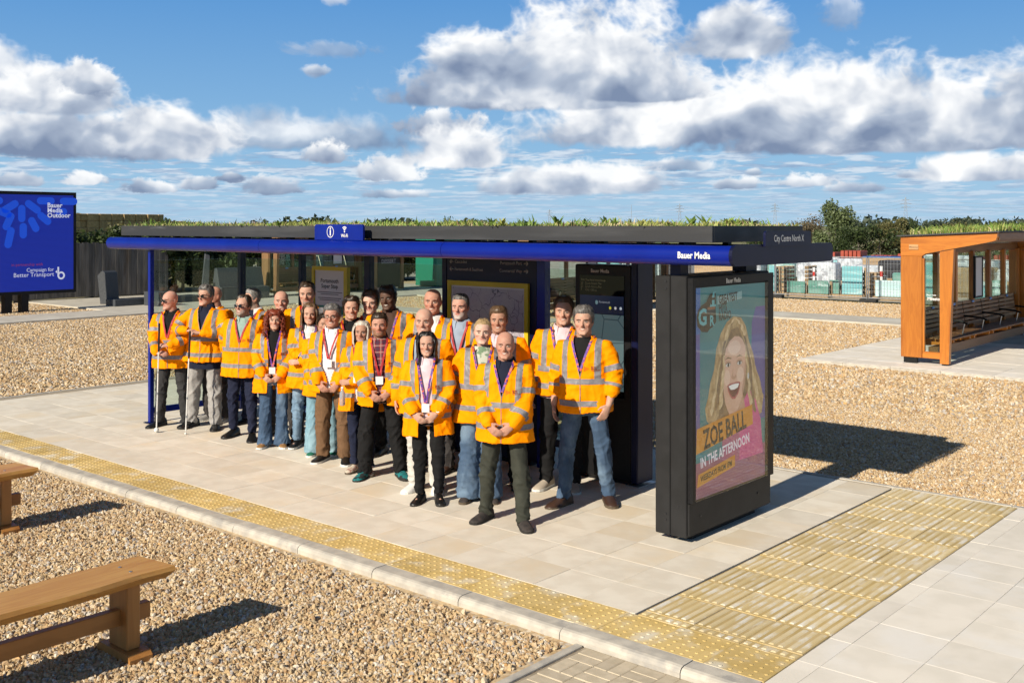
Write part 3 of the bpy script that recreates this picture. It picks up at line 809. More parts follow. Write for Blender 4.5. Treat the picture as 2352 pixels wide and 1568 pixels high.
S5.text('lettering', 'Commercial Way', -7.47, 2.10, .052, grey_print, align='RIGHT', width=.88); arrow(S5, -7.41, 2.10, .062, False, grey_print)

# ---------------------------------------------------------------- black information screen
inf = empty('information_screen', (-6.3, 8.85, 0), label='tall black information screen showing departures and a map', cat='information screen')
part(MB().box(-6.73, -6.02, 8.74, 8.99, .03, 2.20, bev=.012), 'casing', black_m, inf)
part(MB().box(-6.70, -6.05, 8.76, 8.97, 0, .029), 'plinth', black_m, inf)
part(MB().box(-6.012, -5.93, 8.72, 9.0, .03, 2.32, bev=.01), 'side_post', navy_m, inf)
part(MB().box(-6.06, -5.90, 8.70, 9.02, .001, .012), 'base_plate', steel_m, inf)
part(MB().box(-6.66, -6.10, 8.733, 8.7395, .86, 2.09), 'screen_glass', material('dark_screen', (.004, .004, .006), rough=.06), inf)
for z in (1.9995,): pass
S6 = Sheet(inf, '-y', 0, 0, 1, 1, 8.7325)
S6.text('lettering', 'Bauer Media', -6.40, 2.135, .052, material('soft_white_print', (.6, .56, .55), rough=.5), width=.88, bold=.0008)
led_m = material('dim_led', (.10, .09, .05), rough=.5, emit=.35)
for i, (a, b) in enumerate((('700', 'The Hard Interchange'), ('23', 'South Parade Pier'), ('23', 'South Parade Pier'), ('7', 'Civic Offices'))):
    S6.text('departure_row', a, -6.645, 2.04 - i * .034, .034, led_m, align='LEFT'); S6.text('departure_row', b, -6.585, 2.04 - i * .034, .034, led_m, align='LEFT', width=.85)
S6.poly('screen_header', [(-6.655, 1.70), (-6.105, 1.70), (-6.105, 1.885), (-6.655, 1.885)], material('header_blue', (.006, .010, .028), rough=.3, emit=.5), .001)
S6.text('lettering', 'Portsmouth', -6.41, 1.82, .034, material('header_white', (.35, .38, .42), rough=.4, emit=.4), align='LEFT', width=.85)
S6.poly('map_pin', ellipse(-6.44, 1.815, .017, .022, 16), material('pin_teal', (.22, .36, .38), rough=.4, emit=.3), .003)
for x, c in ((-6.27, (.55, .50, .03)), (-6.205, (.5, .5, .5)), (-6.14, (.5, .55, .58))):
    S6.poly('weather_symbol', ellipse(x, 1.765, .015, .016, 14), material('weather_%d' % int(-x * 1000), c, rough=.4, emit=.5), .003)
    S6.text('weather_text', '21 C', x, 1.728, .020, led_m)
def screenmap():
    m = bpy.data.materials.new('screen_map'); m.use_nodes = True; nt = m.node_tree; b = nt.nodes['Principled BSDF']
    tc = nt.nodes.new('ShaderNodeTexCoord'); v = tc.outputs['Object']
    vo = nt.nodes.new('ShaderNodeTexVoronoi'); vo.feature = 'DISTANCE_TO_EDGE'; vo.inputs['Scale'].default_value = 4.2; nt.links.new(v, vo.inputs['Vector'])
    c = nmix(nt, 1.0 - Ex(nt, vo.outputs['Distance']).step(.02, .03), (.045, .070, .075), (.022, .036, .042))
    nt.links.new(c, b.inputs['Base Color']); nt.links.new(c, b.inputs['Emission Color']); b.inputs['Emission Strength'].default_value = .9
    b.inputs['Roughness'].default_value = .15
    return m
S6.poly('screen_map', [(-6.655, .93), (-6.105, .93), (-6.105, 1.695), (-6.655, 1.695)], screenmap(), .001)

# ---------------------------------------------------------------- freestanding advertising panel at the near end
adv = empty('advertising_panel', (-4.71, 8.13, 0), label='charcoal double-sided digital advertising panel with radio poster at the near end', cat='advert panel')
AX0, AX1, AY0, AY1 = -4.87, -4.55, 7.42, 8.85
part(MB().box(AX0, AX0 + .145, AY0, AY1, .05, 2.185, bev=.008), 'rear_casing', casing_m, adv)
part(MB().box(AX0 + .149, AX1 - .02, AY0 + .001, AY1 - .001, .05, 2.187, bev=.006), 'front_casing', casing_m, adv)
part(MB().box(AX1 - .0195, AX1, AY0 + .02, AY1 - .012, .335, 2.17), 'screen_bezel', black_m, adv)
part(MB().box(AX1 - .0195, AX1 - .002, AY0 + .02, AY1 - .012, .07, .328), 'lower_panel', casing_m, adv)
part(MB().box(AX0 + .05, AX1 - .07, AY0 + .16, AY1 - .18, 0, .049), 'plinth', black_m, adv)
part(MB().box(-4.76, -4.66, 7.48, 7.60, 2.188, 2.33), 'roof_bracket', navy_m, adv)
part(MB().box(-4.78, -4.64, 8.55, 8.75, 2.188, 2.33), 'roof_bracket', navy_m, adv)
for (y, z) in ((7.419, .17), (7.419, .22), (7.419, 2.08), (7.419, 2.14)):
    part(MB().tube([(AX0 + .105, y - .004, z), (AX0 + .105, y + .01, z)], .010, 10), 'bolt_hole', dark_print, adv)
part(MB().tube([(AX0 + .225, 7.417, .30), (AX0 + .225, 7.43, .30)], .008, 10), 'bolt_hole', dark_print, adv)
for y in (7.62, 8.6): part(MB().tube([(AX1 - .004, y, .20), (AX1 + .0035, y, .20)], .009, 10), 'bolt_hole', dark_print, adv)
SY0, SZ0, SW, SH = 7.495, .345, 1.235, 1.74
P = Sheet(adv, '+x', SY0, SZ0, SW, SH, AX1 + .0005)
EM = .28
def ink(name, c, e=EM, c2=None, sc=3): return material('ink_' + name, c, c2, scale=sc, rough=.55, emit=e)
P.poly('poster_ground', [(0, 0), (1, 0), (1, 1), (0, 1)], ink('teal', (.032, .17, .20), c2=(.042, .20, .215)))
P.poly('poster_band', [(0, .25), (.085, .25), (.085, .78), (0, .78)], ink('violet', (.09, .08, .28)))
P.poly('poster_band', [(0, .78), (.09, .78), (.09, 1), (0, 1)], ink('cobalt', (.03, .12, .36)))
P.poly('poster_band', [(.78, .3), (1, .3), (1, .88), (.86, .88), (.80, .80)], ink('violet', (.09, .08, .28)))
P.poly('poster_band', [(.0, .0), (1, .0), (1, .17), (0, .17)], ink('dull_pink', (.30, .10, .16), c2=(.26, .09, .17)))
HAIR = ink('blonde', (.50, .36, .19), c2=(.32, .21, .10), sc=14); HAIR2 = ink('dark_blonde', (.26, .17, .09), c2=(.16, .10, .055), sc=16); HAIR3 = ink('light_blonde', (.66, .52, .32), c2=(.50, .37, .20), sc=18)
def wavy(pts, w0, w1, m):
    """A tapering lock of printed hair along a polyline."""
    n = 18; L_ = []; R_ = []
    for i in range(n + 1):
        t = i / n * (len(pts) - 1); k = min(int(t), len(pts) - 2); f_ = t - k
        x = pts[k][0] * (1 - f_) + pts[k + 1][0] * f_ + .008 * math.sin(i * 1.1 + pts[0][0] * 40); y = pts[k][1] * (1 - f_) + pts[k + 1][1] * f_; w_ = w0 + (w1 - w0) * i / n
        if i == n: w_ *= .3
        L_.append((x - w_, y)); R_.append((x + w_, y))
    P.poly('poster_hair', L_ + R_[::-1], m)
P.poly('poster_hair', [(.17, .36), (.15, .42), (.19, .47), (.22, .54), (.27, .60), (.30, .70), (.36, .77), (.44, .82), (.53, .845), (.64, .835), (.71, .79), (.76, .71), (.80, .64), (.86, .57), (.90, .50), (.95, .45), (.97, .40), (.95, .33), (.86, .31), (.70, .30), (.40, .30), (.26, .32)], HAIR)
P.poly('poster_hair', [(.33, .36), (.38, .50), (.40, .68), (.50, .78), (.60, .79), (.70, .70), (.74, .56), (.80, .44), (.84, .34), (.60, .30)], HAIR2)
P.poly('poster_top', [(.60, .12), (.56, .30), (.66, .40), (.76, .47), (.86, .40), (.93, .30), (.97, .12)], ink('pink', (.56, .09, .26)))
P.poly('poster_top', [(.38, .12), (.38, .32), (.47, .36), (.62, .30), (.62, .12)], ink('mauve', (.36, .10, .19)))
SK = ink('skin_tone', (.66, .42, .31), c2=(.60, .37, .265), sc=4); SK2 = ink('skin_warm', (.50, .29, .20)); SK3 = ink('skin_light', (.74, .52, .40))
P.poly('poster_neck', [(.46, .30), (.47, .42), (.66, .46), (.70, .38), (.58, .30)], SK2)
P.poly('poster_face', [(.385, .58), (.388, .52), (.40, .47), (.42, .42), (.445, .39), (.475, .365), (.51, .352), (.545, .352), (.58, .368), (.62, .40), (.66, .44), (.69, .49), (.71, .55), (.72, .60), (.715, .65), (.70, .69), (.66, .725), (.61, .742), (.55, .745), (.48, .725), (.43, .69), (.40, .64)], SK)
P.poly('poster_face', ellipse(.445, .545, .042, .040, 20), SK3); P.poly('poster_face', ellipse(.63, .548, .050, .040, 20), SK3); P.poly('poster_face', ellipse(.545, .69, .09, .035, 20), SK3)
P.poly('poster_face', [(.66, .44), (.69, .49), (.71, .55), (.72, .60), (.715, .66), (.695, .60), (.68, .53), (.65, .47)], SK2)
for u in (.455, .615):
    P.poly('poster_eye', ellipse(u, .613, .044, .017, 18), SK2); P.poly('poster_eye', ellipse(u, .608, .033, .009, 16), ink('eye_white', (.62, .60, .58))); P.poly('poster_eye', ellipse(u + .004, .608, .013, .009, 12), dark_print)
    P.poly('poster_eye', [(u - .036, .609), (u - .015, .619), (u + .015, .619), (u + .038, .610), (u + .015, .6155), (u - .015, .6155)], dark_print)
P.poly('poster_brow', [(.405, .636), (.45, .648), (.50, .640), (.50, .634), (.45, .640)], HAIR2); P.poly('poster_brow', [(.565, .640), (.615, .650), (.67, .638), (.615, .642)], HAIR2)
P.poly('poster_nose', [(.522, .60), (.512, .56), (.495, .545), (.510, .535), (.530, .531), (.552, .533), (.572, .543), (.556, .556), (.54, .545), (.525, .55)], SK2)
P.poly('poster_mouth', [(.440, .507), (.47, .513), (.505, .516), (.53, .514), (.56, .517), (.60, .516), (.625, .512), (.615, .48), (.59, .452), (.55, .434), (.51, .436), (.475, .457), (.45, .482)], ink('lip', (.42, .10, .10)))
P.poly('poster_mouth', [(.452, .504), (.50, .509), (.56, .510), (.613, .508), (.60, .478), (.575, .456), (.545, .445), (.51, .447), (.48, .464), (.46, .484)], ink('mouth_dark', (.12, .02, .02)))
P.poly('poster_mouth', [(.457, .503), (.50, .508), (.56, .509), (.608, .507), (.588, .488), (.54, .481), (.49, .483)], ink('teeth', (.80, .78, .75), .35))
for k, (pp, m_) in enumerate((([(.47, .80), (.38, .72), (.33, .62), (.28, .50), (.22, .38)], HAIR3), ([(.52, .82), (.42, .76), (.37, .66), (.34, .54), (.28, .40)], HAIR2), ([(.50, .83), (.36, .70), (.29, .58), (.24, .48), (.18, .40)], HAIR), ([(.60, .82), (.70, .72), (.77, .60), (.84, .48), (.90, .38)], HAIR3), ([(.62, .80), (.73, .68), (.78, .54), (.80, .42), (.84, .34)], HAIR2), ([(.64, .82), (.75, .70), (.83, .58), (.90, .48), (.95, .40)], HAIR), ([(.40, .66), (.385, .58), (.36, .48), (.34, .40)], HAIR3), ([(.70, .66), (.73, .56), (.75, .46), (.78, .38)], HAIR3), ([(.54, .835), (.46, .80), (.41, .73)], HAIR3), ([(.56, .835), (.63, .80), (.69, .74)], HAIR3))):
    wavy(pp, .010, .024, m_)
P.poly('poster_earring', ellipse(.735, .535, .014, .016, 14), ink('eye_white', (.62, .60, .58)))
# the station logo: dark mark with H, G and R
P.poly('poster_logo', [(.03, .865), (.04, .82), (.10, .79), (.17, .785), (.20, .80), (.235, .805), (.285, .83), (.25, .87), (.285, .92), (.27, .975), (.20, .965), (.155, .93), (.09, .915), (.05, .895)], dark_print)
P.poly('poster_logo', [(.20, .905), (.28, .905), (.28, .975), (.245, .975)], ink('logo_teal', (.10, .36, .40)))
P.poly('poster_logo', [(.17, .892), (.27, .892), (.27, .905), (.17, .905)], ink('rust', (.22, .09, .04)))
P.text('poster_logo', 'G', .105, .856, .19, ink('logo_teal', (.10, .36, .40)), bold=.006); P.text('poster_logo', 'R', .225, .836, .12, ink('logo_teal', (.10, .36, .40)), bold=.004); P.text('poster_logo', 'H', .243, .94, .13, dark_print, bold=.004)
P.poly('poster_panel', [(.30, .912), (.64, .930), (.64, .968), (.30, .952)], ink('pale_teal', (.22, .38, .40)))
for i, w_ in enumerate(('GREATEST', 'HITS', 'RADIO')): P.text('poster_lettering', w_, .315, .934 - i * .042, .098, dark_print, align='LEFT', width=.70, rot=R(3), bold=.003)
ORG = ink('orange', (.50, .21, .025), .35)
P.poly('poster_panel', [(.02, .215), (.80, .285), (.79, .385), (.03, .335)], ORG)
P.text('poster_lettering', 'ZOE BALL', .405, .293, .225, dark_print, width=.72, rot=R(6.5), bold=.006)
P.text('poster_lettering', 'IN THE AFTERNOON', .41, .193, .118, ink('pale', (.62, .58, .64), .4), width=.75, rot=R(6.5), bold=.003)
P.poly('poster_panel', [(.03, .058), (.54, .102), (.54, .158), (.05, .118)], ORG)
P.text('poster_lettering', 'WEEKDAYS FROM 1PM', .285, .107, .068, dark_print, width=.75, rot=R(5.5), bold=.002)
P2 = Sheet(adv, '+x', 0, 0, 1, 1, AX1 + .0012)
P2.text('lettering', 'Bauer Media', 8.10, 2.128, .058, white_print, width=.86, bold=.0008)
part(MB().box(AX1 + .0265, AX1 + .0295, SY0 - .005, SY0 + SW + .005, SZ0 - .005, SZ0 + SH + .005), 'screen_glass', glass_material('screen_cover', (.96, .97, .97), .12), adv)
for (y0, y1, z0, z1) in ((AY0 + .02, SY0 - .006, .335, 2.10), (SY0 + SW + .006, AY1 - .012, .335, 2.10), (SY0 - .006, SY0 + SW + .006, .335, SZ0 - .006)):
    part(MB().box(AX1 + .0002, AX1 + .030, y0 + .0005, y1 - .0005, z0, z1), 'screen_bezel', black_m, adv)
part(MB().box(AX1 + .0002, AX1 + .030, AY0 + .02, AY1 - .012, 2.1005, 2.172), 'screen_bezel', black_m, adv)
for o in adv.children:
    if o.name.startswith('lettering'): o.location.x += .030
# ---------------------------------------------------------------- LED billboard on the left
bb = empty('led_billboard', (-32.5, 13.3, GZ), label='large blue LED billboard on black posts at the left edge', cat='billboard')
BX = -32.3
part(MB().box(BX - .35, BX, 10.4, 16.15, .50, 3.64), 'frame', black_m, bb)
def led_material():
    m = bpy.data.materials.new('led_blue'); m.use_nodes = True; nt = m.node_tree; b = nt.nodes['Principled BSDF']
    tc = nt.nodes.new('ShaderNodeTexCoord'); sp = nt.nodes.new('ShaderNodeSeparateXYZ'); nt.links.new(tc.outputs['Object'], sp.inputs[0])
    st = (Ex(nt, sp.outputs[2]) * 28.0).fract().step(.3, .7)
    c = nmix(nt, st, (.002, .008, .13), (.003, .014, .20))
    nt.links.new(c, b.inputs['Base Color']); nt.links.new(c, b.inputs['Emission Color']); b.inputs['Emission Strength'].default_value = 1.0; b.inputs['Roughness'].default_value = .6
    return m
part(MB().box(BX + .002, BX + .012, 10.5, 16.05, .60, 3.54), 'screen', led_material(), bb)
B = Sheet(bb, '+x', 0, 0, 1, 1, BX + .014)
petal_m = material('led_petal', (.004, .04, .34), rough=.6, emit=.95); ledw = material('led_white', (.50, .52, .62), rough=.6, emit=.55)
PX_ = lambda x, y: (zat_y(x, y))
def zat_y(x, y):
    t = (x - 1176) / 2424.0; d = BX / (t * ch - sh)
    return d * (t * sh + ch), EYE - (y - 518) * d / 2424.0
def D4(px_, py_):                                          # from the zoomed crop of the board to panel coordinates
    return zat_y((px_ / 3.016) * .57422, (740 + py_ / 3.016) * .57422)
for (x, y, half, ang) in ((120, 262, 62, 32), (395, 265, 62, -36), (260, 345, 56, 90), (100, 440, 62, 66), (405, 478, 50, -62), (533, 405, 52, -40), (550, 192, 62, 0), (825, 198, 64, 0), (278, 552, 46, 90), (112, 635, 78, 78), (735, 322, 30, 0), (30, 330, 62, -20), (-80, 200, 62, 10)):
    u, v = D4(x, y); k = .0135
    B.poly('screen_petal', capsule(u, v, half * .0027, .112, R(ang)), petal_m, .002)
u0, v0 = D4(170, 150)
for i, w_ in enumerate(('Bauer', 'Media', 'Outdoor')):
    u, v = D4(567, 246 + i * 61); B.text('screen_lettering', w_, u, v, .20, ledw, align='LEFT', bold=.005)
u, v = D4(648, 1018); B.text('screen_lettering', 'Campaign for', u, v, .165, ledw, align='RIGHT', width=.95)
u, v = D4(648, 1075); B.text('screen_lettering', 'Better Transport', u, v, .185, ledw, align='RIGHT', width=.97)
u, v = D4(515, 955); B.text('screen_lettering', 'in partnership with', u, v, .125, material('led_red', (.16, .02, .06), rough=.6, emit=.8), align='RIGHT')
u, v = D4(735, 1090); ringpart(B, 'screen_emblem', u, v, .12, .125, .055, ledw, n=20, k=.003)
B.poly('screen_emblem', [(u - .12, v), (u - .065, v), (u - .065, v + .27), (u - .12, v + .27)], ledw, .004)
B.poly('screen_emblem', [(u - .19, v + .12), (u - .13, v + .17), (u - .13, v + .07)], ledw, .004)
for y in (13.95, 14.45, 11.2): part(MB().box(BX - .30, BX - .05, y, y + .22, 0 + GZ, .499), 'post', black_m, bb)
# ---------------------------------------------------------------- timber benches in the front gravel
cedar = wood_material('cedar_plank', (.56, .31, .085), (.46, .215, .05), (.34, .115, .03), 'y', rough=.5, knots=False)
larch = wood_material('larch_leg', (.36, .15, .035), (.44, .20, .05), (.26, .095, .02), 'z', rough=.5)
larch_y = wood_material('larch_beam', (.34, .14, .032), (.42, .185, .045), (.25, .09, .02), 'y', rough=.5)
def bench(x, y_end, seed, label):
    """Live-edge plank on two plank legs with a stretcher; y_end is the far end of the seat."""
    rr = random.Random(seed)
    b = empty('timber_bench', (x, y_end - 1.1, GZ), label=label, cat='bench', group='timber benches in the front gravel')
    n = 26; L_ = 2.3; mb = MB(); v = []; 
    ph = rr.uniform(0, 6)
    for i in range(n):
        t = i / (n - 1); y = 1.1 - L_ + L_ * t
        wl = -.20 + .022 * math.sin(t * 9 + ph) + .012 * math.sin(t * 21 + ph); wr = .20 + .018 * math.sin(t * 8 + ph + 2) + .010 * math.sin(t * 17 + 1)
        if i == n - 1: wl += .03
        v += [(wl + .03, y, .46), (wl, y, .505), (wl + .012, y, .53), (wr - .012, y + (.05 if i == n - 1 else 0), .53), (wr, y + (.05 if i == n - 1 else 0), .505), (wr - .035, y, .46)]
    f = []
    for i in range(n - 1):
        for k in range(6):
            f.append((i * 6 + k, i * 6 + (k + 1) % 6, (i + 1) * 6 + (k + 1) % 6, (i + 1) * 6 + k))
    f += [tuple(range(5, -1, -1)), tuple(range((n - 1) * 6, n * 6))]
    mb.add(v, f).build('seat', cedar, b)
    for y in (.90, -.88):
        MB().box(-.11, .11, y - .045, y + .045, .062, .459, bev=.006).build('leg', larch, b)
        MB().prism([(-.20, .0), (.20, .0), (.20, .035), (.17, .062), (-.17, .062), (-.20, .035)], 'y', y - .075, y + .075).build('foot', larch, b)
        for sx in (-.06, .07):
            MB().tube([(sx, y, .529), (sx, y, .534)], .010, 10).build('bolt', steel_m, b)
    MB().box(-.03, .03, -1.02, 1.06, .20, .30, bev=.004).build('stretcher', larch_y, b)
    return b
bench(-6.12, 3.57, 3, 'timber bench with reddish live-edge plank seat, nearest the camera')
bench(-9.44, 4.24, 8, 'timber bench cut off by the left edge, farther from the camera')
# ---------------------------------------------------------------- plants on the shelter roof
leaf_cols = [('roof_leaf', (.12, .21, .03), (.20, .30, .06)), ('roof_leaf_olive', (.25, .29, .06), (.36, .37, .11)), ('roof_straw', (.46, .37, .19), (.58, .48, .28)), ('roof_rust', (.16, .10, .045), (.24, .15, .07))]
roof_ms = []
for n_, a, b in leaf_cols:
    m = material(n_, a, b, scale=.8, rough=.6, coords='World'); roof_ms.append(m)
def blades(n, x0, x1, y0, y1, z, hmin, hmax, w, seed, lean=.6):
    """Numpy batch of bent two-quad blades: (verts, faces, per-face random)."""
    g = np.random.default_rng(seed)
    px_ = g.uniform(x0, x1, n); py_ = g.uniform(y0, y1, n); h = g.uniform(hmin, hmax, n) * (g.uniform(.4, 1, n))
    a = g.uniform(0, 2 * np.pi, n); la = g.uniform(0, 2 * np.pi, n); le = g.uniform(.1, lean, n) * h; ww = w * g.uniform(.5, 1.2, n)
    dx, dy = np.cos(a) * ww, np.sin(a) * ww; lx, ly = np.cos(la) * le, np.sin(la) * le
    b = np.stack([px_, py_, np.full(n, z)], 1)
    v = np.empty((n, 5, 3))
    v[:, 0] = b + np.stack([-dx, -dy, 0 * h], 1); v[:, 1] = b + np.stack([dx, dy, 0 * h], 1)
    mid = b + np.stack([lx * .35, ly * .35, h * .6], 1)
    v[:, 2] = mid + np.stack([dx * 1.1, dy * 1.1, 0 * h], 1); v[:, 3] = mid - np.stack([dx * 1.1, dy * 1.1, 0 * h], 1)
    v[:, 4] = b + np.stack([lx, ly, h], 1)
    i = np.arange(n)[:, None] * 5
    f = np.concatenate([i + [0, 1, 2], i + [0, 2, 3], i + [3, 2, 4]], 1).reshape(-1, 3)
    return v.reshape(-1, 3), f
def blade_object(name, sets, mats, kind='stuff', label=None, z=None):
    V, F, M = [], [], []; o_ = 0
    for (v, f, mi) in sets:
        V.append(v); F.append(f + o_); M.append(np.full(len(f), mi, np.int32)); o_ += len(v)
    me = mesh_np(name, np.concatenate(V), np.concatenate(F), mats); me.polygons.foreach_set('material_index', np.concatenate(M))
    ob = obj_from(name, me)
    if kind: ob['kind'] = kind
    if label: ob['label'] = label
    return ob
bx0, bx1, by0, by1 = PX0 + .02, PX1 - .02, PY0 + .01, PY1 - .01
sets = []
for k, (n_, h0, h1, w_, mi) in enumerate(((20000, .03, .10, .004, 2), (17000, .03, .11, .006, 1), (5000, .02, .09, .006, 3), (11000, .03, .13, .009, 0))):
    v, f = blades(n_, bx0, bx1, by0, by1, 2.572, h0, h1, w_, 40 + k, 1.2)
    # patchy cover: taller tufts in some places
    pat = .55 + .45 * np.sin(v[:, 0] * (2.1 + k * .7) + k) * np.sin(v[:, 0] * 5.3 + v[:, 1] * 3.1 + k * 2)
    pat = np.clip(pat, 0, 1) * (.6 + .4 * np.sin(v[:, 0] * 11.3 + k * 1.7)); v[:, 2] = 2.572 + (v[:, 2] - 2.572) * (.30 + pat * 1.0)
    sets.append((v, f, mi))
blade_object('roof_planting', sets, roof_ms, label='low straw and green sedum cover growing on the shelter roof')
def leafy_plant(name, loc, h, n, seed, m, label=None, group=None, cat='plant', wide=.03):
    """A rosette of long upright leaves (dock), each leaf a bent lanceolate blade."""
    g = random.Random(seed); V, F = [], []
    for i in range(n):
        a = g.uniform(0, 2 * math.pi); hh = h * g.uniform(.55, 1.0); out = hh * g.uniform(.2, .75); w_ = wide * g.uniform(.7, 1.2); tw = a + math.pi / 2 + g.uniform(-.7, .7)
        base = len(V)
        for t, wf in ((0, .15), (.3, .8), (.6, 1.0), (.85, .6), (1.0, .05)):
            r_ = out * t ** 1.6; z = hh * (t - .12 * t * t)
            cx, cy_ = math.cos(a) * r_, math.sin(a) * r_
            for s in (-1, 1): V.append((cx + math.cos(tw) * w_ * wf * s, cy_ + math.sin(tw) * w_ * wf * s, z + (.2 * w_ if s > 0 else 0)))
        for k in range(4): F.append((base + k * 2, base + k * 2 + 1, base + k * 2 + 3, base + k * 2 + 2))
    me = mesh_np(name, V, F, m); o = obj_from(name, me, None, loc)
    return tag(o, label, cat, group)
ORD = ['first', 'second', 'third', 'fourth', 'fifth', 'sixth', 'seventh', 'eighth', 'ninth', 'tenth', 'eleventh', 'twelfth', 'thirteenth', 'fourteenth', 'fifteenth', 'sixteenth', 'seventeenth', 'eighteenth', 'nineteenth', 'twentieth'] + ['twenty-' + k for k in ('first', 'second', 'third', 'fourth', 'fifth', 'sixth', 'seventh', 'eighth', 'ninth')] + ['thirtieth']
places = ((640, 'leftmost'), (655, ''), (905, ''), (1130, ''), (1152, ''), (1280, ''), (1345, ''), (1392, ''), (1412, ''), (1475, ''), (1590, ''), (1620, ''), (1690, ''), (1720, ''), (700, ''), (820, ''), (960, ''), (1050, ''), (430, ''), (1750, ''))
for i, (px_, _) in enumerate(places):
    y = 7.5 + (i % 4) * .28; t = (px_ - 1176) / 2424.0; d = y / (t * sh + ch); x = d * (t * ch - sh)
    if x > PX1 - .1: y = 8.3; x = PX1 - .25 - .1 * (i % 2)
    leafy_plant('dock_plant', (x, y, 2.574), .085 + .06 * rng.random(), 13, 100 + i, roof_ms[1] if i % 5 == 4 else roof_ms[0], 'clump of broad dock leaves on the blue shelter roof, %s from the left end' % ORD[sorted(p[0] for p in places).index(px_)], 'dock clumps on the blue shelter roof', wide=.014)

# ================================================================== background
def leaf_cloud(n, pts, size, g, flat=.35):
    """n leaf quads scattered at given points with random orientation."""
    k = len(pts)
    a = g.normal(size=(k, 3)); a /= np.linalg.norm(a, axis=1)[:, None]
    b = g.normal(size=(k, 3)); b -= a * (a * b).sum(1)[:, None]; b /= np.linalg.norm(b, axis=1)[:, None]
    s_ = size * g.uniform(.6, 1.3, k)[:, None]
    v = np.empty((k, 4, 3)); v[:, 0] = pts - a * s_; v[:, 1] = pts + b * s_ * .55; v[:, 2] = pts + a * s_; v[:, 3] = pts - b * s_ * .55
    f = np.arange(k * 4).reshape(k, 4)
    return v.reshape(-1, 3), f
def leaf_mat(name, c1, c2):
    if name in MATS: return MATS[name]
    m = bpy.data.materials.new(name); m.use_nodes = True; nt = m.node_tree; b = nt.nodes['Principled BSDF']
    g = nt.nodes.new('ShaderNodeNewGeometry')
    c = nmix(nt, Ex(nt, g.outputs['Random Per Island']), c1, c2)
    nt.links.new(c, b.inputs['Base Color']); b.inputs['Roughness'].default_value = .55
    b.inputs['Subsurface Weight'].default_value = 0.0
    tr = nt.nodes.new('ShaderNodeBsdfTranslucent'); nt.links.new(c, tr.inputs[0])
    mx = nt.nodes.new('ShaderNodeMixShader'); mx.inputs[0].default_value = .3
    nt.links.new(b.outputs[0], mx.inputs[1]); nt.links.new(tr.outputs[0], mx.inputs[2])
    nt.links.new(mx.outputs[0], nt.nodes['Material Output'].inputs[0])
    MATS[name] = m; return m
bark_m = material('bark', (.10, .085, .065), (.20, .18, .15), scale=12, rough=.9, stretch=(1, 1, .3), bump=.4, bscale=30)
def tree(name, loc, h, w, d, seed, cols, leaves, lsize, label, cat='tree', group=None, lean=0.0, base=.15, upright=False, trunks=1):
    """Tapered trunk with limbs; the crown is leaf clumps set along the limbs."""
    g = np.random.default_rng(seed); rr = random.Random(seed)
    root = empty(name, loc, rr.uniform(-.2, .2), label, cat, group)
    mb = MB(); tips = []
    for t_ in range(trunks):
        bx, by = (0, 0) if trunks == 1 else (rr.uniform(-.3, .3) * w, rr.uniform(-.3, .3) * d)
        top = Vector((bx * 1.1 + lean * h, by, h * .8))
        p = [Vector((bx, by, -.1)), Vector((bx, by, 0)).lerp(top, .35) + Vector((rr.uniform(-.05, .05) * w, 0, 0)), Vector((bx, by, 0)).lerp(top, .7), top]
        r0 = max(.035, h * .022)
        mb.tube(p, [r0 * 1.25, r0, r0 * .6, r0 * .2], 7)
        nl = 9 if trunks == 1 else 5
        for i in range(nl):
            t = base + (.95 - base) * (i + rr.random()) / nl
            q = Vector((bx, by, 0)).lerp(top, t); a = rr.uniform(0, 6.28)
            reach = (1 - abs(t - .45) * .9) * (.5 if not upright else .35)
            e = q + Vector((math.cos(a) * w * reach, math.sin(a) * d * reach, h * rr.uniform(.12, .30)))
            mb.tube([q, q.lerp(e, .5) + Vector((0, 0, .04 * h)), e], [r0 * .4, r0 * .25, r0 * .08], 5)
            for s_ in (.45, .75, 1.0): tips.append((q.lerp(e, s_), .16 * w * rr.uniform(.7, 1.25)))
        tips.append((top, .2 * w))
    mb.build('trunk', bark_m, root)
    per = max(1, leaves // len(tips)); P_ = []
    for c, r_ in tips:
        q = g.normal(size=(per, 3)); q /= np.linalg.norm(q, axis=1)[:, None]; q *= (g.uniform(.25, 1, per) ** .5)[:, None]
        P_.append(np.array(c) + q * np.array([r_ * 1.15, r_ * 1.15 * d / w, r_ * (1.0 if not upright else 1.6)]) * g.uniform(.8, 1.1, per)[:, None])
    P_ = np.concatenate(P_); P_ = P_[P_[:, 2] > .05]
    v, f = leaf_cloud(len(P_), P_, lsize, g)
    obj_from('crown', mesh_np('crown', v, f, leaf_mat(*cols)), root)
    return root
G1 = ('leaf_mid', (.055, .085, .022), (.13, .17, .055)); G2 = ('leaf_dark', (.022, .042, .012), (.07, .10, .028)); G3 = ('leaf_olive', (.09, .095, .03), (.20, .18, .07)); G4 = ('leaf_brownish', (.11, .085, .045), (.20, .16, .09))
GW = ('leaf_willow', (.085, .12, .045), (.20, .25, .11))

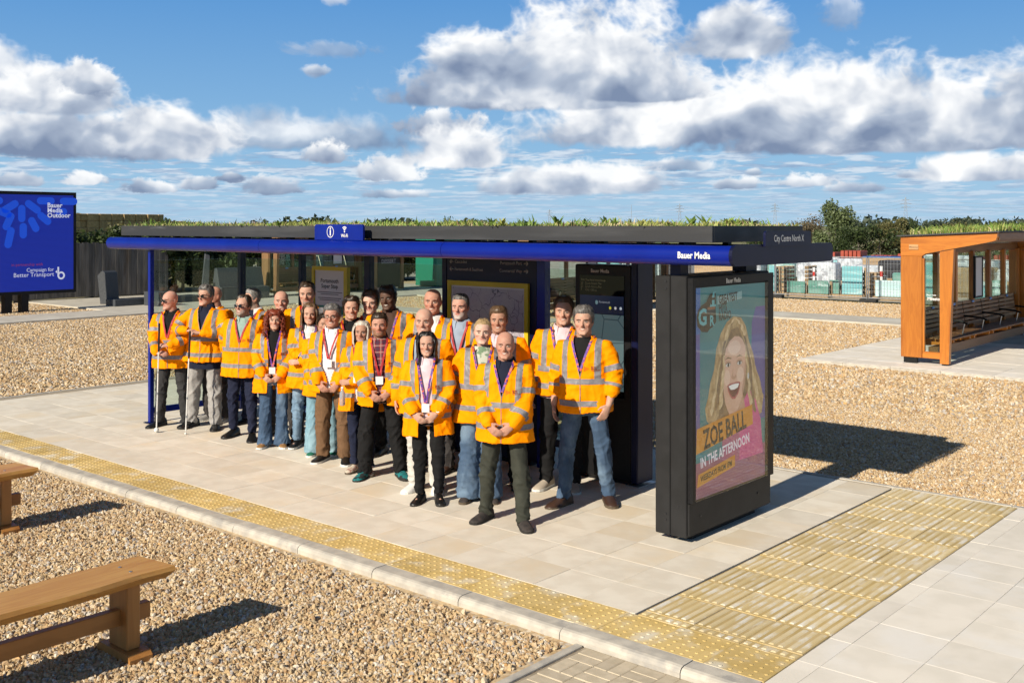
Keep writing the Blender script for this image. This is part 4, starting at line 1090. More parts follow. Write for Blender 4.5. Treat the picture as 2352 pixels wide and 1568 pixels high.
# ---- close-board fence on the left
fence = empty('board_fence', (-36.7, 14, GZ), label='tall weathered close-board timber fence behind the billboard', cat='fence')
fb_m = material('weathered_board', (.085, .08, .075), (.15, .14, .132), scale=3, rough=.9, stretch=(1, 2, .25), coords='World', c3=(.09, .07, .055), c3scale=1.2)
mb = MB(); y = 5.0
while y < 22.0:
    w_ = .115 + rng.random() * .01; k = rng.uniform(0, .018)
    mb.box(-36.72 + k, -36.70 + k, y, y + w_, 0.02, 1.95 + rng.uniform(-.02, .03) + .06 * (22 - y) / 17)
    y += w_ + .008
o = part(mb, 'boards', fb_m, fence); o['kind'] = 'stuff'; o['label'] = 'narrow upright boards of the fence'
for z in (.4, 1.5): part(MB().box(-36.80, -36.725, 5, 22, z, z + .08), 'rail', fb_m, fence)
for i in range(7): part(MB().box(-36.88, -36.78, 5.2 + i * 2.75, 5.32 + i * 2.75, -.1, 1.9), 'post', fb_m, fence)

# ---- hedge and trees behind the fence: one thing each
hx = -39.2
spots = [(hx - .3, 13.5, 2.55, 3.4, 'hedge shrub above the board fence, beside the billboard'), (hx, 17.0, 2.6, 3.6, 'hedge shrub above the board fence, next to the roof end'), (hx, 20.5, 2.5, 3.6, 'dark shrub at the end of the board fence'),
         (hx, 23.2, 2.7, 3.4, 'dark shrub behind the leaning granite slab'), (hx + .2, 26.0, 2.5, 3.4, 'dark shrub behind the granite seat with lettering in front'), (hx, 28.8, 2.7, 3.4, 'dark shrub behind the strapped granite block'), (hx + .4, 31.6, 2.6, 3.4, 'dark shrub behind the far timber shelter'),
         (hx + .8, 34.5, 2.6, 3.6, 'tall dark shrub behind the poster frame'), (hx + 1.5, 37.6, 2.6, 3.8, 'tall dark shrub beside the green cabinet'), (hx + 2.6, 40.6, 2.5, 3.8, 'dark shrub behind the green cabinet')]
for i, (x, y, h, w, lb) in enumerate(spots):
    tree('hedge_shrub', (x, y, GZ - .03), h, 2.6, w, 60 + i, G2 if i % 3 else G3, 9000, .105, lb, 'shrub', 'dark hedge behind the site', base=.02, trunks=3)
for i, (y, lb) in enumerate(((22.0, 'shrub in the second hedge row, behind the fence end'), (24.8, 'shrub in the second hedge row, behind the leaning slab'), (27.4, 'shrub in the second hedge row, behind the granite bench with straps'), (30.2, 'shrub in the second hedge row, left of the far timber shelter'), (33.2, 'shrub in the second hedge row, behind the far timber shelter'), (36.2, 'shrub in the second hedge row, behind the poster frame'))):
    tree('hedge_shrub', (hx + 1.3, y, GZ - .03), 2.45, 2.2, 3.4, 160 + i, G2, 9000, .11, lb, 'shrub', 'dark hedge behind the site', base=.02, trunks=3)
tree('young_tree', (-37.0, 38.2, GZ - .03), 2.9, 1.4, 1.4, 91, G1, 1500, .07, 'slender pale-stemmed tree left of the green cabinet', 'tree', base=.45)

# ---- hay bale stack in the field
straw_m = material('straw', (.34, .23, .10), (.46, .33, .16), scale=3, rough=.95, vary=.10, bump=.5, bscale=8)
stack = empty('hay_bale_stack', (-170, 92, GZ), label='long stack of straw bales in the field above the fence', cat='bale stack')
bm_ = bpy.data.meshes.new('bale'); q = MB().box(-.62, .62, -1.2, 1.2, 0, 1.15, bev=.08); bm_.from_pydata(q.v, [], q.f); bm_.materials.append(straw_m)
for lvl in range(4):
    for i in range(26):
        if lvl == 3 and i > 21: continue
        obj_from('bale', bm_, stack, ((i % 2) * .2 + rng.uniform(-.1, .1), (i - 14) * 1.26 + rng.uniform(-.04, .04) + 0, lvl * 1.16), (0, 0, R(90)))
stack.rotation_euler = (0, 0, R(12))

# ---- granite blocks and seats lined up on the left pad
gran_m = material('dark_granite', (.035, .04, .047), (.075, .082, .092), scale=60, rough=.55, vary=.08)
def block(name, mb, label, loc, rz=0.0, cat='granite block', group='granite samples on the pad'):
    r = empty(name, loc, rz, label, cat, group); mb.build('stone', gran_m, r, bevel=.012, bseg=1); return r
block('granite_block', MB().prism([(-.18, 0), (.25, 0), (.25, .16), (.10, .16), (.02, 1.05), (-.10, 1.12), (-.30, .95)], 'y', -.3, .3), 'dark curved granite seat end standing by the board fence', (-33.6, 18.0, -.03), R(20))
for k, yy in enumerate((0, 1)): pass
block('granite_block', MB().box(-.45, .45, -.22, .22, 0, .46), 'low dark granite block left of the shelter post', (-31.6, 18.55, -.03), R(0))
block('granite_block', MB().box(-.3, .3, -1.6, 1.6, 0, .22), 'long low granite kerb piece lying by the board fence', (-32.5, 19.0, -.03), 0)
block('granite_block', MB().prism([(-.16, 0), (.12, 0), (.16, 1.6), (.0, 1.66)], 'y', -.06, .06), 'tall thin granite slab leaning upright', (-32.0, 20.6, -.03), R(70))
block('granite_bench', MB().prism([(-.5, 0), (.28, 0), (.28, .42), (-.05, .45), (-.22, 1.12), (-.36, 1.12), (-.5, .4)], 'y', -.95, .95), 'granite seat with tall sloping back seen through the first rear pane', (-32.2, 22.3, -.03), 0, 'granite bench')
gs = block('granite_bench', MB().prism([(-.62, 0), (.45, 0), (.45, .45), (.0, .50), (-.28, 1.28), (-.46, 1.28), (-.62, .4)], 'y', -1.35, 1.35), 'granite seat on a pallet strapped with pale webbing', (-33.2, 27.4, .10), 0, 'granite bench')
strap_m = material('pale_strap', (.55, .50, .38), rough=.7)
for y in (-.75, .55):
    MB().tube([(-.47, y, 1.29), (-.28, y + .08, 1.29), (.0, y + .1, .52), (.455, y + .02, .46), (.46, y, 0)], .022, 6).build('strap', strap_m, gs)
pal = MB()
for i in range(6): pal.box(-.65, .5, -1.5 + i * .52, -1.38 + i * .52, -.13, -.02)
wood_dull = wood_material('dull_timber', (.22, .16, .10), (.30, .23, .15), (.17, .12, .08), 'x', rough=.8, coat=0)
o = pal.build('pallet', wood_dull, gs)

# ---- timber shelters
FIR = wood_material('oiled_fir', (.41, .125, .012), (.52, .18, .02), (.24, .062, .006), 'z', rough=.42, coat=.2)
FIR_Y = wood_material('oiled_fir_beam', (.41, .125, .012), (.52, .18, .02), (.24, .062, .006), 'x', rough=.42, coat=.2)
slat_m = wood_material('brown_slat', (.17, .075, .03), (.25, .12, .05), (.13, .055, .022), 'y', rough=.5, coat=.1, knots=False)
felt_m = material('roof_felt', (.045, .048, .055), rough=.6)
tag_m = material('blue_tag', (.12, .28, .62), rough=.5)
dull_z = wood_material('weathered_fir', (.20, .105, .042), (.27, .15, .065), (.14, .07, .03), 'z', rough=.7, coat=0); dull_x = wood_material('weathered_fir_beam', (.20, .105, .042), (.27, .15, .065), (.14, .07, .03), 'x', rough=.7, coat=0)
def timber_shelter(loc, L_, label, full=True, seed=0, rz=0.0, lettering=True):
    fir, fir_y = (FIR, FIR_Y) if lettering else (dull_z, dull_x)
    """Open timber shelter: end frames, glazed back, slatted bench; x runs from back to front, y along the length."""
    t = empty('timber_shelter', loc, rz, label, 'bus shelter', 'timber bus shelters')
    b_ = lambda mb, n, m, **k: mb.build(n, m, t, **k)
    for y in (0.0, L_ - .12):
        b_(MB().box(0, .40, y, y + .12, .10, 2.02, bev=.008), 'rear_post', fir)
        b_(MB().prism([(0, 2.023), (.40, 2.023), (.47, 2.07), (1.62, 2.30), (1.72, 2.33), (1.75, 2.40), (1.75, 2.47), (0, 2.385)], 'y', y + .001, y + .119), 'roof_beam', fir_y)
        b_(MB().prism([(.74, .02), (.90, .02), (.99, 2.16), (.735, 2.105)], 'y', y - .012, y + .10), 'front_post', fir)
        b_(MB().box(.402, .735, y + .02, y + .10, .10, .22, bev=.005), 'sill', fir_y)
        b_(MB().box(.402, .44, y + .03, y + .09, .225, 1.98), 'glazing_bead', fir)
        b_(MB().box(.445, .77, y + .055, y + .063, .24, 2.06), 'end_glass', glass_m)
        b_(MB().box(.05, .30, y + .02, y + .10, -.01, .098), 'post_foot', black_m); b_(MB().box(.77, .87, y + .01, y + .09, -.01, .019), 'post_foot', black_m)
    # back wall: timber dado, posts and glass
    n = max(2, round(L_ / 1.25))
    b_(MB().box(.10, .15, .13, L_ - .13, .30, .98), 'back_panel', slat_m)
    for i in range(n + 1):
        y = .16 + (L_ - .42) * i / n
        b_(MB().box(.16, .26, y, y + .10, .30, 2.06, bev=.005), 'back_post', fir)
        if i < n:
            y1 = .16 + (L_ - .42) * (i + 1) / n
            b_(MB().box(.19, .198, y + .105, y1 - .005, .985, 2.0), 'back_glass', glass_m)
    b_(MB().box(.05, .20, .13, L_ - .13, 2.03, 2.20), 'back_beam', slat_m)
    b_(MB().box(1.60, 1.752, .125, L_ - .125, 2.34, 2.466), 'front_beam', slat_m)
    b_(MB().prism([(-.06, 2.389), (1.80, 2.479), (1.80, 2.502), (-.06, 2.412)], 'y', -.05, L_ + .05), 'roof', felt_m)
    for i in range(6):
        x = .25 + i * .25
        b_(MB().box(x, x + .06, .13, L_ - .13, 2.22 + x * .045, 2.34 + x * .045), 'rafter', slat_m)
    # bench in sections
    nb = max(1, round((L_ - 1.0) / 1.15)); sl_ = (L_ - 1.0) / nb
    for i in range(nb):
        y0, y1 = .32 + i * sl_ + .02, .32 + (i + 1) * sl_ - .02
        for k in range(6): b_(MB().box(.34 + k * .085, .34 + k * .085 + .07, y0, y1, .435, .46, bev=.004), 'seat_slat', slat_m)
        for k in range(6):
            z = .53 + k * .085
            b_(MB().box(.30 - k * .012, .325 - k * .012, y0, y1, z, z + .065, bev=.004), 'back_slat', slat_m)
        b_(MB().box(.328 - .05, .330 - .05 + .012, y0 + sl_ * .45, y0 + sl_ * .55, .965, 1.01), 'blue_tag', tag_m)
        for y in (y0 + .1, y1 - .13): b_(MB().prism([(.24, .30), (.40, .30), (.84, .38), (.84, .433), (.30, .433)], 'y', y, y + .045), 'bench_bracket', fir_y)
        if i < nb:
            y = y1 + .0; b_(MB().tube([(.30, y, .72), (.62, y, .70), (.76, y, .66)], .022, 6), 'arm_rest', black_m)
            b_(MB().tube([(.70, y, .67), (.66, y, .465)], .012, 6), 'arm_support', steel_m)
    b_(MB().box(.42, .60, .3, L_ - .4, .12, .29), 'bench_beam', slat_m)
    if lettering:
        b_(MB().box(.16, .34, -.012, -.001, 2.14, 2.24, bev=.004), 'name_plate', wood_material('plate_wood', (.50, .28, .12), (.55, .32, .15), (.45, .24, .10), 'x', knots=False))
        text('lettering', 'Milestone', .042, dark_print, t, (.25, -.0135, 2.19), '-y')
        text('lettering', 'Milestone', .085, white_print, t, (.64, .053, 1.22), '-y', bold=.002, width=.92); text('lettering', 'Bauer Media', .035, white_print, t, (.56, .053, 1.29), '-y', bold=.0008)
    # framed timetable hung on the glass
    y = min(L_ - 1.5, 3.3)
    for (a0, a1, z0, z1) in ((y, y + .04, 1.05, 1.95), (y + .48, y + .52, 1.05, 1.95), (y + .041, y + .479, 1.05, 1.09), (y + .041, y + .479, 1.91, 1.95)): b_(MB().box(.30, .345, a0, a1, z0, z1), 'timetable_frame', black_m)
    b_(MB().box(.31, .33, y + .041, y + .479, 1.091, 1.909), 'timetable', paper_m)
    return t
ts = timber_shelter((-7.64, 20.13, 0), 7.0, 'orange timber bus shelter with green roof and slatted bench at the right edge')
timber_shelter((-20.1, 23.0, 0), 7.0, 'timber bus shelter partly hidden behind the black information screen', lettering=False)
timber_shelter((-32.9, 23.6, 0), 4.6, 'timber bus shelter on the far pad, seen behind the yellow-framed notice', lettering=False)
# ---- roof plants of the timber shelters
for (x, y, L_, lab, sd_) in ((-7.64, 20.13, 7.0, 'green sedum and herbs on the right timber shelter roof', 70),):
    ss = []
    for k, (n_, h0, h1, w_, mi) in enumerate(((5000, .05, .22, .010, 0), (4000, .05, .20, .010, 1), (2500, .03, .14, .008, 2))):
        v, f = blades(n_, x + .1, x + 1.7, y + .1, y + L_ - .1, 2.44, h0, h1, w_, sd_ + k, 1.0); v[:, 2] += (v[:, 0] - x) * .045 - .02; ss.append((v, f, mi))
    blade_object('roof_planting', ss, roof_ms, label=lab)
# ---- timber frame holding a dark dessert poster, and a green cabinet
pf = empty('poster_frame', (-32.0, 29.2, 0), label='black poster panel between two timber posts reading Room for Dessert', cat='poster panel')
for y in (28.3, 29.75): part(MB().box(-32.1, -31.9, y, y + .16, 0, 2.5, bev=.01), 'post', dull_z, pf)
part(MB().box(-32.06, -31.94, 28.5, 29.72, .08, 2.3), 'panel', black_m, pf)
part(MB().box(-32.2, -31.0, 28.2, 30.0, 2.505, 2.6), 'roof_beam', dull_x, pf)
S7 = Sheet(pf, '+x', 0, 0, 1, 1, -31.938)
S7.text('poster_lettering', 'ROOM FOR', 29.1, 1.35, .22, material('poster_grey', (.16, .16, .17), rough=.5), bold=.004, width=.8); S7.text('poster_lettering', 'DESSERT', 29.1, 1.14, .24, material('poster_grey2', (.26, .26, .28), rough=.5), bold=.004, width=.85)
S7.poly('poster_picture', [(28.7, 1.55), (29.35, 1.5), (29.3, 2.1), (28.85, 2.15)], material('poster_cream', (.20, .19, .19), (.12, .10, .10), scale=5, rough=.5))
gc = empty('green_cabinet', (-32.5, 33.0, 0), label='tall green metal cabinet left of the map board', cat='cabinet')
green_m = material('green_paint', (.008, .16, .10), rough=.45); green2_m = material('dark_green_paint', (.006, .10, .065), rough=.45)
part(MB().box(-33.4, -32.1, 32.0, 34.2, 0, 2.42, bev=.01), 'body', green_m, gc)
part(MB().box(-32.095, -32.06, 32.45, 34.15, .1, 2.36), 'door', green2_m, gc); part(MB().box(-32.058, -32.05, 33.2, 33.3, 1.2, 1.4), 'warning_plate', white_print, gc)

# ---- storage yard behind a mesh fence
yard_m = material('yard_ground', (.30, .27, .23), (.38, .34, .28), scale=.8, rough=.95, coords='World', c3=(.20, .19, .17), c3scale=.3)
MB().add([(-60, 36.2, 0), (30, 36.2, 0), (30, 80, 0), (-60, 80, 0)], [(0, 1, 2, 3)]).build('storage_yard', yard_m, loc=(0, 0, GZ + .006))['kind'] = 'structure'
def at_Y(x, y, Y):
    t = (x - 1176) / 2424.0; d = Y / (t * sh + ch); return d * (t * ch - sh), EYE - (y - 518) * d / 2424.0
def fence_panel(x, y, w, label):
    p = empty('mesh_fence_panel', (x, y, GZ), 0, label, 'fence panel', 'mesh fence panels in front of the storage yard')
    mb = MB()
    mb.tube([(0, 0, .1), (0, 0, 1.55)], .022, 6); mb.tube([(w, 0, .1), (w, 0, 1.55)], .022, 6); mb.tube([(0, 0, 1.55), (w, 0, 1.55)], .022, 6); mb.tube([(0, 0, .15), (w, 0, .15)], .022, 6)
    mb.build('frame', steel_m, p)
    mb = MB()
    for i in range(1, int(w / .11)): mb.box(i * .11, i * .11 + .006, -.003, .003, .15, 1.55)
    for i in range(1, 6): mb.box(0, w, -.006, -.002, .15 + i * .24, .156 + i * .24)
    mb.build('mesh', steel_m, p)
    MB().box(-.3, .3, -.12, .12, 0, .12, bev=.02).build('foot_block', material('rubber_foot', (.03, .03, .03), rough=.9), p)
for i in range(9):
    fence_panel(-25.2 + i * 3.5, 35.75 + (i % 2) * .05, 3.45, 'galvanised mesh fence panel before the storage yard, %s from the left' % ORD[i])
teal_g = ['glass_pale', 'glass_teal', 'glass_green']
tgm = [material('sheet_glass_pale', (.42, .62, .64), (.52, .70, .72), scale=2, rough=.15, stretch=(.3, 1, 3)), material('sheet_glass_teal', (.16, .42, .47), (.26, .52, .56), scale=2, rough=.12, stretch=(.3, 1, 3), c3=(.55, .68, .70), c3scale=2, c3range=(.56, .66)), material('sheet_glass_green', (.10, .26, .22), (.20, .36, .32), scale=2, rough=.1, stretch=(.5, 1, 2), c3=(.45, .58, .58), c3scale=2.4, c3range=(.56, .66))]
film_m = material('plastic_film', (.42, .47, .52), (.62, .66, .71), scale=6, rough=.25, c3=(.30, .32, .36), c3scale=5, c3range=(.5, .62), bump=.6, bscale=14)
pallet_m = wood_material('pallet_timber', (.30, .21, .12), (.40, .29, .17), (.20, .14, .09), 'x', rough=.85, coat=0, knots=False)
red_m = material('red_barrier', (.28, .05, .03), (.36, .07, .04), scale=4, rough=.5, vary=.12)
def rack(x0, x1, y0, y1, Y, gi, nlab, sheets=5):
    """A pallet of upright glass sheets between timber stanchions, sized from its place in the yard."""
    X0, zt = at_Y(x0, y0, Y); X1, _ = at_Y(x1, y0, Y); zt = max(zt, .5)
    r = empty('glass_rack', ((X0 + X1) / 2, Y, GZ), 0, nlab, 'glass rack', 'pallets of glass sheets in the yard'); w = abs(X1 - X0)
    for k in range(sheets):
        MB().box(-w / 2 + .02 * k, w / 2 - .015 * k, k * .05, k * .05 + .02, .14, zt - GZ - .03 * k).build('glass_sheet', tgm[(gi + (k == 2)) % 3], r)
    for sx in (-w / 2 - .02, w / 2 - .06): MB().box(sx, sx + .08, .3, .38, .14, (zt - GZ) * .95).build('stanchion', pallet_m, r)
    for k in range(3): MB().box(-w / 2 - .05, w / 2 + .05, -.12 + k * .22, -.02 + k * .22, .0, .13).build('pallet_bearer', pallet_m, r)
def pallet_stack(x0, x1, y0, Y, lab):
    X0, zt = at_Y(x0, y0, Y); X1, _ = at_Y(x1, y0, Y); w = abs(X1 - X0)
    r = empty('pallet_stack', ((X0 + X1) / 2, Y, GZ), rng.uniform(-.1, .1), lab, 'pallet stack', 'stacked pallets in the yard'); n = max(2, int((zt - GZ) / .16))
    for k in range(n):
        q = MB(); z = k * .16
        for i in range(3): q.box(-w / 2 + i * (w - .1) / 2, -w / 2 + i * (w - .1) / 2 + .1, 0, .9, z, z + .10)
        q.box(-w / 2, w / 2, 0, .1, z + .101, z + .125); q.box(-w / 2, w / 2, .3, .42, z + .101, z + .125); q.box(-w / 2, w / 2, .8, .9, z + .101, z + .125)
        q.build('pallet', pallet_m, r)
def bundle(x0, x1, y0, y1, Y, m, lab, name='wrapped_bundle', cat='wrapped bundle', dep=1.0):
    X0, zt = at_Y(x0, y0, Y); X1, zb = at_Y(x1, y1, Y); w = abs(X1 - X0); zb = max(zb, 0.0)
    r = empty(name, ((X0 + X1) / 2, Y, GZ), rng.uniform(-.06, .06), lab, cat, 'goods stored in the yard')
    q = MB().box(-w / 2, w / 2, 0, dep, max(zb - GZ, .14), zt - GZ, bev=.08); q.build('load', m, r)
    for k in range(3): MB().box(-w / 2, w / 2, .05 + k * .35, .15 + k * .35, 0, max(zb - GZ, .14)).build('pallet_bearer', pallet_m, r)
Z6 = lambda x, y: ((3000 + x / 2.146) * .57422, (780 + y / 2.146) * .57422)
for i, (a, b, c, Y, gi, lb) in enumerate(((165, 222, 605, 37.2, 1, 'tall turquoise glass pack left of the slatted pallets'), (320, 470, 735, 37.0, 2, 'low pack of green-tinted glass near the totem'), (500, 670, 730, 37.0, 2, 'pack of dark green glass sheets left of the fence post'), (680, 765, 728, 37.4, 2, 'small pack of green glass behind the fence post'),
        (790, 962, 608, 37.4, 1, 'tall turquoise glass pack right of the fence post'), (1075, 1300, 730, 37.0, 0, 'wide pale glass pack left of the timber shelter'), (1440, 1600, 575, 37.6, 1, 'tall turquoise glass pack seen through the timber shelter end'), (1880, 2040, 740, 37.4, 1, 'turquoise glass pack behind the timber shelter bench'), (2080, 2200, 730, 37.4, 2, 'glass pack behind the framed timetable'), (2260, 2400, 600, 37.6, 1, 'turquoise glass pack at the right edge'))):
    (x0, y0), (x1, _) = Z6(a, c), Z6(b, c); rack(x0, x1, y0, 690, Y, gi, lb)
for (a, b, c, Y, lb) in ((212, 292, 595, 37.6, 'tall slatted pallet stack near the totem'), (960, 1030, 640, 37.8, 'pallet stack right of the tall glass pack'), (1040, 1085, 650, 38.2, 'pallet stack behind the pale glass pack'), (470, 500, 600, 38.6, 'narrow pallet stack in the middle of the yard'), (600, 720, 590, 41.0, 'wide pallet pile at the back of the yard')):
    (x0, y0), (x1, _) = Z6(a, c), Z6(b, c); pallet_stack(x0, x1, y0, Y, lb)
for i, (a, b, c, d_, Y, m, lb) in enumerate(((80, 330, 560, 700, 43, film_m, 'film-wrapped bundle left in the yard'), (330, 480, 590, 720, 41, film_m, 'film-wrapped bundle between pallet stacks'), (560, 760, 640, 730, 42, film_m, 'low film-wrapped bundle behind green glass'), (740, 960, 545, 640, 46, film_m, 'pale film-wrapped bundle below the red barriers'), (960, 1230, 560, 640, 45, film_m, 'film-wrapped tube bundle on timber'), (960, 1290, 525, 545, 44.5, material('blue_sheet', (.02, .09, .28), rough=.5), 'flat blue sheet on the tube bundle'),
        (1090, 1300, 560, 720, 43, material('black_pipes', (.02, .02, .022), (.05, .05, .055), scale=5, rough=.4, stretch=(.2, 1, 6)), 'stack of black pipes left of the timber shelter'), (1420, 1640, 500, 570, 46, film_m, 'film-wrapped bundle seen through the shelter end'), (1700, 1900, 520, 720, 44, film_m, 'film-wrapped bundle seen behind the bench'), (1900, 2100, 560, 700, 43, film_m, 'film-wrapped bundle behind the middle shelter pane'), (2100, 2420, 560, 640, 45, film_m, 'film-wrapped bundle at the far right'))):
    (x0, y0), (x1, y1) = Z6(a, c), Z6(b, d_); bundle(x0, x1, y0, y1, Y, m, lb)
# more stored goods behind the front row
kinds = ('left', 'middle', 'right')
rg = random.Random(21); cnt = 0
for row, Y in enumerate((40.5, 43.5, 47.0, 50.5)):
    x = -30.0 + row * .7; j = 0
    while x < -1.0:
        w = rg.uniform(.9, 2.4); h = rg.uniform(.7, 1.25) if row < 1 else rg.uniform(.5, 1.0); k = rg.random(); cnt += 1; j += 1
        m = film_m if k < .58 else (tgm[rg.randrange(3)] if k < .86 else (pallet_m if k < .94 else MATS['black_pipes']))
        nm = 'film-wrapped' if k < .58 else ('turquoise glass' if k < .86 else ('timber' if k < .94 else 'black pipe'))
        r = empty('stored_bundle', (x + w / 2, Y + rg.uniform(-.4, .4), GZ), rg.uniform(-.12, .12), '%s bundle in the %s row of the yard, %s from the left' % (nm, ('second', 'third', 'fourth', 'fifth')[row], ORD[min(j - 1, 29)]), 'stored bundle', 'goods stored in the yard')
        MB().box(-w / 2, w / 2, 0, rg.uniform(.5, 1.1), .14, h, bev=.06).build('load', m, r); MB().box(-w / 2, w / 2, .05, .45, 0, .139).build('pallet_bearer', pallet_m, r)
        if rg.random() < .4: MB().box(-w / 2 + .1, w / 2 - .2, .1, .4, h + .002, h + rg.uniform(.08, .3), bev=.03).build('top_layer', film_m if rg.random() < .6 else pallet_m, r)
        x += w + rg.uniform(.05, .5)
# row of red barriers across the back of the yard
for i in range(24):
    x0 = -38 + i * 1.62; h = 1.02 + .12 * ((i * 7) % 3)
    r = empty('red_barrier_stack', (x0, 57 + (i % 2) * .3, GZ), 0, 'stack of red plastic barriers at the back of the yard, %s from the left' % ORD[i], 'barrier stack', 'red barrier stacks along the back of the yard')
    q = MB()
    for k in range(5): q.box(k * .24, k * .24 + .20, 0, 1.0, .05, h, bev=.02)
    q.build('barriers', red_m, r)['kind'] = 'stuff'; MB().box(0, 1.2, .1, .9, 0, .049).build('pallet', pallet_m, r)
# white and red marker posts
for i, (a, c, Y) in enumerate(((550, 700, 39.0), (643, 690, 43.0), (1127, 690, 38.6), (1600, 620, 40), (2310, 560, 40))):
    x_, y_ = Z6(a, c); X_, z_ = at_Y(x_, y_, Y); zt = at_Y(x_, Z6(a, c - (80 if Y < 42 else 130))[1], Y)[1]
    r = empty('marker_post', (X_, Y, GZ), 0, 'white marker post with red bands, ' + ('nearest the pallet stacks', 'tallest, at the back of the yard', 'above the wide pale glass pack', 'seen through the timber shelter end', 'past the far bench end')[i], 'marker post', 'white and red marker posts in the yard')
    q = MB(); z0 = 0; n = 6; hh = zt - GZ
    for k in range(n): MB().tube([(0, 0, hh * k / n), (0, 0, hh * (k + 1) / n - .002)], .055, 10).build('band', white_print if k % 2 else material('red_band', (.5, .03, .02), rough=.5), r)
# worker far behind is built with the people

# ---- trees and bushes beyond the yard
for (x, y, d, h, w, cols, n, up, lb) in ((1915, 590, 74, 3.7, 3.4, GW, 9000, True, 'tall willow-like tree standing beyond the yard'), (1835, 590, 82, 3.0, 4.2, G4, 5000, False, 'brownish bare bush left of the tall willow'), (1990, 590, 70, 2.5, 2.8, G2, 5000, False, 'dark green bush right of the tall willow'), (2040, 585, 72, 2.8, 3.2, G3, 6000, False, 'olive bush next to the timber shelter roof'), (2100, 590, 74, 2.7, 3.6, G2, 4500, False, 'dark bush behind the timber shelter roof'), (2200, 585, 82, 2.7, 4, G3, 4000, False, 'olive bush far behind the timber shelter'), (2300, 585, 88, 2.8, 4, G1, 4000, False, 'green bush above the right roof'), (1760, 590, 90, 2.7, 4.2, G1, 3500, False, 'green bush behind the sign plate')):
    r_ = (x - 1176) * d / 2424.0
    tree('bush' if not up else 'willow_tree', (r_ * ch - d * sh, r_ * sh + d * ch, GZ - .03), h, w, w, int(x), cols, n, .10 if up else .09, lb, 'tree' if up else 'bush', 'trees and bushes beyond the yard', base=.08, upright=up, trunks=1 if up else 3, lean=.05 if up else 0)
def far_tree(px_, py_, d, w, h, seed, lb):
    r_ = (px_ - 1176) * d / 2424.0
    tree('distant_tree', (r_ * ch - d * sh, r_ * sh + d * ch, GZ - .5), h * .68, w, w, seed, ('leaf_far', (.05, .075, .045), (.085, .11, .07)), 700, w * .055, lb, 'tree', 'distant trees on the horizon', base=.1, trunks=2)
for i, (px_, d, w, h) in enumerate(((470, 620, 12, 7), (1210, 900, 20, 6), (1960, 700, 16, 5), (2110, 640, 18, 6), (2170, 520, 16, 7.5), (2215, 520, 15, 8), (2260, 640, 30, 6), (2320, 600, 26, 6), (2030, 760, 40, 6), (300, 500, 22, 5), (360, 560, 20, 6), (230, 420, 30, 4.5), (1100, 1000, 40, 4), (700, 900, 50, 4), (1500, 1000, 40, 4), (1700, 900, 40, 4), (900, 1000, 50, 4))):
    far_tree(px_, 518, d, w, h, 300 + i, 'distant dark tree clump on the horizon, %s from the left' % ORD[sorted([470, 1210, 1960, 2110, 2170, 2215, 2260, 2320, 2030, 300, 360, 230, 1100, 700, 1500, 1700, 900]).index(px_)])
# ---- pylons and a mast on the horizon
pyl_m = material('hazed_pylon_steel', (.30, .34, .40), rough=.6)  # distance haze put into the colour as a blue-grey tint
def pylon(px_, d, h, label):
    r_ = (px_ - 1176) * d / 2424.0
    p = empty('pylon', (r_ * ch - d * sh, r_ * sh + d * ch, GZ), HEAD, label, 'pylon', 'electricity pylons on the horizon')
    mb = MB(); t_ = .16 * d / 1500 + .10
    def half(z): return (.085 * h * (1 - z / h) ** 1.15 + .012 * h)
    zs = [0, .18 * h, .34 * h, .48 * h, .60 * h, .70 * h, .80 * h, .90 * h, h]
    for s in (-1, 1):
        mb.tube([(s * half(z), 0, z) for z in zs], t_, 4)
        for i in range(len(zs) - 1): mb.tube([(s * half(zs[i]), 0, zs[i]), (-s * half(zs[i + 1]), 0, zs[i + 1])], t_ * .7, 4)
    mb.build('tower', pyl_m, p)
    for z, w in ((.66 * h, .16 * h), (.78 * h, .20 * h), (.90 * h, .13 * h)):
        MB().tube([(-w, 0, z), (0, 0, z + .03 * h), (w, 0, z)], t_ * .9, 4).tube([(-w, 0, z), (w, 0, z)], t_ * .8, 4).build('crossarm', pyl_m, p)
    return p
PY = [(2080, 1500, 43, 'tallest electricity pylon, right of the willow tree'), (1780, 1900, 43, 'electricity pylon left of the willow tree'), (1561, 1950, 43, 'electricity pylon above the right half of the shelter roof'), (1262, 2600, 42, 'small electricity pylon near the middle of the roof'), (2560, 1300, 43, 'electricity pylon')]
pys = [pylon(*a) for a in PY[:4]]
r_ = (1450 - 1176) * 1500 / 2424.0
mast = empty('mast', (r_ * ch - 1500 * sh, r_ * sh + 1500 * ch, GZ), 0, 'thin distant mast above the shelter roof', 'mast'); MB().tube([(0, 0, 0), (0, 0, 31)], .35, 5).build('pole', pyl_m, mast); MB().tube([(0, 0, 30), (0, 0, 33)], .15, 5).build('aerial', pyl_m, mast)
def wire(a, b, sag, label, z):
    A = Vector(a); B_ = Vector(b); n = 10
    MBo = MB().tube([A.lerp(B_, i / n) - Vector((0, 0, sag * 4 * (i / n) * (1 - i / n))) for i in range(n + 1)], .10, 4).build('power_line', pyl_m)
    tag(MBo, label, 'power line', 'power lines between the pylons')
for z in (.9, .78, .66):
    for i in range(3):
        a = pys[i].location; b = pys[i + 1].location
        wire((a.x, a.y, PY[i][2] * z), (b.x, b.y, PY[i + 1][2] * z), 9, '%s power line between the %s pylons counted from the right' % ({.9: 'top', .78: 'middle', .66: 'lowest'}[z], ('first and second', 'second and third', 'third and fourth')[i]), z)
    a = pys[0].location; wire((a.x, a.y, 43 * z), (a.x + 420, a.y + 330, 43 * z), 8, '%s power line leaving the tallest pylon to the right' % {.9: 'top', .78: 'middle', .66: 'lowest'}[z], z)

